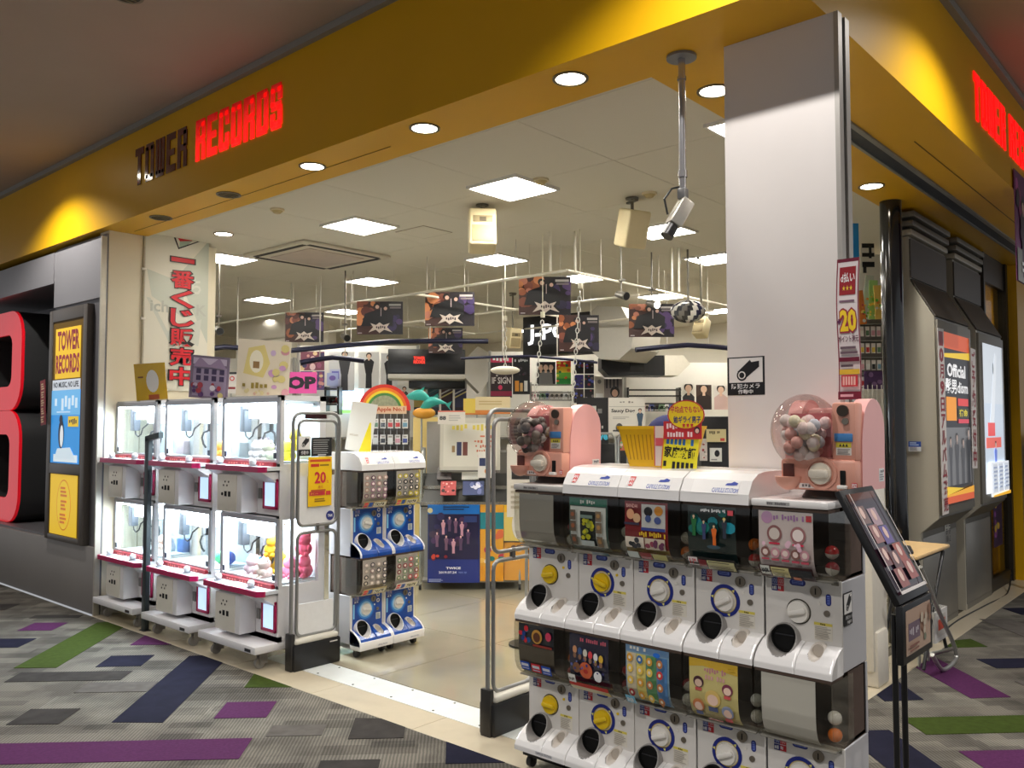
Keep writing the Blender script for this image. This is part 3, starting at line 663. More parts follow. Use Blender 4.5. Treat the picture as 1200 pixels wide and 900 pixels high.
def card_space(a):
    a.rect(0, .0, 1, .62, (84, 74, 62)); a.rect(0, .60, 1, 1, (24, 30, 46)); a.blobs(.05, .68, .4, .95, 9, [(30, 60, 130), (40, 90, 160), (200, 40, 50), (90, 110, 150)], .04, .08); a.ell(.55, .80, .15, .13, (190, 140, 60)); a.ell(.55, .79, .1, .09, (90, 50, 30)); a.ell(.88, .84, .08, .08, (200, 60, 90)); a.rect(.45, .62, .98, .66, (140, 50, 40))
    for x, c in ((.06, (36, 84, 190)), (.38, (214, 40, 60)), (.68, (36, 84, 190))): a.rect(x, .14, x+.26, .30, c); a.rect(x+.03, .22, x+.23, .28, (226, 230, 240)); a.rect(x+.03, .17, x+.23, .19, (190, 200, 230))
def card_navy(a):
    a.text('スイングコレクション', .28, .88, .96, .95, (226, 100, 130), .04)
    for k in range(6): a.ell(.14+.14*k, .72-.015*k, .055, .07, [(236, 170, 130), (60, 90, 150), (236, 230, 220), (220, 70, 80), (230, 226, 230), (222, 180, 60)][k]); a.ell(.14+.14*k, .62-.015*k, .04, .05, (150, 110, 90))
    a.ell(.45, .40, .17, .14, (206, 96, 60)); a.ell(.45, .38, .06, .04, (180, 50, 40)); a.ell(.22, .42, .1, .09, (130, 86, 60)); a.ell(.76, .34, .1, .09, (240, 240, 240)); a.blobs(.1, .3, .95, .6, 12, [(60, 60, 120), (200, 190, 90), (90, 100, 170)], .015, .03)
    a.rect(0, .0, 1, .13, (214, 200, 150)); a.rect(0, .13, 1, .18, (200, 60, 50)); a.rect(.02, .17, .2, .3, (236, 236, 230)); a.text('¥200', .04, .2, .18, .27, (40, 40, 50))
def card_strips(a):
    a.rect(0, .9, 1, 1, (120, 160, 210)); a.text('チャーム', .1, .92, .5, .985, (250, 250, 250), .03)
    for x, c in ((.03, (232, 220, 190)), (.26, (240, 226, 130)), (.50, (110, 170, 120)), (.75, (96, 150, 214))): a.rect(x, .06, x+.22, .88, c)
    for x in (.12, .37, .61, .86):
        for y in (.2, .42, .62, .8): a.ell(x, y, .07, .07, random.choice([(206, 60, 60), (220, 160, 60), (190, 120, 70), (236, 200, 90), (60, 110, 170)])); a.ell(x, y, .03, .03, (240, 226, 200))
    a.ell(.8, .94, .08, .04, (30, 110, 210)); a.rect(.02, .06, .24, .2, (120, 190, 220)); a.text('¥200', .05, .1, .2, .16, (240, 250, 250))
def card_yellow(a):
    a.poly([(0, 1), (0, .86), (.3, .9), (1, .84), (1, 1)], (240, 196, 60)); a.text('ちびマスコット', .32, .80, .78, .89, (226, 150, 170), .04); a.text('コレクション', .34, .70, .76, .78, (236, 180, 180), .03)
    for x, y, r, c in ((.2, .64, .11, (80, 44, 56)), (.8, .60, .11, (120, 50, 76)), (.5, .42, .16, (222, 190, 110)), (.2, .28, .12, (206, 130, 80)), (.8, .26, .12, (150, 160, 190))):
        a.ell(x, y, r, r*.82, c); a.ell(x, y-.02, r*.7, r*.55, (240, 206, 186)); a.rect(x-r*.6, y-r*1.25, x+r*.6, y-r*.8, random.choice([(90, 100, 140), (214, 90, 90)]))
    a.rect(.36, .06, .66, .1, (222, 130, 120)); a.rect(.84, .93, .97, .95, (190, 150, 40))
Z0 = .095; XP = 3.14
YC = [2.519, 2.221, 1.923, 1.622, 1.320]
G = 'capsule machines of the five-column double-deck row'
UP, LOW = Z0+MH, Z0
cfg_up = [dict(label='upper capsule machine at left end of row, grey blank window, yellow knob', knob='yellow', ring=False, sheet=(160, 156, 150), instr=False),
          dict(label='upper capsule machine with white lid, yellow knob in blue ring and framed-picture card', knob='yellow', card=dict(base=(70, 96, 92), draw=card_frames), lid='logo'),
          dict(label='upper capsule machine with white lid and red display card under the yellow basket', card=dict(base=(140, 40, 48), draw=card_red), lid='logo'),
          dict(label='upper capsule machine with white lid and dark teal figure card', card=dict(base=(26, 44, 46), draw=card_teal), lid='plain'),
          dict(label='upper capsule machine at right end of row, pale pink display card, white knob without ring', ring=False, card=dict(base=(238, 222, 226), draw=card_pink))]
cfg_lo = [dict(label='lower capsule machine at left end of row, half empty window with blue and red tabs', knob='yellow', ring=False, card=dict(base=(70, 62, 56), draw=card_space)),
          dict(label='lower capsule machine with yellow knob in blue ring and navy display card', knob='yellow', card=dict(base=(34, 34, 66), draw=card_navy)),
          dict(label='lower capsule machine with card of four pastel colour strips', card=dict(base=(150, 190, 226), draw=card_strips)),
          dict(label='lower capsule machine with pale yellow display card', card=dict(base=(238, 222, 150), draw=card_yellow)),
          dict(label='lower capsule machine at right end of row with blank white sheet in window', sheet=(214, 210, 206))]
ups = []
def machine_base(t, z0, dz, m):
    f = MB().box(-.06, .24, -.14, .14, .055-z0, -.002+dz, bev=.004).build('castor_frame', m, t)
    for sx in (-.03, .2):
        for sy in (-.11, .11): MB().cyl((sx, sy-.012, .026-z0), (sx, sy+.012, .026-z0), .026, n=14).box(sx-.01, sx+.01, sy-.016, sy+.016, .03-z0, .058-z0).build('castor', mat('castor_dark', (46, 44, 44), .5), f)
for k, y in enumerate(YC):
    ups.append(capsule_machine(loc=(XP, y, UP), group=G, **cfg_up[k])); lo = capsule_machine(loc=(XP, y, LOW), group=G, **cfg_lo[k])
    q = Art(.10, .014, (214, 214, 216), .0008); q.text('CAPSULE STATION', .05, .15, .95, .85, (70, 70, 90)); q.build('base_plate_label', PRINT, lo, (-.1125, -.03, .008))
    machine_base(lo, Z0, 0, BLK)
# flat tops on the end columns
for k in (0, 4):
    tp = MB().box(-.118, BD-.002, -MW/2+.002, MW/2-.002, 0, .028, bev=.006).build('top_plate', LIPW if k else mat('top_pale_grey', (196, 194, 190), .4), ups[k], loc=(0, 0, MH+.001))
    q = Art(.09, .012, (170, 168, 166), .0006); q.text('LOCK OPEN', .05, .1, .95, .9, (90, 88, 90)); q.build('plate_marking', PRINT, tp, (-.1185, .04, .007))
# security sticker on the side of the right end machine
def camera_pict(a, y0, y1, bg=(235, 232, 228), fg=(24, 24, 26)):
    a.rect(.05, y0, .95, y1, bg); h = y1-y0
    a.poly([(.28, y0+h*.45), (.62, y0+h*.92), (.86, y0+h*.95), (.86, y0+h*.62), (.52, y0+h*.2)], fg); a.ell(.40, y0+h*.30, .14, None, fg); a.ell(.40, y0+h*.30, .10, None, bg); a.ell(.40, y0+h*.30, .07, None, fg)
    a.poly([(.62, y0+h*.92), (.86, y0+h*.95), (.88, y0+h*.86), (.66, y0+h*.82)], bg)
s = Art(.085, .12, BLACK, .001); camera_pict(s, .36, .96); s.text('防犯カメラ', .12, .2, .88, .31, WHITE); s.text('作動中', .25, .05, .75, .16, WHITE)
tag(s.build('sticker', PRINT, None, (3.19, YC[4]-MW/2-.0005, UP+.17), R(90)), 'small black camera sticker on the side of right end capsule machine', 'sticker')
# loose capsules seen beside the cards
cap_cols = [(190, 36, 40), (226, 226, 222), (230, 120, 40), (150, 40, 50), (210, 205, 196)]
first_caps = {}
def capsule(col, loc, lab):
    k = col
    o = thing('capsule', lab, 'capsule', loc, random.random()*6, 'loose capsules inside the machine windows', random.random())
    if k not in first_caps:
        first_caps[k] = (MB().sph((0, 0, 0), .026, n=14, m=8, zmin=-.0).build('cap', mat_print('x') if 0 else mat('capsule_%d' % len(first_caps), col, .25), o), MB().sph((0, 0, 0), .0255, (1, 1, -1), n=14, m=8, zmin=0).build('clear_half', mat('capsule_pale', (225, 220, 214), .2), o))
    else:
        for s_ in first_caps[k]: c = s_.copy(); C.objects.link(c); c.parent = o
ordn = ['leftmost', 'second', 'middle', 'fourth', 'rightmost']
for k, y in enumerate(YC):
    for z, ul in ((UP, 'upper'), (LOW, 'lower')):
        for j in range(2):
            col = cap_cols[(k*3+j*2+(ul == 'upper')) % 5]
            capsule(col, (XP+.0+.01*j, y-.113+.004*j, z+.377+.058*j), 'round capsule %s in the %s window of %s column' % (['at the bottom', 'second from the bottom'][j], ul, ordn[k]))

# ------------------------------------------------------------------ pink tabletop capsule machines
PINK = mat('pink_plastic', (232, 172, 168), .35, noise=.04, scale=8, coat=.15); PINKF = mat('salmon_front', (222, 160, 140), .35, noise=.04, scale=8)
DOME = mat_glass('clear_dome', (240, 236, 234), .06)
def pink_machine(label, loc, rz, fill):
    t = thing('tabletop_capsule_machine', label, 'capsule machine', loc, rz, 'pink tabletop capsule machines')
    W = .265
    MB().cyl((.10, 0, -.0), (.10, 0, .032), .10, .08, n=28).build('turntable', mat('turntable_dark', (60, 58, 56), .4), t)
    # body: side view is an arch; front is a flat salmon face
    arch = [(.02, .03), (.24, .03), (.245, .20)]+[(.14+.105*math.cos(R(q)), .235+.105*math.sin(R(q))) for q in range(10, 171, 16)]+[(.025, .2)]
    MB().prism(arch, 'y', -W/2, -W/2+.05).build('side_shell', PINK, t); MB().prism(arch, 'y', W/2-.05, W/2).build('side_shell', PINK, t)
    MB().box(.085, .235, -W/2+.05, W/2-.05, .03, .31, bev=.02).box(.03, .09, -W/2+.05, W/2-.05, .03, .14).box(.245, .28, -.09, .09, .05, .22, bev=.01).build('hopper', PINK, t)
    MB().box(-.03, .05, -W/2+.004, W/2-.004, .03, .135, bev=.012).build('front_base', PINKF, t)
    MB().box(-.02, .05, -W/2+.004, -W/2+.085, .13, .325, bev=.01).build('coin_column', PINKF, t)
    # dome with the prizes
    c = (-.012, .044, .228)
    MB().sph(c, .128, (.92, .9, 1), n=28, m=16).build('dome', DOME, t)
    h = MB()
    for k in range(60):
        a = random.random()*6.28; z = random.uniform(-.088, .04); rr = min(.088, math.sqrt(.0092-z*z)*.92)*math.sqrt(random.random())
        h.sph((c[0]+rr*math.cos(a)*.8, c[1]+rr*math.sin(a)*.85, c[2]+z), .022, n=8, m=6, col=random.choice(fill))
    h.build('prize_capsules', PRINT, t, kind='stuff')
    MB().box(.03, .034, c[1]-.07, c[1]+.07, .14, .29).build('back_card', mat('prize_card_rose', (190, 110, 116), .5), t, smooth=False)
    # knob
    MB().ring((-.036, -.015, .088), (1, 0, 0), .054, .044, .008).build('knob_collar', PINKF, t)
    MB().cyl((-.03, -.015, .088), (-.046, -.015, .088), .036, n=26).build('knob', mat('knob_cream', (222, 214, 198), .4), t)
    MB().box(-.068, -.044, -.048, .018, .074, .102, bev=.009).build('knob_grip', mat('knob_cream', (222, 214, 198), .4), t, loc=(0, 0, 0))
    # coin entry, lock, labels, return slot
    cy = -W/2+.045
    MB().cyl((-.02, cy, .297), (-.028, cy, .297), .019, n=20).build('coin_plate', mat('coin_dark', (70, 60, 52), .4, .5), t)
    MB().cyl((-.02, cy-.008, .262), (-.027, cy-.008, .262), .011, n=16).build('lock', METAL, t)
    MB().box(-.024, -.02, cy-.03, cy+.03, .195, .222, bev=.002).build('blue_display', mat('display_blue', (70, 130, 190), .3), t)
    a = Art(.05, .042, (226, 220, 210), .001); a.rect(0, .6, 1, 1, (206, 190, 60)); a.text('▲▲▲', .2, .68, .8, .92, (50, 40, 20)); a.lines(.1, .05, .95, .52, 4, (120, 110, 110)); a.build('warning_label', PRINT, t, (-.021, cy, .15))
    MB().box(-.036, -.03, cy-.009, cy+.009, .05, .10, bev=.002).build('return_slot', HOLE, t); MB().box(-.05, -.03, cy-.015, cy+.015, .04, .052, bev=.003).build('return_tray', mat('tray_white', (236, 232, 226), .4), t)
    a = Art(.018, .018, (206, 40, 44), .001); a.text('BAN', .1, .5, .9, .88, WHITE, .03); a.text('DAI', .1, .1, .9, .46, WHITE, .03); a.build('maker_badge', PRINT, t, (-.031, cy-.036, .043))
    a = Art(.055, .016, (236, 228, 224), .001); a.text('ガチャ', .2, .2, .8, .8, (120, 110, 110)); a.build('name_label', PRINT, t, (-.031, .035, .037))
    a = Art(.05, .045, (232, 230, 228), .001); a.lines(.1, .1, .9, .6, 3, (130, 130, 140)); a.text('¥200', .2, .66, .9, .9, (70, 70, 90)); a.build('side_label', PRINT, t, (.205, -W/2-.0005, .055), R(90))
    # prize outlet: arch and cup
    MB().box(-.034, -.03, W/2-.055, W/2-.015, .07, .118, bev=.002).build('outlet', mat('outlet_dark', (90, 46, 40), .5), t)
    MB().sph((-.036, W/2-.035, .074), .044, (1, 1, -1.05), n=20, m=12, zmin=0).build('prize_cup', PINKF, t)
    t.scale = (1.1, 1.1, 1.1)
    return t
ztop = UP+MH+.030
pink_machine('pink tabletop capsule machine on left end column, dome of dark prizes', (3.13, YC[0]+.055, ztop), 0, [(90, 84, 80), (50, 46, 46), (130, 120, 110), (214, 150, 160), (170, 166, 160)])
pink_machine('pink tabletop capsule machine on right end column, dome of pale capsules', (3.14, YC[4]-.075, ztop), 0, [(236, 226, 222), (240, 214, 214), (226, 206, 200), (236, 232, 200), (200, 206, 216), (226, 170, 160)])

# ------------------------------------------------------------------ blue double capsule machine inside the entrance
Z1 = .085
G2 = 'blue-fronted capsule machines inside the entrance'
def dots(cols, foot):
    def f(a):
        for i in range(4):
            for j in range(4): a.ell(.14+.24*i, .34+.17*j, .095, .065, random.choice(cols)); a.ell(.14+.24*i, .34+.17*j, .05, .035, (236, 222, 210))
        a.rect(0, 0, 1, .22, foot); a.rect(.04, .06, .2, .18, (226, 60, 60)); a.rect(.24, .06, .4, .18, (40, 80, 160)); a.rect(.45, .06, .96, .18, (226, 220, 190)); a.text('¥200', .5, .08, .9, .16, (70, 60, 60))
    return f
XI, YI = 3.705+MW/2, 4.775
blue_cfg = [('blue capsule machine inside entrance, upper left, window of mauve dotted card', 0, UP-Z0+Z1, 'logo', dots([(170, 130, 150), (120, 90, 110), (206, 170, 160)], (170, 150, 110))),
            ('blue capsule machine inside entrance, upper right, window card of black and yellow figures', 1, UP-Z0+Z1, 'plain', dots([(40, 44, 50), (214, 200, 60), (120, 120, 120)], (214, 196, 80))),
            ('blue capsule machine inside entrance, lower left, grey dotted card', 0, Z1, None, dots([(150, 130, 130), (90, 84, 90), (196, 180, 170)], (190, 170, 120))),
            ('blue capsule machine inside entrance, lower right, red patterned card', 1, Z1, None, dots([(200, 90, 96), (150, 60, 70), (120, 150, 110)], (226, 214, 206)))]
for lab, k, z, lid, dr in blue_cfg:
    o = capsule_machine(lab, (XI+MW*k, YI, z), R(90), card=dict(base=(210, 200, 196), draw=dr), lid=lid, blue=True, group=G2)
    if not lid:
        q = Art(.09, .012, (226, 226, 228), .0008); q.text('CAPSULE STATION', .05, .1, .95, .9, (80, 80, 96)); q.build('base_plate_label', PRINT, o, (-.1165, -.05, -.016))
        machine_base(o, Z1, -.03, PW)
a = Art(.19, .36, (238, 236, 228), .004); a.poly([(.55, 0), (1, 0), (1, .1), (.85, .62), (.8, .62)], (236, 216, 40)); a.lines(.1, .3, .5, .34, 2, (200, 190, 170))
tag(a.build('standing_card', PRINT, None, (3.93, 4.99, Z1+MH*2+.122), FACE, R(-4), R(9)), 'white and yellow card leaning on top of the blue capsule machines', 'card')
# ================================================================== CRANE MACHINES
CRW = mat('crane_white', (232, 230, 230), .35, noise=.02, coat=.2); CRS = mat('crane_silver', (190, 190, 194), .35, .5, noise=.04); MAG = mat('magenta_edge', (178, 20, 84), .3, noise=.03, coat=.3)
CRGL = mat_glass('crane_glass', (250, 252, 252), .04); LED = mat_emit('crane_led_tube', (226, 240, 255), 30); LITW = mat('lit_chute_door', (196, 226, 255), .4, noise=0, emit=.7)
INW = mat('crane_inside_white', (214, 224, 228), .5, noise=.03); CPLATE = mat('coin_plate_beige', (224, 218, 204), .4, 0, noise=.03)
REDB = mat('red_strip', (150, 30, 44), .4)
CW, CD = .73, .365
def castor(p, x, y, h, name='castor', m=None):
    o = MB().cyl((x, y-.014, .034), (x, y+.014, .034), .034, n=16).box(x-.006, x+.05, y-.022, y-.016, .03, h).box(x-.006, x+.05, y+.016, y+.022, .03, h).build(name, m or mat('castor_grey', (150, 146, 140), .45, .3), p)
    return o
def crane_machine(label, loc):
    t = thing('crane_machine', label, 'crane machine', loc, 0, 'white two-deck crane machines')
    h = CW/2
    MB().box(-.17, CD, -h, h, .115, .165, bev=.006).build('base_platform', CRW, t)
    MB().box(-.172, -.17, -h+.05, -h+.12, .125, .145).build('base_plate_mark', BLK, t, smooth=False)
    for x in (-.08, .30):
        for y in (-h+.09, h-.09): castor(t, x, y, .116)
    # cabinet: back, posts, decks
    cab = MB(); cab.box(CD-.02, CD, -h, h, .165, 1.80)
    for y in (-h, h-.035): cab.box(0, .03, y, y+.035, .165, 1.80); cab.box(CD-.05, CD-.02, y, y+.035, .165, 1.80)
    cab.box(0, CD-.02, -h, h, .165, .20).box(0, CD, -h, h, 1.765, 1.80)
    for z in (.47, 1.28): cab.box(0, CD-.02, -h+.002, h-.002, z, z+.06)
    for z in (.165, .985): cab.box(.0, .012, -h+.035, h-.035, z, z+.315)
    cab.box(0, CD-.02, -h+.002, h-.002, .965, .995)
    cab.build('cabinet', CRW, t, smooth=False)
    # side skins below the windows
    for s in (-1, 1):
        for z0, z1 in ((.20, .53), (.99, 1.34)): MB().box(.03, CD-.05, s*h-(.006 if s > 0 else 0), s*h+(.006 if s < 0 else 0), z0, z1).build('side_panel', CRW, t, smooth=False)
    for k, zc in enumerate((0, .81)):
        # inner box
        inn = MB().box(CD-.03, CD-.021, -h+.035, h-.035, .535+zc, .96+zc).box(.012, CD-.03, -h+.03, h-.03, .532+zc, .545+zc)
        inn.build('prize_bed', INW, t, smooth=False)
        fr = MB().box(-.008, .002, -h, -h+.035, .535+zc, .975+zc).box(-.008, .002, h-.035, h, .535+zc, .975+zc).box(-.008, .002, -h+.035, h-.035, .535+zc, .555+zc).box(-.008, .002, -h+.035, h-.035, .945+zc, .975+zc)
        fr.build('window_frame', CRS, t, smooth=False)
        MB().box(-.004, 0, -h+.035, h-.035, .555+zc, .945+zc).build('front_glass', CRGL, t, smooth=False)
        for s in (-1, 1): MB().box(.03, CD-.05, s*(h-.006)-.002, s*(h-.006)+.002, .545+zc, .955+zc).build('side_glass', CRGL, t, smooth=False)
        for y in (-h+.045, h-.06):
            MB().box(-.014, -.006, y-.012, y+.016, .565+zc, .605+zc, bev=.003).build('window_latch', mat('latch_slate', (60, 66, 80), .4), t)
        for y, s in ((h-.045, 1), (-h+.045, -1)): MB().box(.016, .03, y-.004, y+.004, .56+zc, .94+zc).build('led_tube', LED, t, smooth=False)
        MB().box(.016, .028, -h+.05, h-.05, .928+zc, .940+zc).build('led_tube', LED, t, smooth=False)
        # crane carriage, motor block, header card, claw
        MB().box(.06, CD-.06, .16, .20, .905+zc, .925+zc).box(.06, .075, -h+.04, h-.04, .925+zc, .94+zc).box(CD-.08, CD-.065, -h+.04, h-.04, .925+zc, .94+zc).build('gantry', CRS, t, smooth=False)
        MB().box(.16, .28, .02, .15, .80+zc, .925+zc, bev=.006).build('carriage', mat('carriage_white', (235, 236, 240), .4), t)
        MB().box(.07, .13, .20, .27, .74+zc, .925+zc, bev=.008).build('motor', mat('motor_slate', (70, 76, 84), .45), t)
        a = Art(.25, .11, (252, 244, 250), .003); a.lines(.25, .35, .75, .7, 2, (214, 150, 190)); a.build('header_card', mat_print('header_print', .5, .9), t, (.05, -.02, .835+zc))
        cl = MB().cyl((.22, .085, .74+zc), (.22, .085, .81+zc), .016, n=12)
        for q in range(3):
            a0 = q*2.094+.5; P = []
            for (r, z) in ((.012, .745), (.045, .73), (.058, .69), (.045, .64), (.025, .61)): P.append((.22+r*math.cos(a0), .085+r*math.sin(a0), z+zc))
            cl.tube(P, .008, 6)
        cl.build('claw', mat('claw_black', (26, 28, 32), .35), t)
        MB().tube([(.10, .235, .75+zc), (.10, .225, .71+zc), (.11, .20, .69+zc), (.12, .17, .71+zc), (.13, .16, .76+zc), (.17, .12, .81+zc)], .006, 6).build('cable', BLK, t)
        # red strip, console with magenta edge, knobs
        MB().box(-.03, .0, -h+.04, h-.04, .505+zc, .54+zc).build('red_strip', REDB, t, smooth=False)
        a = Art(CW-.12, .026, (150, 32, 46), .0008); a.text('UFO CATCHER', .12, .2, .88, .8, (226, 120, 110), .02); a.build('strip_lettering', PRINT, t, (-.031, 0, .51+zc))
        con = [(-.145, -h+.03), (-.145, h-.03), (-.11, h), (0, h), (0, -h), (-.11, -h)]
        MB().prism(con, 'z', .488+zc, .512+zc).build('console', mat('console_top', (222, 226, 230), .3), t, smooth=False)
        MB().prism([(-.15, -h+.03), (-.15, h-.03), (-.112, h+.004), (-.10, h+.004), (-.138, h-.036), (-.138, -h+.036), (-.10, -h-.004), (-.112, -h-.004)], 'z', .478+zc, .514+zc).build('console_edge', MAG, t, smooth=False)
        MB().prism([(-.13, .478+zc), (0, .478+zc), (0, .39+zc), (-.03, .42+zc)], 'y', -h+.02, h-.02).build('console_bracket', CRW, t, smooth=False)
        for y in (.25, -.17):
            MB().cyl((-.085, y, .512+zc), (-.085, y, .520+zc), .030, n=18).build('button_base', mat('button_grey', (150, 156, 164), .35), t)
            MB().sph((-.085, y, .540+zc), .025, n=16, m=10).build('knob', mat('knob_pearl', (225, 232, 236), .2), t)
        a = Art(.16, .06, (222, 228, 236), .001); a.lines(.05, .2, .95, .8, 2, (150, 160, 190)); a.build('console_card', PRINT, t, (-.05, .04, .5135+zc), 0, R(86))
        # coin box with its plate, slots and screws
        MB().box(-.125, 0, -.10, .21, .195+zc, .455+zc, bev=.008).build('coin_box', CRW, t)
        MB().box(-.130, -.124, -.045, .205, .20+zc, .45+zc, bev=.003).build('coin_plate', CPLATE, t)
        [MB().box(-.132, -.129, q, q+.028, .30+zc, .335+zc).build('coin_slot', HOLE, t, smooth=False) for q in (.03, .078)]
        MB().cyl((-.129, .135, .315+zc), (-.134, .135, .315+zc), .011, n=12).build('reject_button', HOLE, t)
        for y, z in ((.055, .40), (.10, .40), (.075, .375), (.12, .375)): MB().cyl((-.129, y, z+zc), (-.132, y, z+zc), .007, n=10).build('bolt', mat('bolt_brown', (60, 48, 36), .4, .4), t)
        MB().box(-.01, .0, -.16, -.12, .29+zc, .36+zc, bev=.003).build('door_lock', mat('lock_grey', (140, 140, 136), .4, .4), t)
        # lit prize doors with magenta frames
        for y0, y1 in ((-h+.012, -.185), (.22, h-.012)):
            r = MB(); z0, z1 = .225+zc, .43+zc
            r.box(-.018, .0, y0, y0+.022, z0, z1, bev=.005).box(-.018, .0, y1-.022, y1, z0, z1, bev=.005).box(-.018, .0, y0, y1, z0, z0+.022, bev=.005).box(-.018, .0, y0, y1, z1-.022, z1, bev=.005)
            d = r.build('prize_door', MAG, t); MB().box(-.012, .001, y0+.02, y1-.02, z0+.02, z1-.02).build('door_pane', LITW, d, smooth=False)
        l = bpy.data.lights.new('area', 'AREA'); l.energy = 34; l.shape = 'RECTANGLE'; l.size = CW-.14; l.size_y = .3; l.color = (.80, .92, 1); o = bpy.data.objects.new('cabinet_light', l); C.objects.link(o)
        o.location = Vector(loc)+Vector((.22, 0, .938+zc))
    return t
CX = 3.23
CYS = [5.285, 6.15, 7.03]
CLAB = ['right crane machine beside security gate, full of yellow and pink plush', 'middle one of the three white crane machines', 'left crane machine against the beige wall, nearly empty']
for y, l in zip(CYS, CLAB): crane_machine(l, (CX, y, 0))
# ---- prizes (each lies in its machine)
def plush(label, loc, col, kind='round', s=.07, ears=None):
    t = thing('plush_toy', label, 'plush toy', loc, random.uniform(-.6, .6), 'plush prizes in the crane machines')
    m = mat('plush_%d_%d_%d' % col, col, .95, noise=.12, scale=90, bump=.6)
    b = MB().sph((0, 0, s*.8), s*.8, (1, 1.1, 1), n=14, m=10); b.build('body', m, t)
    MB().sph((-.01, 0, s*1.75), s*.72, (1, 1.12, .95), n=14, m=10).build('head', m, t)
    for y in (-1, 1):
        MB().sph((0, y*s*.55, s*2.25), s*.24, (.6, 1, 1.2), n=10, m=6).build('ear', m, t)
        MB().sph((-s*.45, y*s*.75, s*.9), s*.3, (1, .8, 1.3), n=10, m=6).build('arm', m, t)
        MB().sph((-s*.6, y*s*.5, s*.3), s*.33, (1.3, .8, .8), n=10, m=6).build('foot', m, t)
        MB().sph((-s*.68, y*s*.3, s*1.85), s*.07, n=8, m=5).build('eye', BLK, t)
    return t
def pz(mi, deck, x, y, z=0): return (CX+x, CYS[mi]+y, .547+.81*deck+z)
PR = [(0, 0, .24, .10, 0, (236, 190, 30), 'yellow plush toy in lower deck of right crane machine, left of the pair'), (0, 0, .24, -.04, 0, (240, 196, 40), 'yellow plush toy in lower deck of right crane machine, right of the pair'),
      (0, 0, .22, .03, .115, (236, 186, 36), 'yellow plush toy heaped on top of two others in the right crane machine'), (0, 0, .12, .13, -.02, (236, 200, 206), 'pale pink plush toy near front glass of right crane machine lower deck'),
      (0, 0, .10, -.05, -.02, (240, 214, 200), 'cream plush toy near front glass of right crane machine lower deck'), (0, 0, .18, -.24, 0, (236, 130, 160), 'pink plush toy by the side window of right crane machine lower deck'),
      (0, 0, .27, -.28, .0, (232, 110, 140), 'rose plush toy at back right corner of right crane machine lower deck'), (0, 0, .26, -.28, .15, (236, 90, 120), 'deep pink plush toy on top at back of right crane machine lower deck'),
      (0, 1, .14, .12, -.02, (236, 226, 226), 'white plush toy in upper deck of right crane machine, left'), (0, 1, .14, -.02, -.02, (226, 226, 206), 'ivory plush toy in upper deck of right crane machine, centre'),
      (0, 1, .16, -.22, -.02, (226, 216, 60), 'lemon plush toy in upper deck of right crane machine, right'), (0, 1, .28, -.14, .06, (230, 206, 60), 'yellow plush toy standing at back of right crane machine upper deck'),
      (0, 1, .27, .24, .0, (206, 190, 206), 'mauve plush toy at back left of right crane machine upper deck'), (1, 1, .25, -.05, -.03, (240, 150, 60), 'orange plush toy in upper deck of middle crane machine'),
      (2, 0, .25, -.12, -.02, (240, 236, 232), 'white plush toy in lower deck of left crane machine'), (2, 0, .27, .02, -.03, (236, 206, 190), 'peach plush toy in lower deck of left crane machine')]
for mi, dk, x, y, z, c, l in PR: plush(l, pz(mi, dk, x, y, z), c, s=.062)
for mi, dk, x, y, c, l in ((0, 0, .25, .22, (40, 110, 210), 'blue ball in lower deck of right crane machine'), (0, 0, .3, .29, (230, 130, 90), 'orange ball in lower deck of right crane machine'), (1, 0, .2, -.26, (30, 100, 210), 'blue ball in lower deck of middle crane machine'), (1, 0, .2, -.15, (90, 200, 130), 'green ball in lower deck of middle crane machine')):
    o = MB().sph((0, 0, .05), .05, n=18, m=12).build('ball', mat('ball_%d' % c[0], c, .35), None, loc=pz(mi, dk, x, y)); tag(o, l, 'ball', 'prize balls in the crane machines')
for mi, dk, x, y, c, l in ((0, 1, .29, .08, (190, 180, 200), 'lilac prize box at back of right crane machine upper deck'), (1, 1, .3, -.26, (220, 226, 230), 'white prize box in right corner of middle crane machine upper deck'), (2, 0, .3, -.26, (90, 130, 200), 'blue prize box in lower deck of left crane machine'),
        (2, 1, .3, -.22, (226, 200, 206), 'pale prize box in upper deck of left crane machine'), (0, 0, .295, -.14, (226, 190, 210), 'pink prize box leaning at back of right crane machine lower deck'), (0, 0, .295, .2, (196, 70, 130), 'magenta prize box at back left of right crane machine lower deck')):
    o = MB().box(-.035, .035, -.05, .05, 0, .11, bev=.003).build('prize_box', mat('prize_box_%d_%d' % (c[0], c[1]), c, .5, noise=.3, scale=25), None, loc=pz(mi, dk, x, y), rot=(0, 0, random.uniform(-.3, .3))); tag(o, l, 'box', 'prize boxes in the crane machines')
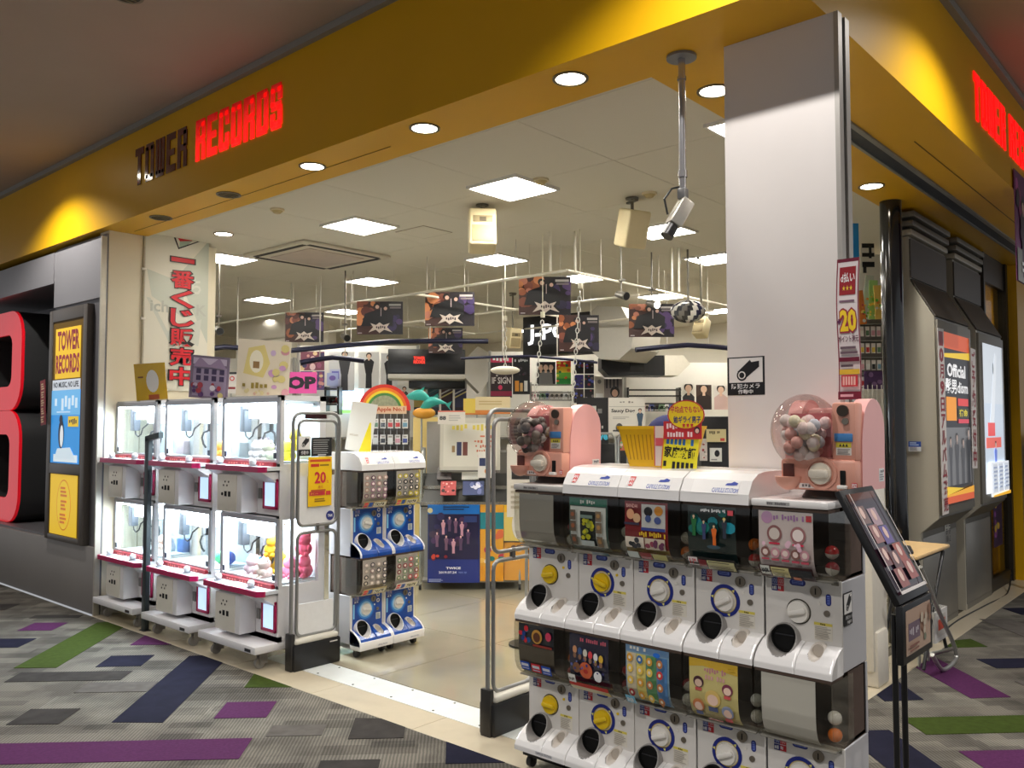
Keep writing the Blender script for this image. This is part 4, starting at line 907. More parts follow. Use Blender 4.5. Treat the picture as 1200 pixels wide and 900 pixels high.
# cards on top of the crane machines
def card_on(px, w_, h_, a, lab, dy):
    tag(a.build('display_card', GLOSSP, None, dy[0], dy[1], R(-6), dy[2]), lab, 'card', 'cards standing on the crane machines')
ct = 1.802
a = Art(.25, .31, (206, 168, 44), .006); a.rect(.0, .0, 1, .02, (190, 190, 170)); a.ell(.56, .52, .2, .3, (232, 230, 224)); a.rect(.40, .03, .74, .16, (176, 90, 50)); a.lines(.1, .6, .32, .68, 1, (120, 80, 40))
card_on(0, 0, 0, a, 'mustard yellow card with pale round shape on left crane machine', ((3.30, 6.90, ct), FACE+R(4), R(-4)))
a = Art(.30, .33, (122, 108, 128), .006); a.rect(.08, .06, .94, .74, (150, 134, 160)); [a.rect(.16+.2*i, .42+.16*j, .28+.2*i, .54+.16*j, (60, 46, 80)) for i in range(4) for j in range(2)]; a.blobs(.1, .08, .9, .34, 16, [(190, 170, 190), (206, 190, 120), (90, 80, 110), (160, 60, 70), (214, 210, 220), (90, 60, 110)], .04, .075); a.rect(.08, .8, .94, .95, (190, 176, 200)); a.poly([(.08, .74), (.25, .97), (.5, .78), (.75, .97), (.93, .74)], (150, 130, 160))
card_on(0, 0, 0, a, 'mauve patterned card on middle crane machine', ((3.36, 6.11, ct), FACE, R(5)))
a = Art(.38, .41, (226, 214, 190), .006); a.poly([(.12, .4), (.2, .85), (.5, .92), (.62, .6), (.5, .34)], (222, 204, 130)); a.ell(.36, .62, .13, .2, (240, 232, 206)); a.rect(.3, .5, .42, .62, (150, 116, 70)); a.blobs(.66, .1, .95, .9, 12, [(196, 150, 190), (206, 180, 210), (214, 200, 130), (222, 160, 170)], .05, .09); a.text('おたのしみ', .12, .14, .62, .25, (150, 130, 60), .03); a.blobs(.1, .04, .9, .12, 8, [(214, 200, 150), (206, 170, 150)], .02, .04)
card_on(0, 0, 0, a, 'large cream card with soft yellow and lilac patches on right crane machine', ((3.40, 5.42, ct), FACE, R(4)))

# ================================================================== SECURITY GATES
GSIL = mat('gate_silver', (146, 146, 144), .35, .55, noise=.03); GWHT = mat('gate_white_tube', (226, 226, 224), .3, noise=.02)
def rloop(x0, x1, z0, z1, r, y):
    P = []
    for cx, cz, a0 in ((x1-r, z1-r, 0), (x0+r, z1-r, 90), (x0+r, z0+r, 180), (x1-r, z0+r, 270)):
        P += [(cx+r*math.cos(R(a0+q)), y, cz+r*math.sin(R(a0+q))) for q in (0, 22.5, 45, 67.5, 90)]
    return P
def gate(label, loc):
    t = thing('security_gate', label, 'security gate', loc, 0, 'anti-theft gates at the entrance')
    L = .37
    MB().box(0, L, -.055, .055, 0, .17, bev=.012).build('base', BLK, t)
    MB().box(.012, L-.01, -.05, .05, .165, .205, bev=.018, seg=3).build('base_cap', mat('base_cap_ivory', (206, 202, 190), .4), t)
    MB().box(L-.09, L-.03, -.0565, -.0545, .145, .152).build('base_mark', WH, t, smooth=False)
    MB().box(-.012, .02, -.035, .035, 0, .24, bev=.006).build('foot', mat('foot_dark', (52, 50, 48), .4, .4), t)
    out = [(.008, -.0, .02), (.008, 0, 1.62)]+[(.068-.06*math.cos(R(q)), 0, 1.62+.06*math.sin(R(q))) for q in (30, 60, 90)]+[(L-.05+.06*math.sin(R(q)), 0, 1.62+.06*math.cos(R(q))) for q in (0, 30, 60, 90)]+[(L+.01, 0, .17)]
    MB().tube(out, .0125, 10).build('outer_tube', GSIL, t)
    MB().tube(rloop(.05, L-.01, .93, 1.63, .045, -.0), .0112, 10, True).build('upper_loop', GSIL, t)
    MB().tube(rloop(.05, L-.01, .21, .885, .045, -.0), .0112, 10, True).build('lower_loop', GSIL, t)
    MB().box(.19, .215, -.01, .01, .88, .94).build('bridge', mat('bridge_dark', (90, 88, 86), .4, .4), t, smooth=False)
    return t
g1 = gate('silver anti-theft gate by the crane machines with yellow poster', (3.24, 4.80, 0))
MB().box(.06, .34, -.004, .004, .22, .42).build('lower_panel', mat('gate_panel_white', (228, 228, 228), .35), g1, smooth=False)
MB().box(.06, .34, -.004, .004, .94, 1.26).build('middle_panel', mat('gate_panel_white', (228, 228, 228), .35), g1, smooth=False)
MB().box(.10, .27, -.008, .008, 1.642, 1.672, bev=.003).build('readout', mat('readout_maroon', (52, 14, 20), .25), g1)
g2 = gate('silver anti-theft gate beside the left pink capsule machine', (3.25, 3.05, 0))
# papers on the first gate
Y_ = 4.782
a = Art(.19, .33, (246, 200, 16), .002); a.rect(.06, .9, .94, .95, (214, 80, 40)); a.rect(.1, .80, .45, .86, (206, 50, 40)); a.lines(.48, .80, .92, .86, 1, (150, 110, 20)); a.text('20', .26, .46, .74, .70, (206, 40, 60), .03); a.text('%', .78, .46, .86, .52, (206, 40, 60)); a.text('還元', .4, .36, .62, .42, (190, 60, 40)); a.rect(.04, .22, .7, .30, (196, 50, 60)); a.rect(.74, .22, .94, .30, (206, 60, 50)); a.lines(.1, .28, .9, .36, 1, (190, 90, 40)); a.text('ポイント', .08, .24, .4, .28, (246, 210, 60)); a.lines(.25, .08, .8, .17, 2, (150, 110, 30))
tag(a.build('discount_poster', PRINT, None, (3.453, Y_, 1.055), R(90)), 'yellow poster with red 20 taped on the security gate', 'poster')
a = Art(.165, .125, (26, 26, 28), .002); a.lines(.08, .12, .92, .92, 7, (170, 170, 170), .3, .2); a.rect(.3, .05, .7, .1, (220, 220, 220))
tag(a.build('notice', PRINT, None, (3.463, Y_, 1.39), R(90)), 'black notice with white lines above the yellow poster on the gate', 'notice')
a = Art(.095, .13, (226, 224, 220), .002); a.rect(0, 0, 1, .32, (24, 24, 26)); camera_pict(a, .36, .98); a.text('作動中', .2, .06, .8, .26, WHITE)
tag(a.build('sticker', PRINT, None, (3.325, Y_, 1.395), R(90)), 'black and white camera sticker on the security gate beside black notice', 'sticker')
o = MB().cyl((0, 0, 0), (0, -.002, 0), .032, n=24).build('round_sticker', mat('sticker_navy', (40, 50, 130), .4), None, loc=(3.545, 4.794, .985)); tag(o, 'round dark blue sticker with white letters low on gate upper panel', 'sticker')
a = Art(.05, .022, (40, 50, 130), .0006); a.text('TAX', .1, .1, .9, .9, WHITE, .03); a.build('sticker_lettering', PRINT, o, (0, -.0026, -.011), R(90))
# dark post in front between left and middle crane
t = thing('post', 'dark slim post with flag-shaped top standing between left and middle crane machines', 'post', (3.13, 6.59, 0))
MB().box(-.03, .03, -.04, .04, .0, .006).build('foot_plate', BLK, t, smooth=False); MB().box(-.018, .018, -.03, .03, .0, 1.5, bev=.003).build('shaft', mat('post_slate', (52, 60, 62), .45, .2), t)
MB().add([(x, y, z) for x in (-.018, .018) for y, z in ((.03, 1.47), (.03, 1.51), (-.2, 1.545), (-.2, 1.50))], [(0, 1, 2, 3), (7, 6, 5, 4), (0, 4, 5, 1), (1, 5, 6, 2), (2, 6, 7, 3), (3, 7, 4, 0)]).build('arm', mat('post_slate', (52, 60, 62), .45, .2), t, smooth=False)
# ================================================================== SIGNS ON THE FASCIA
LET = {'T': [(0, .8, 1, 1), (.31, 0, .69, .8)], 'O': [(0, .08, .36, .92), (.64, .08, 1, .92), (.08, .82, .92, 1), (.08, 0, .92, .18)], 'W': [(0, .08, .27, 1), (.37, .08, .63, 1), (.73, .08, 1, 1), (.06, 0, .94, .17)],
       'E': [(0, 0, .38, 1), (.38, .82, 1, 1), (.38, .42, .9, .58), (.38, 0, 1, .18)], 'R': [(0, 0, .36, 1), (.36, .82, .92, 1), (.64, .52, 1, .92), (.36, .42, .92, .58), (.64, 0, 1, .42)],
       'C': [(0, .08, .36, .92), (.08, .82, .92, 1), (.08, 0, .92, .18), (.64, .6, 1, .92), (.64, .08, 1, .4)], 'D': [(0, 0, .36, 1), (.36, .82, .9, 1), (.36, 0, .9, .18), (.64, .08, 1, .92)],
       'S': [(.08, .82, .92, 1), (0, .52, .36, .92), (.08, .42, .92, .6), (.64, .08, 1, .5), (.08, 0, .92, .18), (.64, .64, 1, .92), (0, .08, .36, .36)]}
def red_gradient():
    m = mat('letter_red_lit', (255, 30, 26), .25, noise=0, emit=1); nt = m.node_tree; b = nt.nodes['Principled BSDF']
    tc = nt.nodes.new('ShaderNodeTexCoord'); sp = nt.nodes.new('ShaderNodeSeparateXYZ'); nt.links.new(tc.outputs['Generated'], sp.inputs[0])
    r = nt.nodes.new('ShaderNodeMapRange'); r.inputs[1].default_value = .15; r.inputs[2].default_value = 1; r.inputs[3].default_value = .85; r.inputs[4].default_value = .08
    nt.links.new(sp.outputs[2], r.inputs[0]); nt.links.new(r.outputs[0], b.inputs['Emission Strength']); return m
LDARK = mat('letter_maroon', (92, 16, 18), .12, noise=.05, coat=.6); LLIT = red_gradient(); LFULL = mat('letter_red_bright', (250, 14, 14), .4, noise=0, emit=.9)
def sign(label, loc, rz, words, hgt):
    t = thing('shop_sign', label, 'sign', loc, rz, 'lettering on the yellow fascias')
    for word, x0, lw, m in words:
        for k, ch in enumerate(word):
            b = MB(); q = lw*.82
            for (a, c, d, e) in LET[ch]: b.box(-.006, 0, -(x0+k*lw+d*q), -(x0+k*lw+a*q), c*hgt, e*hgt)
            b.build('letter', m, t, smooth=False)
sign('red letters on the front yellow fascia, first word dark and second word lit', (3.058, 6.76, 3.52), 0, [('TOWER', 0, .174, LDARK), ('RECORDS', .97, .162, LLIT)], .30)
sign('bright red letters on the side yellow fascia at upper right', (5.78, 1.288, 3.50), R(90), [('TOWER', 0, .176, LFULL), ('RECORDS', .98, .162, LFULL)], .30)

# ================================================================== LEFT FACADE
t = thing('giant_letter', 'giant red-faced dark grey letter in the facade niche', 'letter sign', (3.2, 9.60, .585))
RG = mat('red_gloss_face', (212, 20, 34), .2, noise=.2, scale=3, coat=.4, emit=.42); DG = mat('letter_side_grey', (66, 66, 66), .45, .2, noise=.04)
def rr(x0, x1, z0, z1, r, n=6):
    P = []
    for cx, cz, a0 in ((x1-r, z1-r, 0), (x0+r, z1-r, 90), (x0+r, z0+r, 180), (x1-r, z0+r, 270)):
        P += [(cx+r*math.cos(R(a0+90*k/n)), cz+r*math.sin(R(a0+90*k/n))) for k in range(n+1)]
    return P
for z0, z1 in ((0, 1.165), (1.17, 2.22)):
    o_ = rr(.0, 1.5, z0, z1, .30); i_ = rr(.27, 1.23, z0+.25, z1-.25, .12); n = len(o_)
    def shell(xa, xb, nm, m):
        V = [(xa, y, z) for y, z in o_]+[(xa, y, z) for y, z in i_]+[(xb, y, z) for y, z in o_]+[(xb, y, z) for y, z in i_]; F = []
        for k in range(n):
            j = (k+1) % n; F += [(k, j, n+j, n+k), (2*n+k, 3*n+k, 3*n+j, 2*n+j), (k, 2*n+k, 2*n+j, j), (n+k, n+j, 3*n+j, 3*n+k)]
        MB().add(V, F).build(nm, m, t)
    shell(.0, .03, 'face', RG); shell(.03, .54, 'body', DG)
t = thing('poster_case', 'tall grey poster case on the left facade with yellow and blue posters', 'poster case', (3.12, 8.06, .56))
fr = mat('case_frame_grey', (112, 106, 100), .4, .4, noise=.04)
MB().box(-.06, 0, .34, .42, 0, 2.1, bev=.004).box(-.06, 0, -.42, -.34, 0, 2.1, bev=.004).box(-.06, 0, -.35, .35, 1.99, 2.1, bev=.004).box(-.06, 0, -.35, .35, 0, .05, bev=.004).box(-.06, 0, -.35, .35, .60, .69, bev=.004).build('frame', fr, t)
MB().box(-.05, -.004, -.34, .34, .05, 2.0).build('backing', mat('case_dark', (120, 90, 20), .6), t, smooth=False)
a = Art(.56, .46, (236, 190, 24), .003); a.text('TOWER', .08, .55, .95, .95, (130, 20, 40), .04); a.text('RECORDS', .03, .1, .97, .48, (140, 24, 46), .04); a.build('top_poster', LITP, t, (-.053, .0, 1.46))
a = Art(.62, .1, (206, 212, 220), .003); a.text('NO MUSIC, NO LIFE.', .04, .2, .96, .8, (30, 34, 44), .03); a.build('slogan_strip', LITP, t, (-.053, .02, 1.35))
a = Art(.64, .66, (48, 150, 226), .003); a.rect(0, .66, 1, 1, (110, 184, 236)); a.text('タワレコの夏', .12, .72, .95, .92, (214, 236, 250)); a.lines(.2, .68, .8, .72, 1, (190, 220, 246)); a.rect(.12, .02, .95, .12, (226, 240, 246)); a.poly([(.15, .06), (.9, .06), (.7, .22), (.25, .2)], (214, 232, 242)); a.ell(.38, .40, .10, .20, (24, 30, 50)); a.ell(.40, .37, .06, .15, (230, 236, 240)); a.ell(.37, .60, .06, .06, (24, 30, 50)); a.rect(.62, .50, .97, .64, (236, 196, 30)); a.text('SALE', .66, .53, .93, .61, (40, 40, 50), .03)
a.build('middle_poster', LITP, t, (-.053, .02, .69+.0+.005+.0))
a = Art(.64, .02, (40, 110, 200), .003); a.build('poster_edge', LITP, t, (-.053, .02, 1.347-.02))
a = Art(.60, .54, (240, 196, 34), .003); a.ell(.52, .5, .26, .42, (196, 130, 30), 28); a.ell(.52, .5, .245, .40, (240, 200, 44), 28); a.vtext('夏得祭', .40, .18, .64, .84, (200, 120, 40), .04); a.build('bottom_poster', LITP, t, (-.053, .02, .055))
o = Art(.12, .42, (140, 30, 36), .003); o.vtext('タワレコ祭', .2, .04, .8, .96, (226, 190, 150), .03)
tag(o.build('tag_strip', PRINT, None, (3.035, 8.50, 1.60), 0, 0, R(-6)), 'narrow dark red strip with pale letters on the edge of the poster case', 'strip')
# ---------------- banner
a = Art(.60, 1.50, (232, 228, 212), .004); G1 = (200, 204, 190)
a.poly([(.5, .7), (1, .95), (1, .3), (.72, .52)], G1); a.poly([(.02, .72), (.6, .66), (.6, .45), (.1, .56)], (206, 210, 196)); a.poly([(.02, .55), (.08, .55), (.7, .12), (.62, .12)], (212, 214, 202)); a.poly([(.3, .35), (.9, .45), (.85, .28)], (214, 216, 204)); a.text('ich   n K', .08, .47, .98, .54, (190, 192, 180), .02); a.text('ち', .7, .60, .88, .70, (222, 222, 210), .05)
a.poly([(.36, .99), (.95, 1), (1, .965), (.50, .865)], (30, 30, 30)); a.poly([(.40, .985), (.93, .992), (.96, .963), (.51, .876)], (232, 228, 212)); a.poly([(.44, .96), (.66, .985), (.72, .93), (.52, .915)], (206, 34, 44)); a.poly([(.52, .915), (.72, .93), (.66, .905), (.51, .876)], (170, 190, 170)); a.poly([(.78, .995), (.95, 1), (1, .965), (.9, .975)], (30, 30, 60)); a.text('くじ', .74, .945, .9, .97, (40, 40, 40))
a.vtext('一番くじ販売中', .39, .03, .76, .86, (214, 24, 40), .05, gap=.04, out=(20, 16, 18), obold=.11)
t = thing('hanging_banner', 'white cloth banner with red Japanese letters on the beige wall', 'banner', (3.755, 7.405, 1.91))
a.build('cloth', PRINT, t, (0, 0, 0), R(90))
MB().cyl((-.312, -.008, -.06), (-.312, -.008, 1.36), .007, n=8).build('pole', mat('banner_pole', (214, 208, 190), .4), t)
for z in (.16, .62, 1.06): MB().box(-.34, -.296, -.016, -.004, z, z+.022, bev=.003).build('tab', mat('banner_tab', (236, 232, 220), .6), t)

# ================================================================== CEILING FITTINGS OF THE SHOP
t = thing('security_camera', 'silver security camera hanging on a long pole from the yellow soffit', 'camera', (3.36, 1.94, SOFF_Z))
CH = mat('pole_chrome', (190, 190, 194), .25, .8, noise=.03)
MB().cyl((0, 0, -.012), (0, 0, 0), .068, n=28).build('ceiling_plate', mat('plate_grey', (130, 132, 138), .4, .4), t)
MB().cyl((0, 0, -.62), (0, 0, -.012), .0165, n=16).cyl((0, 0, -.11), (0, 0, -.095), .021, n=16).cyl((0, 0, -.56), (0, 0, -.53), .021, n=16).build('pole', CH, t)
MB().box(-.02, .02, -.02, .02, -.66, -.61, bev=.006).build('bracket', mat('bracket_grey', (120, 120, 120), .4, .5), t)
b = MB().box(-.10, .04, -.032, .032, -.032, .032, bev=.01).build('body', mat('camera_silver', (176, 172, 162), .35, .4, noise=.1), t, loc=(.0, .0, -.70), rot=(0, R(-58), R(-30)))
MB().cyl((-.10, 0, 0), (-.16, 0, 0), .026, .03, n=18).build('lens', BLK, b)
MB().tube([(0, 0, -.6), (-.03, .04, -.61), (-.06, .06, -.66), (-.05, .05, -.73)], .005, 6).build('cable', BLK, t)
def speaker(label, px, py, top, d, yaw, tilt, hgt=.30):
    p = at(px, py, d); t = thing('ceiling_speaker', label, 'speaker', (p.x, p.y, SHOP_Z), yaw, 'cream speakers under the shop ceiling')
    cz = p.z-SHOP_Z
    IV = mat('speaker_ivory', (226, 210, 166), .5, noise=.03)
    MB().cyl((0, 0, -.01), (0, 0, 0), .05, n=18).cyl((0, 0, cz), (0, 0, -.01), .012, n=10).box(-.06, .06, -.015, .015, -.035, -.02).build('bracket', mat('speaker_bracket', (110, 104, 90), .4, .4), t)
    w_, dp = hgt*.68, hgt*.62
    b = MB().box(-dp/2, dp/2, -w_/2, w_/2, -hgt/2, hgt/2, bev=.018, seg=3).build('cabinet', IV, t, loc=(0, 0, cz), rot=(0, tilt, 0))
    MB().box(-dp/2-.006, -dp/2, -w_*.40, w_*.40, -hgt*.42, hgt*.02, bev=.003).build('grille', mat('speaker_grille', (166, 150, 112), .6, noise=.2, scale=200), b)
    MB().box(-dp/2-.004, -dp/2, -w_*.36, w_*.36, hgt*.10, hgt*.28, bev=.002).build('horn', mat('speaker_horn', (150, 134, 98), .5), b)
    MB().prism([(-dp/2-.007, hgt*.12), (-dp/2-.004, hgt*.24), (-dp/2-.004, hgt*.12)], 'y', -w_*.12, w_*.12).build('horn_throat', mat('horn_dark', (90, 80, 60), .5), b)
    return t
speaker('cream ceiling speaker facing the entrance, left of the two', 565, 271, 245, 6.6, FACE+R(6), R(14), .31)
speaker('cream ceiling speaker seen from behind, right of the two', 741, 268, 232, 6.4, FACE+R(205), R(18), .28)
sp = speaker('small cream speaker low behind the angular sign box, near the round mirror', 822, 384, 0, 8.6, FACE+R(-40), R(25), .20); speaker('small cream speaker beside the letter sign board', 601, 396, 0, 11, FACE+R(30), R(-10), .26)
# air conditioner cassette
t = thing('air_conditioner', 'square ceiling air conditioner cassette with dark slots', 'air conditioner', (5.05, 7.08, SHOP_Z))
MB().box(-.52, .52, -.52, .52, -.03, -.002, bev=.008).build('panel', mat('ac_panel', (214, 206, 188), .5), t)
for a_, b_, c_, d_ in ((-.47, -.42, -.42, .42), (.42, .47, -.42, .42), (-.42, .42, -.47, -.42), (-.42, .42, .42, .47)): MB().box(a_, b_, c_, d_, -.034, -.029).build('air_slot', mat('slot_dark', (36, 32, 28), .6), t, smooth=False)
MB().box(-.33, .33, -.33, .33, -.04, -.028, bev=.006).build('grille', mat('ac_grille', (196, 180, 168), .5, noise=.1, scale=6), t)
h = struct('trim_10', MB().box(4.9, 5.25, 5.35, 5.72, SHOP_Z-.003, SHOP_Z), mat('hatch_line', (150, 138, 116), .6), smooth=False)
MB().box(4.91, 5.24, 5.36, 5.71, SHOP_Z-.005, SHOP_Z-.001).build('hatch', SHOPC, h, smooth=False)
for px, py, lab in ((634, 210, 'smoke detector beside the nearest ceiling light panel'), (761, 226, 'flat round detector beside the right cream speaker'), (325, 245, 'small round detector above the white banner')):
    p = on('z', SHOP_Z, px, py); t = thing('smoke_detector', lab, 'detector', p, 0)
    MB().cyl((0, 0, -.015), (0, 0, 0), .055, n=22).build('base', mat('detector_cream', (226, 212, 176), .5), t); MB().cyl((0, 0, -.035), (0, 0, -.015), .026, .045, n=20).build('sensor', mat('detector_tan', (190, 170, 120), .5), t)
# pipe frame hung on wires
RAIL = mat('rail_white', (222, 216, 200), .4, .2); WIRE = mat('hanger_wire', (206, 200, 188), .4, .4)
RZ = 2.95
def rail(label, a, b, r=.014, m=RAIL, name='hanging_rail', cat='rail', n=3, group='white display rails under the ceiling'):
    a = Vector(a); b = Vector(b); t = thing(name, label, cat, (a+b)/2, 0, group); q = (a+b)/2
    MB().tube([a-q, b-q], r, 8).build('tube', m, t)
    for k in range(n):
        p = a.lerp(b, (k+.5)/n)-q; MB().cyl(p, (p.x, p.y, SHOP_Z-q.z), .0035, n=6).build('wire', WIRE, t)
c0 = on('z', RZ, 665, 317)
rail('front white display rail hung along the entrance', (c0.x, c0.y, RZ), (c0.x, c0.y+7.2, RZ), n=6)
rail('white display rail running back from the front corner', (c0.x, c0.y, RZ), (c0.x+4, c0.y, RZ), n=4)
rail('second white display rail behind the front one', (c0.x+1.6, c0.y+.3, RZ), (c0.x+1.6, c0.y+7.5, RZ), n=5)
rail('third white display rail further back', (c0.x+3.2, c0.y+.3, RZ), (c0.x+3.2, c0.y+8, RZ), n=5)
for k, dy in enumerate((2.0, 4.2)): rail('white cross rail joining the display rails, %s' % ['nearer the letter sign board', 'nearer the white banner'][k], (c0.x, c0.y+dy, RZ), (c0.x+3.2, c0.y+dy, RZ), n=2)
# navy light rails
NV = mat('navy_rail', (24, 25, 54), .35, .2)
for lab, p, q in (('navy canopy rail at left above the pink board', (225, 413), (300, 410)), ('navy canopy rail behind the hanging posters', (340, 411), (572, 400)), ('lower navy canopy rail above the figure posters', (352, 425), (426, 423)), ('navy canopy rail by the right speakers', (745, 410), (865, 409)), ('thin navy rail left of the letter sign board', (540, 420), (700, 425))):
    a, b = at(*p, 9.6), at(*q, 9.9); mid = (a+b)/2+Vector((0, 0, .03))
    t = thing('canopy_rail', lab, 'rail', mid, 0, 'navy canopy rails'); MB().tube([a-mid, (a*.75+b*.25)+Vector((0, 0, .03))-mid, Vector((0, 0, .02)), (a*.25+b*.75)+Vector((0, 0, .03))-mid, b-mid], .03 if 'thin' not in lab else .016, 10).build('tube', NV, t)
    for s in (.3, .7):
        u = a.lerp(b, s)-mid; MB().cyl((u.x, u.y, u.z+.04), (u.x, u.y, SHOP_Z-mid.z), .008, n=6).build('hanger', WIRE, t)
# hanging posters (each with two strings)
def gig_art(w_, h_):
    a = Art(w_, h_, (26, 20, 26), .004); a.rect(0, 0, .5, 1, (64, 36, 30)); a.blobs(.0, .3, .42, 1, 16, [(150, 84, 50), (206, 132, 84), (130, 74, 56), (96, 52, 46), (190, 120, 96)], .05, .12); a.blobs(.65, .1, .98, .8, 8, [(54, 40, 80), (76, 54, 98), (40, 34, 60)], .05, .12)
    a.poly([(.1, .25), (.18, .62), (.42, .74), (.62, .76), (.8, .6), (.78, .25)], (16, 15, 18)); a.ell(.43, .86, .065, None, (14, 12, 14)); a.ell(.445, .83, .042, None, (206, 170, 150)); a.ell(.63, .81, .06, None, (14, 12, 14)); a.ell(.625, .78, .038, None, (196, 160, 142)); a.rect(.52, .55, .535, .8, (190, 170, 170))
    a.poly([(.30, .34), (.42, .28), (.5, .36), (.58, .28), (.72, .34), (.66, .22), (.78, .06), (.6, .14), (.5, .04), (.42, .14), (.26, .06), (.36, .22)], (206, 192, 180)); a.text('METAL', .38, .16, .64, .26, (60, 44, 50), .04); a.rect(.70, .86, .96, .92, (170, 164, 160)); a.rect(.72, .78, .96, .83, (120, 110, 112)); a.rect(.03, .03, .12, .05, (200, 190, 190)); return a
HP = [('upper hanging band poster at far left over the cream card', 334, 366, 379, 401, 10.2), ('hanging band poster above the figure posters', 418, 353, 472, 392, 9.2), ('hanging band poster in the middle row, directly above another one', 498, 342, 556, 382, 9.0), ('small hanging band poster lowest, in front of the black canopy', 502, 384, 542, 414, 11.2),
      ('largest hanging band poster, under the rail corner', 608, 324, 669, 369, 8.0), ('hanging band poster overlapping the letter sign board', 655, 369, 702, 412, 9.4), ('hanging band poster at right beside the round mirror', 737, 356, 790, 395, 8.8)]
for lab, x0, y0, x1, y1, d in HP:
    p = at((x0+x1)/2, y1, d); w_, h_ = wid(x1-x0, d), wid(y1-y0, d)
    t = thing('hanging_poster', lab, 'poster', p, FACE, 'band posters hanging from the rails')
    gig_art(w_, h_).build('print', PRINT, t)
    for s in (-.3, .3): MB().cyl((.002, s*w_, h_), (.002, s*w_, min(SHOP_Z-p.z, h_+.35 if p.z+h_+.35 < SHOP_Z else 9)), .002, n=5).build('string', WIRE, t)
# chains with hanging decorations
def chain(label, px, y0, y1, d, end):
    a, b = at(px, y0, d), at(px-(0 if end == 'oval' else 10), y1, d); t = thing('hanging_chain', label, 'chain', b, FACE, 'white chains hanging from the rails')
    n = int((a.z-b.z)/.045); m = MB()
    for k in range(n):
        p = Vector((0, 0, 0)).lerp(a-b, k/n); c_ = math.cos(YAW); s_ = math.sin(YAW)
        p = Vector((p.x*c_+p.y*s_, -p.x*s_+p.y*c_, p.z)); e = (.0, .014, .02) if k % 2 else (.014, .0, .02)
        m.tube([(p.x+e[0]*math.cos(q*math.pi/4), p.y+e[1]*math.cos(q*math.pi/4), p.z+.024*math.sin(q*math.pi/4)) for q in range(8)], .005, 5, True)
    m.build('links', mat('chain_white', (206, 204, 196), .4), t)
    hk = Vector((0, 0, (a-b).z)); c_ = a-b; hk = Vector((c_.x*math.cos(YAW)+c_.y*math.sin(YAW), -c_.x*math.sin(YAW)+c_.y*math.cos(YAW), c_.z)); MB().cyl(hk, hk+Vector((0, 0, SHOP_Z-a.z)), .004, n=6).cyl(hk, hk+Vector((0, 0, .05)), .02, n=8).build('hook', mat('hook_cream', (226, 220, 196), .4), t)
chain('white chain holding the pale oval plate', 592, 376, 434, 8.6, 'oval'); chain('white chain left of the pair below largest band poster', 636, 372, 470, 7.6, ''); chain('white chain right of the pair below largest band poster', 680, 338, 480, 7.4, '')
p = at(592, 434, 8.6); o = MB().sph((0, 0, 0), .15, (.5, 1, .3), n=20, m=10).build('oval_plate', mat('plate_ivory', (222, 214, 196), .45), None, loc=p, rot=(0, 0, FACE)); tag(o, 'pale oval plate hanging on a white chain before the red poster', 'plate')
# spot lamps on the rails
for lab, px, py, d, lit in (('small lit spot lamp hanging in front of the right band poster', 764, 356, 8.4, 1), ('small video camera hanging from the rail right of largest poster', 728, 346, 8, 0), ('small rail spotlight above the figure posters', 404, 395, 9.4, 0), ('small rail spotlight left of cream card', 256, 387, 8.6, 0)):
    p = at(px, py, d); t = thing('spot_lamp', lab, 'spot lamp', p, FACE+R(30))
    MB().cyl((-.08, 0, -.02), (.06, 0, .02), .04, .03, n=14).build('head', mat('spot_grey', (120, 116, 108), .4, .4), t)
    MB().cyl((0, 0, .02), (0, 0, SHOP_Z-p.z), .008, n=8).box(-.04, .04, -.02, .02, .13, .15).build('stem', mat('spot_grey', (120, 116, 108), .4, .4), t)
    MB().cyl((-.082, 0, -.0205), (-.0805, 0, -.02), .036, n=14).build('lamp', mat_emit('spot_lamp_glow', (255, 246, 230), 14) if lit else BLK, t)
# convex mirror
p = at(806, 365, 8.2); t = thing('convex_mirror', 'striped round convex mirror by the right speakers', 'mirror', p, FACE+R(-15), None, R(-25))
m_ = MB().sph((0, 0, 0), .16, (.35, 1.05, .72), n=36, m=14); m_.c = [[(26, 28, 56), (170, 166, 156), (44, 44, 48), (96, 92, 86), (30, 30, 34), (206, 200, 190)][((q % 36)+(q//36)//2)//2 % 6] for q in range(len(m_.f))]; m_.build('mirror_face', mat_print('striped_reflector', .2, 0, .5), t); MB().tube([(.04, 0, 0), (.12, 0, .1), (.12+math.tan(R(25))*(SHOP_Z-p.z-.1), 0, SHOP_Z-p.z+.0)], .01, 8).build('arm', mat('spot_grey', (120, 116, 108), .4, .4), t)
# pipes from the ceiling near the mirror
for k, px in enumerate((788, 796)):
    a = at(px, 342, 8.2); t = thing('drop_pipe', 'thin white drop pipe from the ceiling above the round mirror, %s' % ['left', 'right'][k], 'pipe', (a.x, a.y, SHOP_Z), 0, 'white drop pipes'); MB().cyl((0, 0, a.z-SHOP_Z), (0, 0, 0), .011, n=8).build('pipe', RAIL, t)
for k, px in enumerate((645, 674)):
    a = at(px, 318, 7.5); t = thing('drop_pipe', 'thin white drop pipe above largest band poster, %s' % ['left', 'right'][k], 'pipe', (a.x, a.y, SHOP_Z), 0, 'white drop pipes'); MB().cyl((0, 0, a.z-SHOP_Z), (0, 0, 0), .011, n=8).build('pipe', RAIL, t)
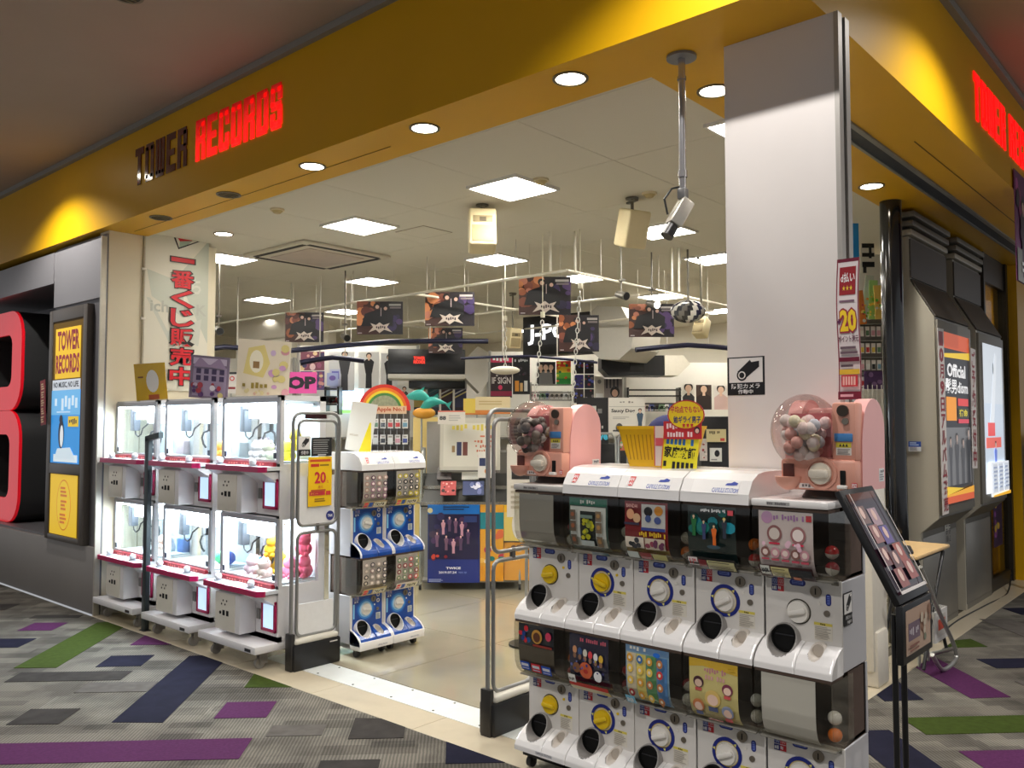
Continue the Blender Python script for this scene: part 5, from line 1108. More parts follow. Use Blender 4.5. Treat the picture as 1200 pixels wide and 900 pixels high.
# ================================================================== SIGN BOXES OVER THE AISLES
CANB = mat('canopy_grey', (186, 182, 172), .5, .1, noise=.04); CANBK = mat('canopy_black', (24, 24, 26), .35, noise=.05)
p = at(688, 413, 11.4); d = 11.4; t = thing('sign_box', 'black letter sign board with white glowing letters and angular grey end', 'sign', p, R(6))
wl_, wr_, hh = wid(70, d), wid(60, d), wid(45, d)
MB().box(-.04, .30, -.06, 1.02, 0, hh+.03, bev=.006).build('board', CANBK, t)
a = Art(.88, .29, (24, 24, 26), .002); a.l = 1; a.text('J-POP', .01, 0, .99, 1, (250, 252, 255), .03); a.build('lettering', mat_print('lit_letters', .3, .9), t, (-.041, .505, .14))
MB().add([(x, y, z) for x in (0, .8) for y, z in ((-.06, .02), (-.06, hh+.03), (-.16, hh+.10), (-.52, hh+.06), (-.70, .25), (-.66, .02), (-.48, -.12), (-.2, -.10))], [tuple(range(8)), tuple(range(15, 7, -1))]+[(k, (k+1) % 8, 8+(k+1) % 8, 8+k) for k in range(8)]).build('angled_box', CANB, t, smooth=False)
p = at(500, 438, 11.5); d = 11.5; t = thing('sign_box', 'long black canopy box with a small red logo over the figure posters', 'sign', p, FACE+R(6))
MB().box(0, .5, -wid(45, d), wid(45, d), 0, wid(29, d), bev=.01).build('box', CANBK, t); MB().box(-.01, .5, -wid(45, d), wid(45, d), -.07, -.005, bev=.008).build('lower_edge', CANB, t)
a = Art(.17, .11, (40, 12, 12), .002); a.text('TOWER', .05, .52, .95, .95, (236, 60, 44), .03); a.text('RECORDS', .05, .06, .95, .46, (236, 60, 44), .03); a.build('red_logo', mat_print('red_logo_print', .3, 1.2), t, (-.004, .1, .13))
MB().add([(x, y, z) for x in (0, .5) for y, z in ((-wid(45, d), -.05), (-wid(45, d), .2), (-wid(60, d), .38), (-wid(72, d), .3), (-wid(72, d), -.1), (-wid(62, d), -.25))], [tuple(range(6)), tuple(range(11, 5, -1))]+[(k, (k+1) % 6, 6+(k+1) % 6, 6+k) for k in range(6)]).build('angled_end', CANB, t, smooth=False)
p = at(743, 440, 11.8); d = 11.8; t = thing('sign_box', 'black canopy box with a dark screen recess and pale end at right', 'sign', p, FACE)
MB().add([(x, y, z) for x in (0, .5) for y, z in ((wid(38, d), .1), (wid(38, d), .27), (-wid(35, d), .28), (-wid(35, d), 0), (wid(30, d), 0))], [tuple(range(5)), tuple(range(9, 4, -1))]+[(k, (k+1) % 5, 5+(k+1) % 5, 5+k) for k in range(5)]).build('box', CANBK, t, smooth=False)
MB().box(-.006, 0, -.14, .06, .05, .22, bev=.004).build('screen', mat('screen_dark', (44, 44, 44), .2), t)
MB().add([(x, y, z) for x in (0, .5) for y, z in ((-wid(36, d), 0), (-wid(36, d), .28), (-wid(58, d), .28), (-wid(66, d), .16), (-wid(52, d), .0))], [tuple(range(5)), tuple(range(9, 4, -1))]+[(k, (k+1) % 5, 5+(k+1) % 5, 5+k) for k in range(5)]).build('pale_end', mat('canopy_beige', (206, 200, 184), .5), t, smooth=False)
p = at(512, 455, 12.0); o = MB().box(0, .4, -.4, .4, 0, .18, bev=.008).build('canopy_box', CANBK, None, loc=p, rot=(0, 0, FACE)); tag(o, 'small black box under the long black canopy, above striped posters', 'box')
# ================================================================== SHOP INTERIOR
BOARD = mat('partition_white', (226, 222, 212), .6, noise=.03); SHELFG = mat('shelf_grey', (150, 148, 142), .45, .3, noise=.05); SHELFK = mat('shelf_black', (30, 30, 32), .4, noise=.05); STEEL = mat('rack_chrome', (176, 176, 172), .3, .7)
def fr2(p): return (p.x, p.y)
def partition(label, x0, x1, ytop, d, dep=.5, rz=FACE, m=BOARD):
    p = at((x0+x1)/2, ytop, d); w_ = wid(x1-x0, d); top = p.z
    t = thing('display_shelving', label, 'shelving', (p.x, p.y, 0), rz, 'tall display shelving at the back of the shop')
    MB().box(0, .06, -w_/2, w_/2, 0, top).build('back_board', m, t, smooth=False)
    for s in (-1, 1): MB().box(-.03, .09, s*w_/2-.02, s*w_/2+.02, 0, top+.01).build('upright', SHELFG, t, smooth=False)
    for k in range(4): MB().box(-dep, 0, -w_/2+.02, w_/2-.02, .25+.38*k, .28+.38*k).build('shelf', SHELFG, t, smooth=False)
    return t
def poster(label, x0, y0, x1, y1, d, base, draw=None, group=None, m=PRINT, name='poster', cat='poster', t=.006, rz=FACE, roll=0):
    p = at((x0+x1)/2, y1, d); a = Art(wid(x1-x0, d), wid(y1-y0, d), base, t)
    if draw: draw(a)
    return tag(a.build(name, m, None, p, rz, 0, roll), label, cat, group)
partition('white tall shelving behind the figure posters and rainbow arch', 350, 490, 405, 13.0); partition('pale tall shelving behind the striped posters', 492, 572, 425, 13.2); partition('white tall shelving behind the red and black posters', 574, 730, 412, 13.4)
partition('white shelving along back wall right of the small posters', 732, 870, 425, 13.0); partition('grey shelving seen between banner and pink board', 235, 345, 420, 13.4)
for k, (x, lab) in enumerate(((312, 'white square column left of the far left band poster'), (360, 'lit white wall pier behind the far left band poster'))):
    p = at(x, 500, 14.0 if k == 0 else 14.6); o = MB().box(-.3, .3, -.42, .42, 0, SHOP_Z).build('wall_pier', WALLM, None, smooth=False, loc=(p.x, p.y, 0), rot=(0, 0, FACE), kind='structure')
GB = 'posters on the back shelving'
D = 12.7
def P3(c, **k): return lambda a: a.person(.5, 0, .95, c, **k)
poster('grey poster of person in dark suit, left of the three figures', 385, 412, 415, 458, D, (206, 206, 206), lambda a: (a.person(.62, 0, 1.0, (62, 62, 66)), a.rect(.05, .0, .45, .55, (186, 190, 214)), a.rect(.12, .3, .4, .5, (110, 110, 190))), GB)
poster('white poster of person in black, middle of the three figures', 420, 412, 444, 455, D, (222, 222, 220), P3((22, 22, 24)), GB); poster('white poster of person in black coat, right of the three figures', 446, 414, 466, 456, D, (216, 216, 216), P3((26, 26, 30)), GB)
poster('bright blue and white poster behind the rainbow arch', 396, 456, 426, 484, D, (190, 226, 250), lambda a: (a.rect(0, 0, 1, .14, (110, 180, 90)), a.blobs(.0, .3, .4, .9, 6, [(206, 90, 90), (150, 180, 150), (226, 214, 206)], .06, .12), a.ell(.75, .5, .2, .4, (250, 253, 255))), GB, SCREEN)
poster('white poster of long-haired person right of rainbow arch', 462, 452, 488, 484, D, (230, 230, 228), lambda a: a.person(.45, 0, .95, (28, 28, 30)), GB)
for k, (y0, c) in enumerate(((412, (120, 60, 80)), (435, (90, 70, 120)))):
    poster('colourful poster %s pink board at left back' % ['upper right of', 'lower right of'][k], 352, y0, 380, y0+22, D, c, lambda a: a.blobs(.05, .1, .95, .9, 14, [(206, 150, 140), (60, 50, 90), (220, 190, 190), (150, 80, 110), (226, 200, 150)], .06, .14), GB)
poster('blue and lilac poster left of the figure posters', 383, 437, 396, 452, D-.1, (170, 180, 220), lambda a: a.ell(.5, .6, .3, .2, (120, 100, 180)), GB)
for k, x in enumerate((485, 501, 517, 533)):
    poster('tall poster with diagonal stripes, %s of the four striped ones' % ['first', 'second', 'third', 'fourth'][k], x, 451, x+13.5, 486, 12.4, [(160, 140, 70), (36, 84, 96), (60, 30, 36), (40, 40, 76)][k], lambda a: ([a.poly([(0, .55+.12*j), (1, .75+.12*j), (1, .80+.12*j), (0, .60+.12*j)], random.choice([(214, 196, 130), (40, 40, 50), (200, 200, 206), (90, 120, 120)])) for j in range(2)], a.rect(.0, .0, 1, .25, (36, 26, 40))), GB)
def words(t1, c1, extra=None):
    def f(a):
        a.text(t1, .06, .4, .94, .58, c1, .03); a.lines(.1, .05, .9, .14, 2, c1)
        if extra: extra(a)
    return f
poster('black and red poster with white letters left of the black poster', 575, 418, 600, 466, 12.6, (44, 24, 32), lambda a: (a.rect(0, .86, 1, 1, (206, 40, 90)), a.text('LIVE', .1, .89, .9, .97, WHITE, .03), a.text('IF SIGN', .06, .34, .94, .5, (226, 220, 220), .02), a.rect(.0, .04, 1, .16, (150, 30, 70)), a.blobs(.1, .5, .9, .8, 8, [(120, 110, 120), (90, 80, 90), (206, 200, 200)], .02, .06), a.ell(.45, .25, .1, .06, (226, 60, 110))), GB)
poster('black poster with small orange and white bottles', 601, 418, 621, 462, 12.6, (24, 24, 26), lambda a: (a.text('FINALE', .1, .86, .9, .94, (200, 200, 200)), a.blobs(.1, .5, .9, .8, 6, [(60, 50, 60), (90, 40, 60)], .05, .1), a.rect(.12, .08, .36, .36, (226, 150, 50)), a.rect(.42, .08, .58, .3, (220, 180, 120)), a.rect(.66, .08, .86, .36, (226, 226, 226))), GB)
poster('dark poster of three people left of the rainbow coloured poster', 629, 424, 651, 450, 12.4, (24, 22, 24), lambda a: [a.person(x, 0, .9, c, full=False) for x, c in ((.22, (36, 34, 36)), (.75, (30, 30, 34)), (.48, (120, 120, 120)))], GB)
poster('rainbow coloured poster right of the three-person poster', 652, 423, 669, 450, 12.4, (40, 150, 60), lambda a: (a.rect(0, .72, 1, 1, (220, 60, 30)), a.rect(0, .5, 1, .75, (236, 200, 40)), a.rect(0, .24, 1, .5, (110, 196, 60)), a.blobs(.05, .1, .95, .95, 14, [(30, 90, 140), (236, 120, 40), (230, 230, 80), (20, 120, 60)], .06, .12)), GB)
for k in range(6):
    i, j = k % 2, k//2
    poster('small dark square poster in block of six, row %s, %s' % (['bottom', 'middle', 'top'][j], ['left', 'right'][i]), 673+12*i, 456-17*j, 684+12*i, 472-17*j, 12.4, [(40, 24, 30), (30, 30, 34), (60, 50, 130), (34, 40, 60), (40, 36, 40), (36, 30, 34)][k], lambda a: a.blobs(.1, .1, .9, .9, 6, [(150, 60, 70), (80, 90, 190), (120, 110, 110), (60, 60, 70)], .08, .18), 'block of six small dark posters')
poster('grey poster of one face with hanging cords above it', 708, 444, 729, 466, 12.2, (120, 112, 110), lambda a: (a.ell(.6, .3, .26, .3, (30, 26, 26)), a.ell(.6, .24, .17, .2, (200, 160, 140)), [a.rect(.1+.2*k, .5, .2+.2*k, 1, (50, 50, 60)) for k in range(4)]), GB)
poster('white poster with a pale round figure right of six dark posters', 697, 441, 708, 466, 12.3, (206, 200, 190), lambda a: (a.ell(.5, .75, .2, .1, (120, 116, 110)), a.rect(.1, .0, .9, .2, (236, 236, 236))), GB)
for k, (x0, x1, c) in enumerate(((800, 814, (46, 46, 50)), (816, 834, (40, 26, 24)), (837, 853, (206, 176, 170)))):
    poster(['cut-out of person in dark suit on white back wall', 'brown poster of person holding a white shirt at back right', 'cut-out of person in pale pink jacket beside the white pillar'][k], x0, 450+k, x1, 480, 12.4, [(222, 218, 210), (70, 52, 44), (222, 216, 210)][k], lambda a, c=c: a.person(.5, 0, 1, c, full=False), 'person posters at back right')
# rows of stock on the back shelving
stock_cols = [(190, 60, 60), (226, 226, 220), (50, 60, 120), (40, 40, 44), (220, 190, 80), (120, 160, 180), (206, 150, 160), (90, 120, 90), (160, 150, 140)]
case_me = {}
def cds(label, group, pts, w_, h_, rz=FACE, tilt=0, name='cd_case', cat='cd'):
    for k, p in enumerate(pts):
        c = random.choice(stock_cols); key = (c, round(w_, 3), round(h_, 3))
        if key not in case_me:
            a = Art(w_, h_, c, .01); a.rect(.1, .55, .9, .9, tuple(min(255, v+40) for v in c)); a.rect(.15, .1, .7, .2, (230, 230, 226)); a.ell(.5, .5, .2, None, tuple(v//2 for v in c)); o = a.build(name, GLOSSP, None, p, rz, tilt); case_me[key] = o.data
        else:
            o = bpy.data.objects.new(name, case_me[key]); C.objects.link(o); o.location = p; o.rotation_euler = (0, tilt, rz)
        tag(o, '%s %s' % (ORD[k], label), cat, group)
for (xa, xb, y, d, n, lab) in ((622, 672, 468, 12.7, 9, 'small cd case from left on white shelf under rainbow poster'), (738, 796, 482, 12.4, 10, 'small cd case from left on back shelf right of white board'), (380, 396, 474, 12.5, 4, 'small cd case from left at black ladder rack by blue poster')):
    cds(lab, lab+' row', [at(xa+(xb-xa)*(k+.5)/n, y, d) for k in range(n)], .11, .12)
for lab, x0, x1, ys, d in (('grey wall rack with black bars at back right', 736, 797, (458, 465, 474), 12.5), ('black ladder rack beside the security gate, left of bright blue poster', 381, 396, (457, 466, 475, 484), 12.3), ('pale wall rack below the rainbow poster', 622, 674, (452, 461, 470), 12.6)):
    p = at((x0+x1)/2, ys[-1], d); w_ = wid(x1-x0, d); t = thing('wall_rack', lab, 'rack', p, FACE, 'wall racks at the back')
    for y in ys: MB().box(-.10, 0, -w_/2, w_/2, wid(ys[-1]-y, d), wid(ys[-1]-y, d)+.02).build('bar', SHELFK if 'pale' not in lab else SHELFG, t, smooth=False)
    for s in (-1, 1): MB().box(0, .25, s*w_/2-.015, s*w_/2+.015, -.02, wid(ys[-1]-ys[0], d)+.05).build('side', SHELFK if 'pale' not in lab else SHELFG, t, smooth=False)
# pink board and price leaflets beyond the crane machines
poster('bright pink board with black letters behind crane machine cards', 334, 436, 371, 461, 8.2, (236, 90, 170), lambda a: a.text('POP', -.25, .2, .98, .8, (20, 16, 20), .06), None, PRINT, 'sign_board', 'sign')
for k, (x0, x1) in enumerate(((264, 277), (279, 302))):
    poster(['white leaflet with red ring behind crane machine cards', 'white timetable leaflet with black cross lines'][k], x0, 436, x1, 461, 8.0, (236, 232, 226), (lambda a: (a.ell(.6, .7, .22, None, (200, 60, 60)), a.ell(.6, .7, .13, None, WHITE), a.rect(.1, .2, .9, .3, (120, 30, 30)), a.rect(.0, .9, 1, 1, (40, 40, 40)))) if k == 0 else (lambda a: (a.rect(.45, .05, .55, .95, (30, 30, 30)), a.rect(.1, .6, .9, .68, (30, 30, 30)), a.rect(.1, .35, .9, .4, (90, 90, 90)), a.rect(0, .92, 1, 1, (40, 40, 40)))), None, PRINT, 'leaflet', 'leaflet')
# rainbow arch rack
d = 7.6; p = at(450, 527, d); t = thing('merchandise_rack', 'wire rack under a rainbow arch sign behind the blue capsule machines', 'rack', (p.x, p.y, 0), FACE); zb = at(450, 501-20, d).z
w_ = wid(60, d)
def arch(ro, ri, col, x0):
    n = 20; V = [(x0, ro*math.cos(math.pi*k/n), ro*math.sin(math.pi*k/n)) for k in range(n+1)]+[(x0, ri*math.cos(math.pi*k/n), ri*math.sin(math.pi*k/n)) for k in range(n+1)]
    V += [(x0+.012, y, z) for _, y, z in V]; F = []; m = n+1
    for k in range(n): F += [(k, k+1, m+k+1, m+k), (2*m+k, 3*m+k, 3*m+k+1, 2*m+k+1), (k, 2*m+k, 2*m+k+1, k+1), (m+k, m+k+1, 3*m+k+1, 3*m+k)]
    return MB().add(V, F)
for ro, ri, c in ((.235, .205, (206, 40, 30)), (.205, .18, (230, 120, 30)), (.18, .158, (236, 206, 50)), (.158, .135, (60, 120, 50))):
    arch(ro, ri, c, 0).build('rainbow_band', mat('rainbow_%d' % c[0], c, .5), t, loc=(0, 0, zb))
MB().prism([(.135*math.cos(math.pi*k/16), .135*math.sin(math.pi*k/16)) for k in range(17)], 'x', 0, .01).build('arch_panel', mat('arch_sage', (150, 150, 120), .6, noise=.6, scale=40), t, loc=(0, 0, zb))
a = Art(.40, .07, (230, 196, 160), .003); a.text('The Apple No.1', .08, .2, .95, .85, (190, 70, 30), .03); a.build('arch_lettering', PRINT, t, (-.004, 0, zb-.03))
g = MB()
for k in range(9): y = -w_/2+w_*k/8; g.box(0, .006, y-.003, y+.003, .1, zb)
for k in range(14): g.box(0, .006, -w_/2, w_/2, .15+.1*k, .156+.1*k)
g.build('wire_grid', STEEL, t, smooth=False); MB().box(.006, .3, -w_/2, w_/2, 0, .1).build('foot', SHELFG, t, smooth=False); MB().box(.01, .02, -w_/2, w_/2, .1, zb).build('back_sheet', mat('rack_back_dark', (90, 82, 74), .7), t, smooth=False)
for r_ in range(3):
    z = zb-.17-.14*r_
    MB().box(-.12, -.0, -w_/2, w_/2, z-.005, z).build('hook_bar', SHELFK, t, smooth=False)
    for k in range(7):
        c = random.choice(stock_cols); q = Vector((-.07, -w_/2+w_*(k+.5)/7, z+.01)); q = Matrix.Rotation(FACE, 3, 'Z') @ q + Vector((p.x, p.y, 0))
        a = Art(.05, .085, (226, 222, 214), .006); a.rect(.1, .15, .9, .6, c); a.rect(.2, .7, .8, .85, (160, 150, 140))
        tag(a.build('goods_pack', GLOSSP, None, q, FACE), '%s small pack from right in %s row of rainbow arch rack' % (ORD[k], ['top', 'middle', 'bottom'][r_]), 'pack', 'packs on the rainbow arch rack row %d' % r_)
# teal dolphins with orange stand
d = 8.6
for k, (px, py, s, r_) in enumerate(((492, 470, 1, .3), (508, 477, .95, -.2))):
    p = at(px, py, 8.8); t = thing('dolphin_ornament', 'teal dolphin-shaped balloon, %s' % ['upper left of the pair', 'lower right of the pair'][k], 'balloon', p, FACE, 'teal dolphin balloons'); TE = mat('dolphin_teal', (60, 176, 164), .35)
    b = MB(); P = [(-.01, .15*s-.03*j*s, .06*math.sin(j*.3)*s) for j in range(11)]
    rr_ = [.012, .035, .05, .058, .06, .055, .047, .036, .026, .017, .008]
    n = 10; V = []; F = []
    for j, q in enumerate(P):
        for i in range(n): V.append((q[0]+rr_[j]*.7*math.cos(6.283*i/n), q[1], q[2]+rr_[j]*s*math.sin(6.283*i/n)))
    for j in range(10):
        for i in range(n): F.append((j*n+i, j*n+(i+1) % n, (j+1)*n+(i+1) % n, (j+1)*n+i))
    o = b.add(V, F+[tuple(range(n)), tuple(range(10*n, 11*n))]).build('body', TE, t); o.rotation_euler = (r_, 0, 0)
    MB().prism([(.02*s, .10*s), (-.05*s, .15*s), (-.03*s, .09*s)], 'x', -.01, .01).prism([(-.13*s, .03), (-.2*s, .06), (-.17*s, .0), (-.2*s, -.05)], 'x', -.01, .01).build('fin', TE, t, smooth=False)
p = at(497, 484, 8.8); o = MB().sph((0, 0, 0), .10, (.6, 1.2, .6), n=18, m=10).build('orange_balloon', mat('balloon_orange', (226, 160, 50), .35), None, loc=p, rot=(0, 0, FACE)); tag(o, 'orange rounded balloon under the teal dolphins', 'balloon')
# counter block in the middle: yellow boxes and header boards
d = 8.9
def block(name, label, cat, x0, y0, x1, y1, d, dep, m, group=None, floor_=False, bev=.006):
    p = at((x0+x1)/2, y1, d); w_ = wid(x1-x0, d); h_ = wid(y1-y0, d)
    if floor_: h_ += p.z; p.z = 0
    o = MB().box(0, dep, -w_/2, w_/2, 0, h_, bev=bev).build(name, m, None, loc=p, rot=(0, 0, FACE)); return tag(o, label, cat, group)
CREAMY = mat('cream_box', (232, 206, 130), .55, noise=.05); LEMON = mat('lemon_board', (232, 208, 96), .55)
block('cabinet', 'cream yellow cabinet behind the white notice board and cd rack', 'cabinet', 484, 489, 516, 515, 9.0, .4, CREAMY, floor_=True)
block('parcel', 'grey box standing in front of cream yellow cabinet', 'box', 500, 494, 516, 516, 8.85, .1, mat('parcel_grey', (150, 146, 140), .5), floor_=True)
poster('yellow header board above the white notice board', 543, 467, 575, 486, 8.9, (232, 206, 96), lambda a: a.rect(0, 0, 1, .1, (220, 130, 60)), None, PRINT, 'header_board', 'sign', .01)
poster('cream header board with orange foot right of the yellow one', 557, 465, 598, 485, 8.8, (232, 214, 170), lambda a: (a.rect(0, 0, 1, .22, (226, 140, 70)), a.lines(.1, .5, .9, .8, 2, (206, 180, 130))), None, PRINT, 'header_board', 'sign', .01)
block('counter', 'grey display counter behind the cd rack', 'counter', 519, 530, 640, 545, 9.2, .7, mat('counter_grey', (92, 88, 82), .5), floor_=True)
# cd rack on castors
d = 8.3; p = at(551, 690, d); RK = thing('cd_rack', 'chrome cd rack on castors between blue machines and security gate', 'rack', (p.x, p.y, 0), FACE); hw = wid(58, d)
zs = at(551, 592, d).z
for s in (-1, 1):
    MB().tube([(-.05, s*hw, .06), (.0, s*hw, zs), (.06, s*hw, zs+.50), (.10, s*hw, zs+.55), (.30, s*hw, zs+.55), (.38, s*hw, .06)], .014, 8).build('side_frame', STEEL, RK)
    for x in (-.05, .36): MB().cyl((x, s*hw-.012, .028), (x, s*hw+.012, .028), .028, n=14).build('castor', BLK, RK)
MB().box(-.02, .36, -hw, hw, .07, .09).build('bottom_shelf', SHELFG, RK, smooth=False)
MB().add([(-.06, -hw, zs), (-.06, hw, zs), (.16, -hw, zs+.30), (.16, hw, zs+.30), (-.06, -hw, zs-.015), (-.06, hw, zs-.015), (.16, -hw, zs+.285), (.16, hw, zs+.285)], [(0, 1, 3, 2), (4, 6, 7, 5), (0, 4, 5, 1), (2, 3, 7, 6), (0, 2, 6, 4), (1, 5, 7, 3)]).build('sloping_shelf', mat('rack_shelf_dark', (46, 46, 44), .35, .3), RK, smooth=False)
for k in range(2):
    x, z = (-.062+.11*k, zs+.15*k); MB().box(x-.012, x-.006, -hw, hw, z, z+.035).build('ledge', mat_glass('rail_clear2', (210, 206, 196), .12, .08, .2), RK, smooth=False)
MB().box(-.04, -.03, -hw, hw, .12, zs-.03).build('front_sheet', SHELFG, RK, smooth=False)
def onrack(x0, y0, x1, y1, dd, base, draw, name, lab, cat, tilt=0, m=GLOSSP, t=.006, group=None):
    p = at((x0+x1)/2, y1, dd); a = Art(wid(x1-x0, dd), wid(y1-y0, dd), base, t); draw(a); return tag(a.build(name, m, None, p, FACE, tilt), lab, cat, group)
def p_twice(a):
    a.rect(0, 0, 1, .3, (28, 44, 120)); a.rect(0, .88, 1, 1, (30, 110, 190)); a.rect(.02, .3, .98, .88, (30, 24, 60)); a.blobs(.1, .5, .7, .85, 12, [(50, 32, 76), (72, 44, 86), (44, 38, 80), (60, 40, 66)], .05, .09)
    for k in range(9): a.person((.18, .3, .42, .54, .66, .78, .36, .5, .64)[k], (.46, .62, .66, .64, .6, .5, .42, .38, .42)[k], .19, [(120, 84, 110), (206, 150, 166), (90, 64, 96)][k % 3], (236, 186, 186))
    a.lines(.3, .93, .8, .99, 2, (16, 24, 50)); a.ell(.05, .93, .05, None, (214, 206, 150)); a.rect(.7, .78, .95, .86, (46, 60, 110)); a.text('TWICE', .36, .18, .64, .21, WHITE, .04); a.text('2019.07.24', .22, .125, .56, .155, (230, 230, 240), .03); a.text('OUT NOW', .6, .125, .76, .15, (110, 130, 190)); a.lines(.03, .02, .3, .06, 3, (170, 180, 220)); a.blobs(.1, .31, .5, .36, 5, [(206, 70, 50), (120, 30, 40)], .02, .04)
onrack(501, 592, 562, 683, d-.08, (34, 44, 100), p_twice, 'poster', 'dark navy group poster with white letters on the front of cd rack', 'poster')
onrack(562.5, 592, 590, 681, d-.07, (226, 160, 50), lambda a: (a.rect(.0, .68, 1, .9, (40, 130, 140)), a.blobs(.05, .25, .95, .7, 12, [(40, 120, 110), (220, 110, 70), (236, 214, 190), (190, 60, 80), (240, 190, 90)], .1, .2), a.rect(0, 0, 1, .2, (226, 150, 30))), 'poster', 'narrow orange and teal poster beside the dark navy group poster', 'poster')
onrack(590.5, 592, 640, 634, d-.05, (226, 200, 110), lambda a: (a.ell(.35, .45, .16, .4, (226, 220, 210)), a.blobs(.5, .1, 1, .6, 7, [(60, 50, 50), (230, 180, 50), (60, 160, 160)], .05, .1), a.rect(0, .8, 1, 1, (236, 180, 40))), 'poster', 'upper yellow poster behind the second security gate', 'poster')
onrack(590.5, 636, 640, 680, d-.05, (226, 160, 70), lambda a: (a.blobs(.0, .66, 1, .95, 14, [(60, 44, 40), (190, 130, 40), (206, 180, 140), (110, 90, 80), (240, 200, 80)], .05, .09), a.text('SALE', .1, .52, .4, .6, (236, 200, 150))), 'poster', 'lower orange poster behind the second security gate', 'poster')
onrack(515, 489, 586, 553, d+.1, (206, 202, 188), lambda a: (a.rect(.06, .1, .95, .9, (222, 218, 204)), a.text('ワンコインプライス', .2, .76, .95, .88, (226, 206, 90), .03), a.rect(.28, .30, .36, .55, (50, 56, 90)), a.rect(.38, .30, .46, .55, (110, 60, 50)), a.rect(.20, .36, .25, .48, (160, 130, 90)), [a.text(s, .55+.02*k, .62-.09*k, .9-.02*k, .68-.09*k, (206, 120, 90)) for k, s in enumerate(('大特価', 'お買い得品', 'よりどり二点', '選んでお得', '数量限定です'))], a.rect(0, 0, 1, .03, (110, 106, 100))), 'notice_board', 'large white notice board with yellow heading and orange text above cd rack', 'notice board', R(8), PRINT, .02)
onrack(513, 481, 545, 497, d+.02, (228, 222, 212), lambda a: (a.rect(0, .9, 1, 1, (226, 120, 100)), a.text('88', .06, .3, .3, .6, (30, 30, 34), .04), a.lines(.4, .2, .9, .7, 3, (190, 186, 180))), 'price_card', 'white price card with 88 clipped on the notice board corner', 'price card', R(8), PRINT)
onrack(560, 529, 576, 560, d-.0, (226, 222, 214), lambda a: (a.rect(.1, .45, .55, .75, (40, 50, 90)), a.ell(.7, .25, .22, None, (230, 150, 80))), 'leaflet', 'small white leaflet with orange dot at the right foot of notice board', 'leaflet', R(8), PRINT)
for k, (x0, y0, x1, y1, c, lab) in enumerate(((512, 546, 529, 562, (70, 60, 58), 'dark cd case at the back left of cd rack'), (516, 562, 534, 580, (190, 80, 80), 'cd case with reddish cover at front left of cd rack'), (541, 544, 561, 562, (226, 224, 214), 'white card at the back of cd rack, above the blue cd'), (542, 562, 567, 580, (70, 80, 120), 'blue cd case with white streaks on cd rack'))):
    onrack(x0, y0, x1, y1, d-.02+(.12 if k in (0, 2) else -.02), c, lambda a, k=k: (a.blobs(.15, .15, .85, .85, 10, [[(90, 80, 76), (50, 44, 44)], [(226, 120, 120), (240, 180, 170), (60, 40, 40)], [(230, 228, 220)], [(190, 190, 226), (110, 120, 170), (226, 226, 240)]][k], .06, .12)) if k != 2 else None, 'cd_case', lab, 'cd', R(30), GLOSSP, .012)
# notices near the left pink machine
d = 6.2; poster('white notice with red no-entry ring behind left pink capsule machine', 594, 521, 640, 606, d, (228, 222, 208), lambda a: (a.ell(.4, .86, .14, None, (190, 60, 50)), a.ell(.4, .86, .11, None, (228, 222, 208)), a.poly([(.32, .8), (.36, .79), (.5, .92), (.46, .93)], (190, 60, 50)), a.rect(.12, .52, .88, .66, (46, 44, 44)), a.lines(.1, .1, .9, .45, 5, (190, 180, 160))), None, PRINT, 'notice_board', 'notice board', .02)
p = at(617, 606, d); t = thing('notice_stand', 'slim steel stand carrying the white no-entry notice', 'stand', (p.x, p.y, 0), FACE); MB().cyl((.03, 0, 0), (.03, 0, p.z+.2), .012, n=10).build('pole', STEEL, t); MB().cyl((.03, 0, 0), (.03, 0, .015), .13, n=22).build('foot', SHELFK, t)
poster('black price list board left of the left pink dome', 597, 490, 612, 521, 9.0, (30, 28, 28), lambda a: a.lines(.15, .1, .85, .9, 6, (110, 104, 96)), None, PRINT, 'price_board', 'notice board', .015)
# boards right of the left pink machine
d = 9.2; poster('black chalk-style panel with white and blue letters', 676, 466, 713, 520, d, (28, 28, 30), lambda a: (a.rect(.3, .52, .62, .82, (214, 214, 206)), a.text('ストア!!', .45, .30, .95, .42, (190, 190, 186), .03), a.text('love', .5, .08, .98, .26, (70, 190, 226), .04), a.rect(.66, .66, .8, .76, (120, 120, 120))), None, PRINT, 'chalk_board', 'sign', .02)
d = 8.7; poster('white board with hand-drawn black band name and animal sketch', 714, 466, 756, 510, d, (226, 222, 212), lambda a: (a.text('おすすめ', .3, .85, .7, .91, (140, 136, 130)), a.text('Saucy Dog', .06, .58, .72, .70, (30, 30, 32), .03), a.lines(.1, .42, .6, .5, 2, (180, 176, 170)), a.rect(0, .755, 1, .765, (160, 156, 150)), a.ell(.28, .2, .1, .12, (90, 90, 88)), a.rect(.1, .1, .5, .14, (60, 60, 60)), a.person(.86, .1, .6, (70, 90, 110))), None, PRINT, 'sign_board', 'sign', .02)
block('shelf_unit', 'dark low shelf unit behind the yellow basket', 'shelf', 676, 520, 850, 545, 9.4, .5, SHELFK, floor_=True)
for k, px in enumerate((703, 728)):
    p = at(px+8, 545, 8.2); t = thing('chrome_stand', 'chrome tube loop stand behind basket, %s of two' % ['left', 'right'][k], 'stand', (p.x, p.y, 0), FACE, 'chrome tube loop stands'); zt = at(px, 508, 8.2).z
    MB().tube([(0, .09, 0), (0, .09, zt-.05), (0, .07, zt), (0, -.05, zt), (0, -.09, zt-.06), (0, -.11, 0)], .013, 8).build('tube_loop', STEEL, t); MB().box(-.08, .08, -.12, .10, 0, .02).build('foot', SHELFG, t, smooth=False)
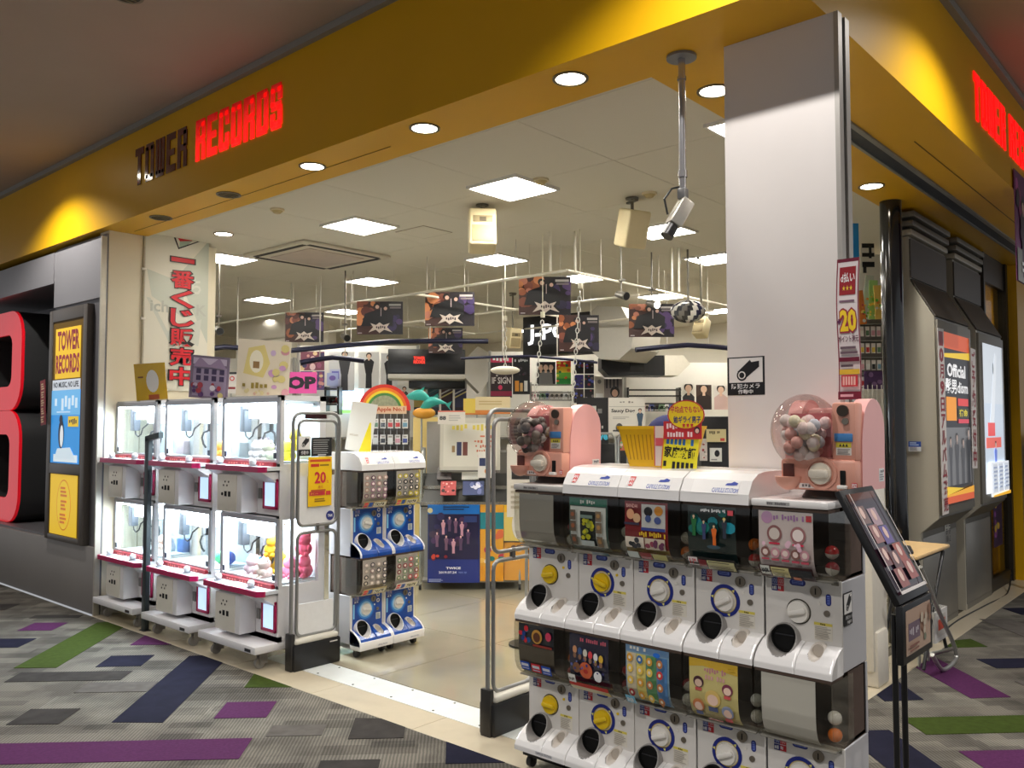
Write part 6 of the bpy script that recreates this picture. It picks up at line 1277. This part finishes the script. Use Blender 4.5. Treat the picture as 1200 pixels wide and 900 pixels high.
poster('small colourful magazine leaning on low shelf left of basket', 724, 516, 735, 528, 8.5, (206, 120, 90), lambda a: a.blobs(.1, .1, .9, .9, 6, [(226, 200, 190), (120, 170, 120), (200, 60, 60)], .1, .2), None, GLOSSP, 'magazine', 'magazine')
# black cd shelf by the pillar
d = 6.4; block('cd_shelf', 'black cd shelf unit between basket sign and white pillar', 'shelf', 822, 488, 856, 545, d, .3, SHELFK, floor_=True)
poster('cream name card on the black cd shelf', 828, 503, 851, 518, d-.007, (214, 200, 150), lambda a: (a.text('アーティスト', .15, .6, .7, .85, (70, 60, 40)), a.rect(.7, .08, .92, .3, (200, 70, 60))), None, PRINT, 'name_card', 'card')
poster('white picture cd with black apple shape on black cd shelf', 832, 525, 846, 541, d-.012, (214, 214, 206), lambda a: (a.ell(.6, .6, .22, .25, (30, 30, 30)), a.rect(.1, .1, .6, .2, (150, 150, 146))), None, GLOSSP, 'cd_case', 'cd', .01)
poster('pale magazine on the black cd shelf beside basket sign', 820, 514, 829, 540, d-.008, (206, 196, 186), lambda a: a.blobs(.1, .1, .9, .9, 7, [(120, 110, 100), (226, 214, 206), (160, 80, 80)], .1, .2), None, GLOSSP, 'magazine', 'magazine')
# slim poles that carry the boards standing behind the machines
for k, (px, y, dd, what) in enumerate(((352, 460, 8.22, 'pink board'), (271, 460, 8.02, 'red ring leaflet'), (290, 460, 8.02, 'timetable leaflet'), (735, 509, 8.72, 'white animal-sketch board'), (695, 519, 9.22, 'black chalk panel'), (559, 485, 8.92, 'yellow header board'), (580, 484, 8.82, 'cream header board'), (604, 520, 9.02, 'black price list board'), (494, 488, 8.8, 'teal dolphins'))):
    q = at(px, y, dd); t = thing('board_stand', 'slim steel pole stand holding the %s' % what, 'stand', (q.x, q.y, 0), FACE, 'slim pole stands'); MB().cyl((.0, 0, .012), (.0, 0, q.z), .010, n=8).build('pole', STEEL, t); MB().cyl((0, 0, 0), (0, 0, .012), .06, n=20).build('foot', SHELFK, t)
# ================================================================== BASKET AND ITS SIGN ON THE LIDS
zt = UP+.7225
p = Vector((3.30, 2.02, zt)); t = thing('basket', 'yellow plastic basket standing on the white machine lids', 'basket', p, FACE+R(-22))
YB = mat('basket_yellow', (240, 190, 20), .4, noise=.03)
def taper(x0, x1, z0, z1, g0, g1, th=.004):
    b = MB()
    for s, ax in ((-1, 0), (1, 0), (-1, 1), (1, 1)):
        for k in range(1):
            if ax == 0: V = [(s*(.105+g0), -.15-g0, z0), (s*(.105+g0), .15+g0, z0), (s*(.105+g1), .15+g1, z1), (s*(.105+g1), -.15-g1, z1)]; W = [(x-s*th, y, z) for x, y, z in V]
            else: V = [(-.105-g0, s*(.15+g0), z0), (.105+g0, s*(.15+g0), z0), (.105+g1, s*(.15+g1), z1), (-.105-g1, s*(.15+g1), z1)]; W = [(x, y-s*th, z) for x, y, z in V]
            b.add(V+W, [(0, 1, 2, 3), (7, 6, 5, 4), (0, 4, 5, 1), (1, 5, 6, 2), (2, 6, 7, 3), (3, 7, 4, 0)])
    return b
body = taper(0, 0, 0, .165, -.02, .02); body.box(-.085, .085, -.13, .13, 0, .005); body.build('basket_body', YB, t, smooth=False)
rim = taper(0, 0, .163, .178, .024, .026, .012); rim.build('rim', YB, t, smooth=False)
sl = MB()
for k in range(16):
    for s in (-1,):
        y = -.12+.016*k; sl.add([(-.0915-.0012, y, .03), (-.0915-.0012, y+.005, .03), (-.12-.0012, y*1.1+.005, .14), (-.12-.0012, y*1.1, .14), (-.0915, y, .03), (-.0915, y+.005, .03), (-.12, y*1.1+.005, .14), (-.12, y*1.1, .14)], [(0, 1, 2, 3), (7, 6, 5, 4), (0, 4, 5, 1), (1, 5, 6, 2), (2, 6, 7, 3), (3, 7, 4, 0)])
sl.build('slots', mat('basket_slot', (196, 140, 10), .5), t, smooth=False, kind='stuff')
o = MB().sph((0, 0, .10), .115, (.8, 1, .95), n=20, m=12).build('navy_pouch', mat('navy_cloth', (26, 30, 86), .8, noise=.15, scale=40, bump=.4), None, loc=(p.x+.02, p.y-.02, p.z+.02)); tag(o, 'navy cloth pouch bulging out of the yellow basket', 'pouch')
o = MB().sph((0, 0, 0), .085, n=22, m=14).build('clear_ball', mat_glass('clear_dome', (240, 236, 234), .06), None, loc=(3.42, 1.99, zt+.165)); tag(o, 'large clear capsule ball behind the yellow basket', 'ball')
a = Art(.155, .125, (200, 40, 50), .004); a.mb = MB(); a.l = 0; a.clip = False
a.ell(.5, .5, .5, .5, (190, 40, 50), 30); a.ell(.5, .5, .47, .46, (242, 206, 30), 30); a.text('平均点でもない', .08, .56, .92, .80, (200, 40, 70), .04); a.text('勉ギライ男子', .16, .22, .90, .46, (40, 44, 110), .04); a.text('!!!', .4, .08, .7, .2, (200, 40, 50), .04)
pop = thing('shop_card', 'hand-made yellow and red sign with oval top in front of basket', 'sign', (3.172, 1.865, zt-.012), FACE+R(-20))
a.build('oval_top', PRINT, pop, (-.012, -.035, .175))
MB().prism([(.035+.0775*math.cos(6.283*k/30)-.07, .2375+.0625*math.sin(6.283*k/30)) for k in range(30)], 'x', -.0118, -.006).build('oval_back', mat('card_red', (190, 40, 50), .5), pop, smooth=False)
a = Art(.15, .19, (236, 222, 40), .004); a.text('お客様の多い', .1, .58, .9, .72, (40, 110, 180), .04); a.text('家庭教師', .06, .28, .94, .54, (16, 16, 18), .05); a.text('がんばるくん', .06, .04, .94, .2, (30, 30, 34), .04); a.rect(0, .0, .03, 1, (226, 120, 40)); a.build('lower_card', PRINT, pop, (-.004, -.0, .0), 0, 0, R(5))
a = Art(.16, .075, (196, 40, 46), .004); a.text('家庭教師ヒット', .08, .55, .78, .88, (250, 220, 220), .03); a.text('あなたへ贈る日', .1, .12, .78, .42, (250, 220, 220), .03); a.ell(.88, .5, .08, .2, (60, 40, 50)); a.ell(.88, .46, .05, .13, (236, 190, 170)); a.build('red_band', PRINT, pop, (-.011, -.02, .135))
a = Art(.10, .17, (236, 214, 206), .003); a.rect(0, 0, .04, 1, (206, 60, 70)); a.rect(.06, .5, .6, .7, (220, 90, 100)); a.build('back_card', PRINT, pop, (.012, .055, .02))
# ================================================================== RIGHT SIDE
# black column
o = struct('trim_11', MB().cyl((6.63, 2.06, 0), (6.63, 2.06, SOFF_Z), .077, n=32), mat('column_gloss_black', (14, 14, 16), .12, noise=.02, coat=.5))
a = Art(.09, .075, (40, 80, 170), .001); a.rect(0, 0, 1, .45, (226, 228, 232)); a.lines(.1, .55, .9, .95, 2, (190, 210, 240)); a.lines(.1, .08, .9, .4, 3, (120, 120, 130))
tag(a.build('sticker', PRINT, None, (6.885, 2.0, 1.40), R(0)), 'blue and white sticker pair at the edge of grey poster unit by black column', 'sticker')
UG = mat('unit_grey', (124, 120, 110), .45, .25, noise=.05, scale=3); UD = mat('unit_dark', (88, 82, 76), .5, .2, noise=.05, scale=3); UL = mat('unit_light', (184, 178, 162), .45, .2, noise=.04, scale=3)
struct('wall_side', MB().box(6.80, 9.10, 2.12, 2.155, 0, SOFF_Z), UG, smooth=False)
def unit(label, x0, x1, draw, lit):
    t = thing('poster_unit', label, 'poster case', (x0, 2.12, 0), 0)
    w_ = x1-x0
    # side profile in (y, z); front is -Y
    pr = [(0, 0), (-.14, 0), (-.14, .78), (-.27, .90), (-.27, 2.42), (-.10, 2.72), (-.10, 3.06), (0, 3.06)]
    MB().prism(pr, 'x', 0, .05).build('side_left', UL, t, smooth=False); MB().prism(pr, 'x', w_-.05, w_).build('side_right', UG, t, smooth=False)  # left side paler grey: the light falling on it is put into its colour
    MB().prism(pr, 'x', .05, w_-.05).build('body', UG, t, smooth=False)
    MB().box(.0, w_, -.112, -.10, 2.74, 3.04).build('upper_panel', UD, t, smooth=False)
    MB().add([(x, y, z) for x in (0, w_) for y, z in ((-.272, 2.425), (-.105, 2.725), (-.113, 2.728), (-.28, 2.43))], [(0, 1, 2, 3), (7, 6, 5, 4), (0, 4, 5, 1), (1, 5, 6, 2), (2, 6, 7, 3), (3, 7, 4, 0)]).build('sloping_panel', UD, t, smooth=False)
    for k in range(3): MB().box(-.012, w_+.012, -.125-.012*k, 0, 3.07+.07*k, 3.115+.07*k, bev=.006).build('cornice_ridge', UL if k < 1 else UG, t)
    MB().box(.01, w_-.01, -.29, -.268, .92, 2.40, bev=.004).build('case_frame', UG, t)
    a = Art(w_*.80, 1.32, (30, 30, 34), .003); draw(a); a.build('lit_poster', lit, t, (w_*.5, -.292, 1.0), R(90))
    [MB().box(w_*.5+q, w_*.5+q+.012, -.300, -.29, 1.0, 2.32).build('clip_rail', mat('clip_silver', (190, 190, 190), .3, .6), t, smooth=False) for q in (-w_*.40-.012, w_*.40)]
    MB().box(.03, w_-.03, -.146, -.139, .05, .74, bev=.003).build('lower_panel', mat('unit_panel_grey', (132, 130, 124), .35, .4, noise=.06, scale=2), t)
    return t
def draw_off(a):
    a.rect(0, .905, 1, 1, (214, 84, 30)); a.poly([(0, .87), (1, .905), (1, .86), (0, .85)], (240, 200, 30)); a.text('Official', .16, .74, .84, .82, WHITE, .03); a.text('髭男dism', .08, .64, .92, .73, WHITE, .04)
    a.rect(.1, .48, .46, .62, (236, 150, 30)); a.rect(.52, .57, .92, .615, (220, 60, 60)); a.rect(.52, .50, .92, .555, (60, 60, 30)); a.text('宿命', .56, .505, .88, .55, (226, 206, 40), .04); a.rect(.52, .465, .92, .49, (214, 60, 80))
    a.rect(.04, .1, .96, .44, (110, 110, 112))
    for x, h_ in ((.2, .28), (.42, .3), (.64, .27), (.84, .33)): a.person(x, .1, h_, (70, 70, 74) if x < .8 else (24, 24, 30), (170, 150, 140), (40, 36, 36))
    a.rect(0, 0, 1, .04, (214, 84, 30)); a.poly([(0, .04), (1, .04), (1, .08), (0, .05)], (240, 170, 30)); a.poly([(0, .05), (.6, .075), (0, .1)], (240, 200, 40))
def draw_pale(a):
    a.rect(0, 0, 1, 1, (196, 208, 222)); a.rect(0, .6, 1, 1, (206, 214, 222)); a.poly([(.3, .45), (.62, .95), (.72, .93), (.5, .42)], (222, 228, 234)); a.rect(.2, .38, .55, .47, (226, 80, 80)); a.rect(.1, .30, .85, .37, (226, 110, 100)); a.person(.55, .08, .26, (110, 130, 206), (206, 180, 170)); a.ell(.5, .84, .03, .04, (120, 126, 130))
    a.rect(0, 0, 1, .1, (240, 244, 248))
unit('grey wall poster unit with lit black band poster framed by red-lettered strips', 6.92, 7.90, draw_off, LITP)
unit('grey wall poster unit with pale blue lit poster, next to the window', 8.15, 9.08, draw_pale, mat_print('pale_lit_print', .3, .55))
# handwritten strips by the first poster
for lab, x, txt, z0, h_, rl in (('white vertical strip with dark red letters left of the lit band poster', 6.97, '10月9日アルバム発売', .93, 1.40, -1), ('white vertical strip with dark red letters right of the lit band poster', 7.86, 'ご予約受付中', 1.24, 1.0, 2)):
    a = Art(.16, h_, (222, 214, 208), .003); a.vtext(txt, .16, .01, .84, .99, (150, 30, 40), .05, .06)
    tag(a.build('paper_strip', PRINT, None, (x, 1.815, z0), R(90), 0, R(rl)), lab, 'paper strip')
a = Art(.15, .30, (226, 224, 214), .002); a.rect(0, 0, 1, .1, (236, 180, 60)); a.vtext('アルバム', .15, .15, .4, .95, (60, 60, 60)); a.vtext('予約受付', .55, .15, .8, .95, (60, 60, 60)); tag(a.build('leaflet', PRINT, None, (7.62, 1.975, .60), R(90)), 'small white leaflet hanging below the lit band poster', 'leaflet')
a = Art(.66, .30, (226, 230, 236), .01); [a.rect(.06+.31*k, .12, .33+.31*k, .95, (200, 206, 214)) for k in range(3)]; [a.lines(.08+.31*k, .2, .31+.31*k, .9, 6, (150, 160, 180)) for k in range(3)]; a.poly([(0, 0), (1, 0), (1, .1), (0, .05)], (240, 180, 50)); tag(a.build('leaflet_holder', mat_print('pale_lit_print', .3, .55), None, (8.70, 1.80, .97), R(90)), 'white leaflet holder at foot of pale blue poster', 'leaflet holder')
# window right of the units
wn = struct('window_1', MB().box(9.15, 10.05, 2.02, 2.04, .12, 3.0), mat_glass('shop_glass', (214, 206, 186), .12), smooth=False)
MB().box(9.13, 9.18, 1.99, 2.08, 0, SOFF_Z).box(10.02, 10.1, 1.98, 2.1, 0, SOFF_Z).box(9.18, 10.02, 2.0, 2.06, 0, .12).box(9.18, 10.02, 2.0, 2.06, 3.0, SOFF_Z).build('window_frame', mat('window_frame_dark', (46, 42, 36), .4, .3), wn, smooth=False)
struct('wall_window_back', MB().box(8.9, 10.3, 2.75, 2.8, 0, SHOP_Z), mat('display_back_beige', (170, 160, 136), .7, noise=.1, scale=3), smooth=False)
for k, (x, z, w_, h_, c) in enumerate(((9.5, 1.75, .22, .42, (196, 170, 130)), (9.78, 1.7, .2, .5, (206, 196, 176)), (9.5, 1.2, .22, .4, (150, 130, 110)), (9.8, 1.1, .2, .42, (190, 150, 110)))):
    a = Art(w_, h_, c, .004); a.mosaic(.08, .08, .92, .92, 2, 4, [(226, 214, 190), (150, 80, 60), (90, 90, 90), (206, 180, 120), (190, 190, 186)]); tag(a.build('flyer', PRINT, None, (x, 2.07, z), R(90)), 'flyer behind the shop window glass, %s' % ['upper left', 'upper right', 'lower left', 'lower right'][k], 'flyer', 'flyers behind the shop window')
a = Art(.35, .45, (60, 40, 70), .004); a.blobs(.1, .1, .9, .9, 9, [(150, 80, 160), (90, 170, 150), (200, 160, 60), (120, 60, 120)], .08, .16); tag(a.build('poster', PRINT, None, (9.42, 1.985, .42), R(90)), 'purple and green poster low on the window by the floor', 'poster')
struct('trim_12', MB().box(10.12, 11.2, 1.9, 2.4, 0, SOFF_Z), YEL, smooth=False)
struct('wall_right', MB().box(11.2, 14, 2.0, 2.1, 0, SOFF_Z), UG, smooth=False)
t = thing('belt_post', 'black barrier post standing before the window at the far right', 'post', (9.45, 1.62, 0)); MB().cyl((0, 0, 0), (0, 0, .03), .15, n=26).build('foot', BLK, t); MB().cyl((0, 0, .03), (0, 0, 1.4), .03, n=16).build('pole', BLK, t)
t = thing('vending_cabinet', 'black cabinet at the far right edge behind barrier post', 'cabinet', (10.4, 1.55, 0)); MB().box(-.35, .5, -.25, .25, .08, 1.5, bev=.01).build('body', mat('cabinet_black', (26, 26, 28), .35), t); MB().box(-.36, -.34, -.2, .2, .7, 1.4).build('front', mat('cabinet_dark_front', (44, 36, 36), .3), t, smooth=False); MB().box(-.3, .45, -.2, .2, 0, .08).build('plinth', BLK, t, smooth=False)
# hanging purple poster under the side fascia
a = Art(.60, .80, (110, 50, 100), .006); a.blobs(.05, .3, .95, .9, 14, [(190, 90, 160), (70, 40, 80), (226, 150, 190), (50, 30, 50), (150, 60, 110)], .08, .16); a.rect(0, .0, 1, .3, (120, 120, 116)); a.person(.35, .05, .7, (60, 40, 60)); a.person(.75, .05, .66, (80, 50, 70)); a.lines(.2, .08, .8, .2, 2, (206, 206, 206))
tag(a.build('hanging_poster', PRINT, None, (7.12, 1.275, 2.62), R(90)), 'purple hanging poster below the red letters of the side fascia', 'poster')
# black cable along the wall
pts = [(6.58, 1.93, .09), (6.62, 1.90, .16), (6.75, 1.86, .15), (6.85, 1.84, .02), (7.1, 1.90, .006), (7.7, 1.93, .006), (8.5, 1.9, .006), (9.2, 1.88, .006), (9.5, 1.9, .15)]
def smoothp(P, n=5):
    P = [Vector(p) for p in P]; Q = []
    for i in range(len(P)-1):
        a, b, c, d = P[max(i-1, 0)], P[i], P[i+1], P[min(i+2, len(P)-1)]
        for k in range(n):
            t = k/n; Q.append(.5*((2*b)+(-a+c)*t+(2*a-5*b+4*c-d)*t*t+(-a+3*b-3*c+d)*t**3))
    return Q+[P[-1]]
o = MB().tube(smoothp(pts), .006, 6).build('power_cable', BLK, None); tag(o, 'thin black power cable along the foot of grey poster units', 'cable')
o = MB().box(6.5, 6.6, 1.89, 1.97, .001, .10, bev=.006).build('power_box', BLK, None); tag(o, 'small black power box at the start of black cable', 'power box')
# folding table with laptop
t = thing('folding_table', 'small folding table with pale wood top and chrome legs behind the menu stand', 'table', (6.02, 1.80, 0))
WOOD = mat('pale_wood', (214, 180, 128), .45, noise=.15, scale=9)
MB().box(-.34, .40, -.15, .15, .755, .78, bev=.01).build('table_top', WOOD, t)
MB().box(-.30, .36, -.12, .12, .735, .755).build('under_frame', mat('table_dark', (50, 48, 46), .5, .3), t, smooth=False)
for s in (-.13, .13):
    MB().tube([(-.28, s, .74), (.1, s, .42), (.34, s, .06)], .012, 8).build('leg', mat('table_leg_dark', (50, 50, 50), .4, .5), t); MB().tube([(.3, s, .74), (.05, s, .42), (-.2, s, .05)], .012, 8).build('leg', mat('table_leg_dark', (50, 50, 50), .4, .5), t)
MB().tube(smoothp([(-.35, -.17, .72), (-.05, -.19, .40), (.30, -.19, .10), (.28, -.19, .02), (.0, -.19, .02), (-.22, -.19, .16)]), .014, 8).build('chrome_leg', STEEL, t)
MB().tube(smoothp([(.30, .17, .10), (.30, .0, .03), (.30, -.19, .10)]), .014, 8).build('chrome_bar', STEEL, t)
t = thing('laptop', 'dark laptop open on the small folding table', 'laptop', (5.87, 1.84, .781), R(110)); MB().box(-.1, .12, -.15, .15, 0, .016, bev=.004).build('keyboard_base', mat('laptop_dark', (54, 54, 58), .4, .3), t); MB().box(0, .012, -.15, .15, 0, .21, bev=.003).build('screen_lid', mat('laptop_lid', (40, 40, 44), .35), t, loc=(.12, 0, .01), rot=(0, R(18), 0))
a = Art(.28, .19, (70, 70, 72), .0006); a.lines(.1, .15, .9, .85, 6, (110, 110, 110)); a.build('screen', PRINT, t, (.118, 0, .02), 0, R(18))
t = thing('leaflet_tray', 'white tray with red print under the folding table', 'tray', (6.15, 1.76, .18)); WT = mat('tray_plastic', (206, 204, 200), .45)
MB().box(-.14, .14, -.11, .11, .0, .012).box(-.14, .14, -.115, -.105, 0, .2).box(-.14, .14, .105, .115, 0, .2).box(-.145, -.135, -.11, .11, 0, .2).box(.135, .145, -.11, .11, 0, .2).build('tray_body', WT, t, smooth=False); a = Art(.2, .14, (190, 186, 180), .001); a.rect(.1, .3, .9, .8, (190, 70, 50)); a.build('red_print', PRINT, t, (0, -.1165, .03), R(90)); [MB().cyl((q, 0, -.18), (q, 0, 0), .01, n=8).build('support', STEEL, t) for q in (-.1, .1)]
# white cabinet behind the menu stand
t = thing('white_cabinet', 'plain white cabinet standing between right end capsule machine and folding table', 'cabinet', (5.49, 2.02, 0)); MB().box(-.12, .14, -.20, .20, .10, 1.33, bev=.008).build('body', mat('cabinet_white', (222, 216, 202), .45), t); MB().box(-.10, .10, -.22, .18, 0, .34, bev=.02).build('foot_block', mat('cabinet_white', (222, 216, 202), .45), t); MB().box(.08, .11, -.204, -.2, .6, .75).build('handle', SHELFG, t, smooth=False)
# menu stand
t = thing('menu_stand', 'black tilted poster stand with dark red poster beside right end capsule machine', 'sign stand', (2.985, .93, 0))
SB = mat('stand_black', (16, 16, 18), .35)
for x in (-.045, .045): MB().cyl((x, 0, .02), (x, 0, .98), .0095, n=12).build('post', SB, t)
MB().box(-.15, .15, -.12, .14, 0, .02, bev=.006).build('foot_plate', SB, t)
tl = math.atan2(.165, .315)
b = MB().box(-.155, .155, -.011, .011, 0, .395, bev=.004).build('upper_frame', SB, t, loc=(0, -.045, 1.03), rot=(-tl, 0, 0))
a = Art(.262, .35, (56, 34, 44), .002); a.rect(0, .93, 1, 1, (96, 56, 46)); a.rect(.04, .06, .96, .9, (44, 28, 44))
for x, y, c in ((.2, .78, (120, 90, 84)), (.55, .74, (170, 140, 150)), (.3, .58, (150, 100, 96)), (.6, .55, (90, 70, 140)), (.2, .36, (110, 60, 60)), (.72, .36, (160, 70, 50)), (.45, .3, (90, 44, 44)), (.75, .18, (150, 70, 60)), (.3, .14, (140, 70, 60))): a.rect(x-.15, y-.09, x+.15, y+.09, c); a.ell(x, y+.02, .06, .06, (226, 190, 176))
a.rect(0, 0, 1, .03, (214, 206, 200)); a.rect(0, 0, .025, 1, (206, 196, 190)); a.rect(.975, 0, 1, 1, (206, 196, 190)); a.build('poster', mat_print('foil_print', .12, 0, .6), b, (0, -.0125, .025), R(90))
l_ = MB().box(-.155, .155, -.011, .011, 0, .185, bev=.004).build('lower_frame', SB, t, loc=(0, -.05, .845))
a = Art(.255, .14, (190, 160, 140), .002); a.rect(.08, .3, .55, .7, (110, 90, 110)); a.text('ALBUM', .12, .4, .5, .6, (206, 196, 206), .03); a.blobs(.6, .2, .95, .85, 8, [(206, 190, 170), (150, 110, 90), (120, 130, 110)], .04, .08); a.lines(.06, .06, .5, .25, 2, (140, 90, 80)); a.build('lower_poster', GLOSSP, l_, (0, -.0125, .025), R(90))
# sticker and banner on the white front panel
a = Art(.172, .165, (22, 22, 24), .001); camera_pict(a, .33, .97); a.text('防犯カメラ', .12, .17, .88, .30, WHITE, .02); a.text('作動中', .3, .03, .7, .15, WHITE, .02); tag(a.build('sticker', PRINT, None, (3.399, 1.665, 1.728), 0), 'square black and white security camera sticker on the white pillar', 'sticker')
def wavy(u, v, o): return (-o-.012*math.sin(v*9), -u-.006*math.sin(v*11), v)
a = Art(.088, .56, (226, 216, 216), .001, .0004, wavy); M_ = (110, 24, 50); a.rect(0, .975, 1, 1, M_); a.rect(0, 0, .05, 1, (130, 40, 60)); a.rect(.95, 0, 1, 1, (130, 40, 60))
a.rect(.14, .74, .86, .94, (150, 30, 40)); a.text('d払い', .2, .83, .82, .90, WHITE, .03); a.text('★★★', .28, .77, .74, .81, (236, 206, 60)); a.lines(.15, .68, .9, .71, 1, (120, 90, 110)); a.text('20', .12, .46, .92, .65, (150, 40, 60), .12); a.text('20', .16, .475, .88, .635, (242, 206, 40), .04); a.text('+', .04, .53, .2, .57, (90, 30, 80), .06); a.text('ポイント還元', .06, .40, .94, .45, (90, 30, 60), .03); a.lines(.12, .31, .9, .38, 2, (110, 90, 100)); a.rect(.06, .265, .94, .295, M_); a.lines(.12, .22, .88, .25, 1, (90, 70, 80)); a.rect(.06, .175, .94, .21, (236, 200, 60)); a.rect(.14, .09, .86, .17, (206, 60, 70)); a.text('チャンス', .2, .1, .8, .16, (240, 200, 190)); a.rect(0, 0, 1, .055, M_); a.lines(.1, .01, .9, .045, 1, (220, 180, 190))
tag(a.build('paper_banner', PRINT, None, (3.375, 1.215, 1.70), 0), 'narrow wavy paper banner with yellow 20 at the edge of white pillar', 'banner')
# stock seen between pillar and black column
d = 7.6
def pb(label, x0, x1, y0, y1, d, base, draw, **k): return poster(label, x0, y0, x1, y1, d, base, draw, **k)
p = at(1022, 232, 8.0); t = thing('display_shelving', 'white lit display wall seen between white pillar and black column', 'shelving', (p.x, p.y, 0), FACE); MB().box(0, .08, -.35, .35, 0, 3.2).build('back_board', BOARD, t, smooth=False); MB().box(-.02, 0, -.33, .33, 1.36, 1.42).build('shelf', SHELFG, t, smooth=False)
pb('black slab letters high on the lit display wall', 1009, 1025, 285, 320, d+.2, (226, 222, 210), lambda a: (a.rect(.1, .85, 1, 1, BLACK), a.rect(.6, .5, .8, .85, BLACK), a.rect(.1, .55, 1, .68, BLACK), a.rect(.1, .2, 1, .38, BLACK), a.rect(.15, 0, .4, .3, BLACK)), name='wall_letters', cat='sign')
pb('bright blue vertical banner strip beside the white pillar edge', 998, 1007, 254, 310, 7.2, (40, 150, 226), None, name='blue_banner', cat='banner')
for k, (x0, c) in enumerate(((1010, (206, 214, 200)), (1018, (150, 196, 110)), (1026, (226, 190, 90)), (1006, (214, 120, 40)))):
    pb('magazine fanned out on display wall by black column, %s' % ['left white', 'green', 'yellow', 'orange at pillar edge'][k], x0, x0+10, 322+6*k, 374+(6 if k == 3 else 0), d-.05*k, c, lambda a: a.blobs(.1, .05, .9, .6, 7, [(110, 180, 60), (230, 140, 60), (226, 226, 206), (180, 60, 60), (240, 210, 90)], .1, .22), name='magazine', cat='magazine', group='magazines by the black column', m=GLOSSP, roll=R(6-4*k))
p = at(1022, 455, d); t = thing('peg_rack', 'peg rack of small hanging packs beside the black column', 'rack', p, FACE); MB().box(0, .02, -.13, .13, 0, .62).build('back', mat('peg_back', (110, 104, 96), .6), t, smooth=False)
for r_ in range(4):
    MB().box(-.05, 0, -.13, .13, .12+.15*r_, .125+.15*r_).build('bar', STEEL, t, smooth=False)
    for k in range(5):
        q = Matrix.Rotation(FACE, 3, 'Z') @ Vector((-.045, .1-.05*k, .01+.15*r_)) + p; c = random.choice(stock_cols); a = Art(.036, .09, (214, 206, 200), .004); a.rect(.1, .1, .9, .6, c); tag(a.build('goods_pack', GLOSSP, None, q, FACE), '%s small pack from left in %s row of the peg rack' % (ORD[k], ORD[3-r_]), 'pack', 'packs on the peg rack')
pb('purple printed box below the peg rack', 1013, 1035, 435, 456, d-.1, (70, 44, 84), lambda a: a.blobs(.1, .1, .9, .9, 6, [(120, 90, 130), (50, 30, 60)], .1, .2), name='printed_box', cat='box')
p = at(1025, 560, d-.2); t = thing('wire_mesh_panel', 'white wire mesh panel under peg rack beside black column', 'mesh panel', (p.x, p.y, 0), FACE); m = MB()
for k in range(9): m.box(0, .005, -.16+.04*k, -.155+.04*k, .05, 1.95)
for k in range(46): m.box(0, .005, -.16, .165, .06+.041*k, .065+.041*k)
m.build('mesh', mat('mesh_white', (230, 226, 216), .4, .2), t, smooth=False)
pb('white blank card on the wire mesh beside right pink machine', 1012, 1026, 467, 502, d-.215, (226, 222, 200), None, name='blank_card', cat='card')
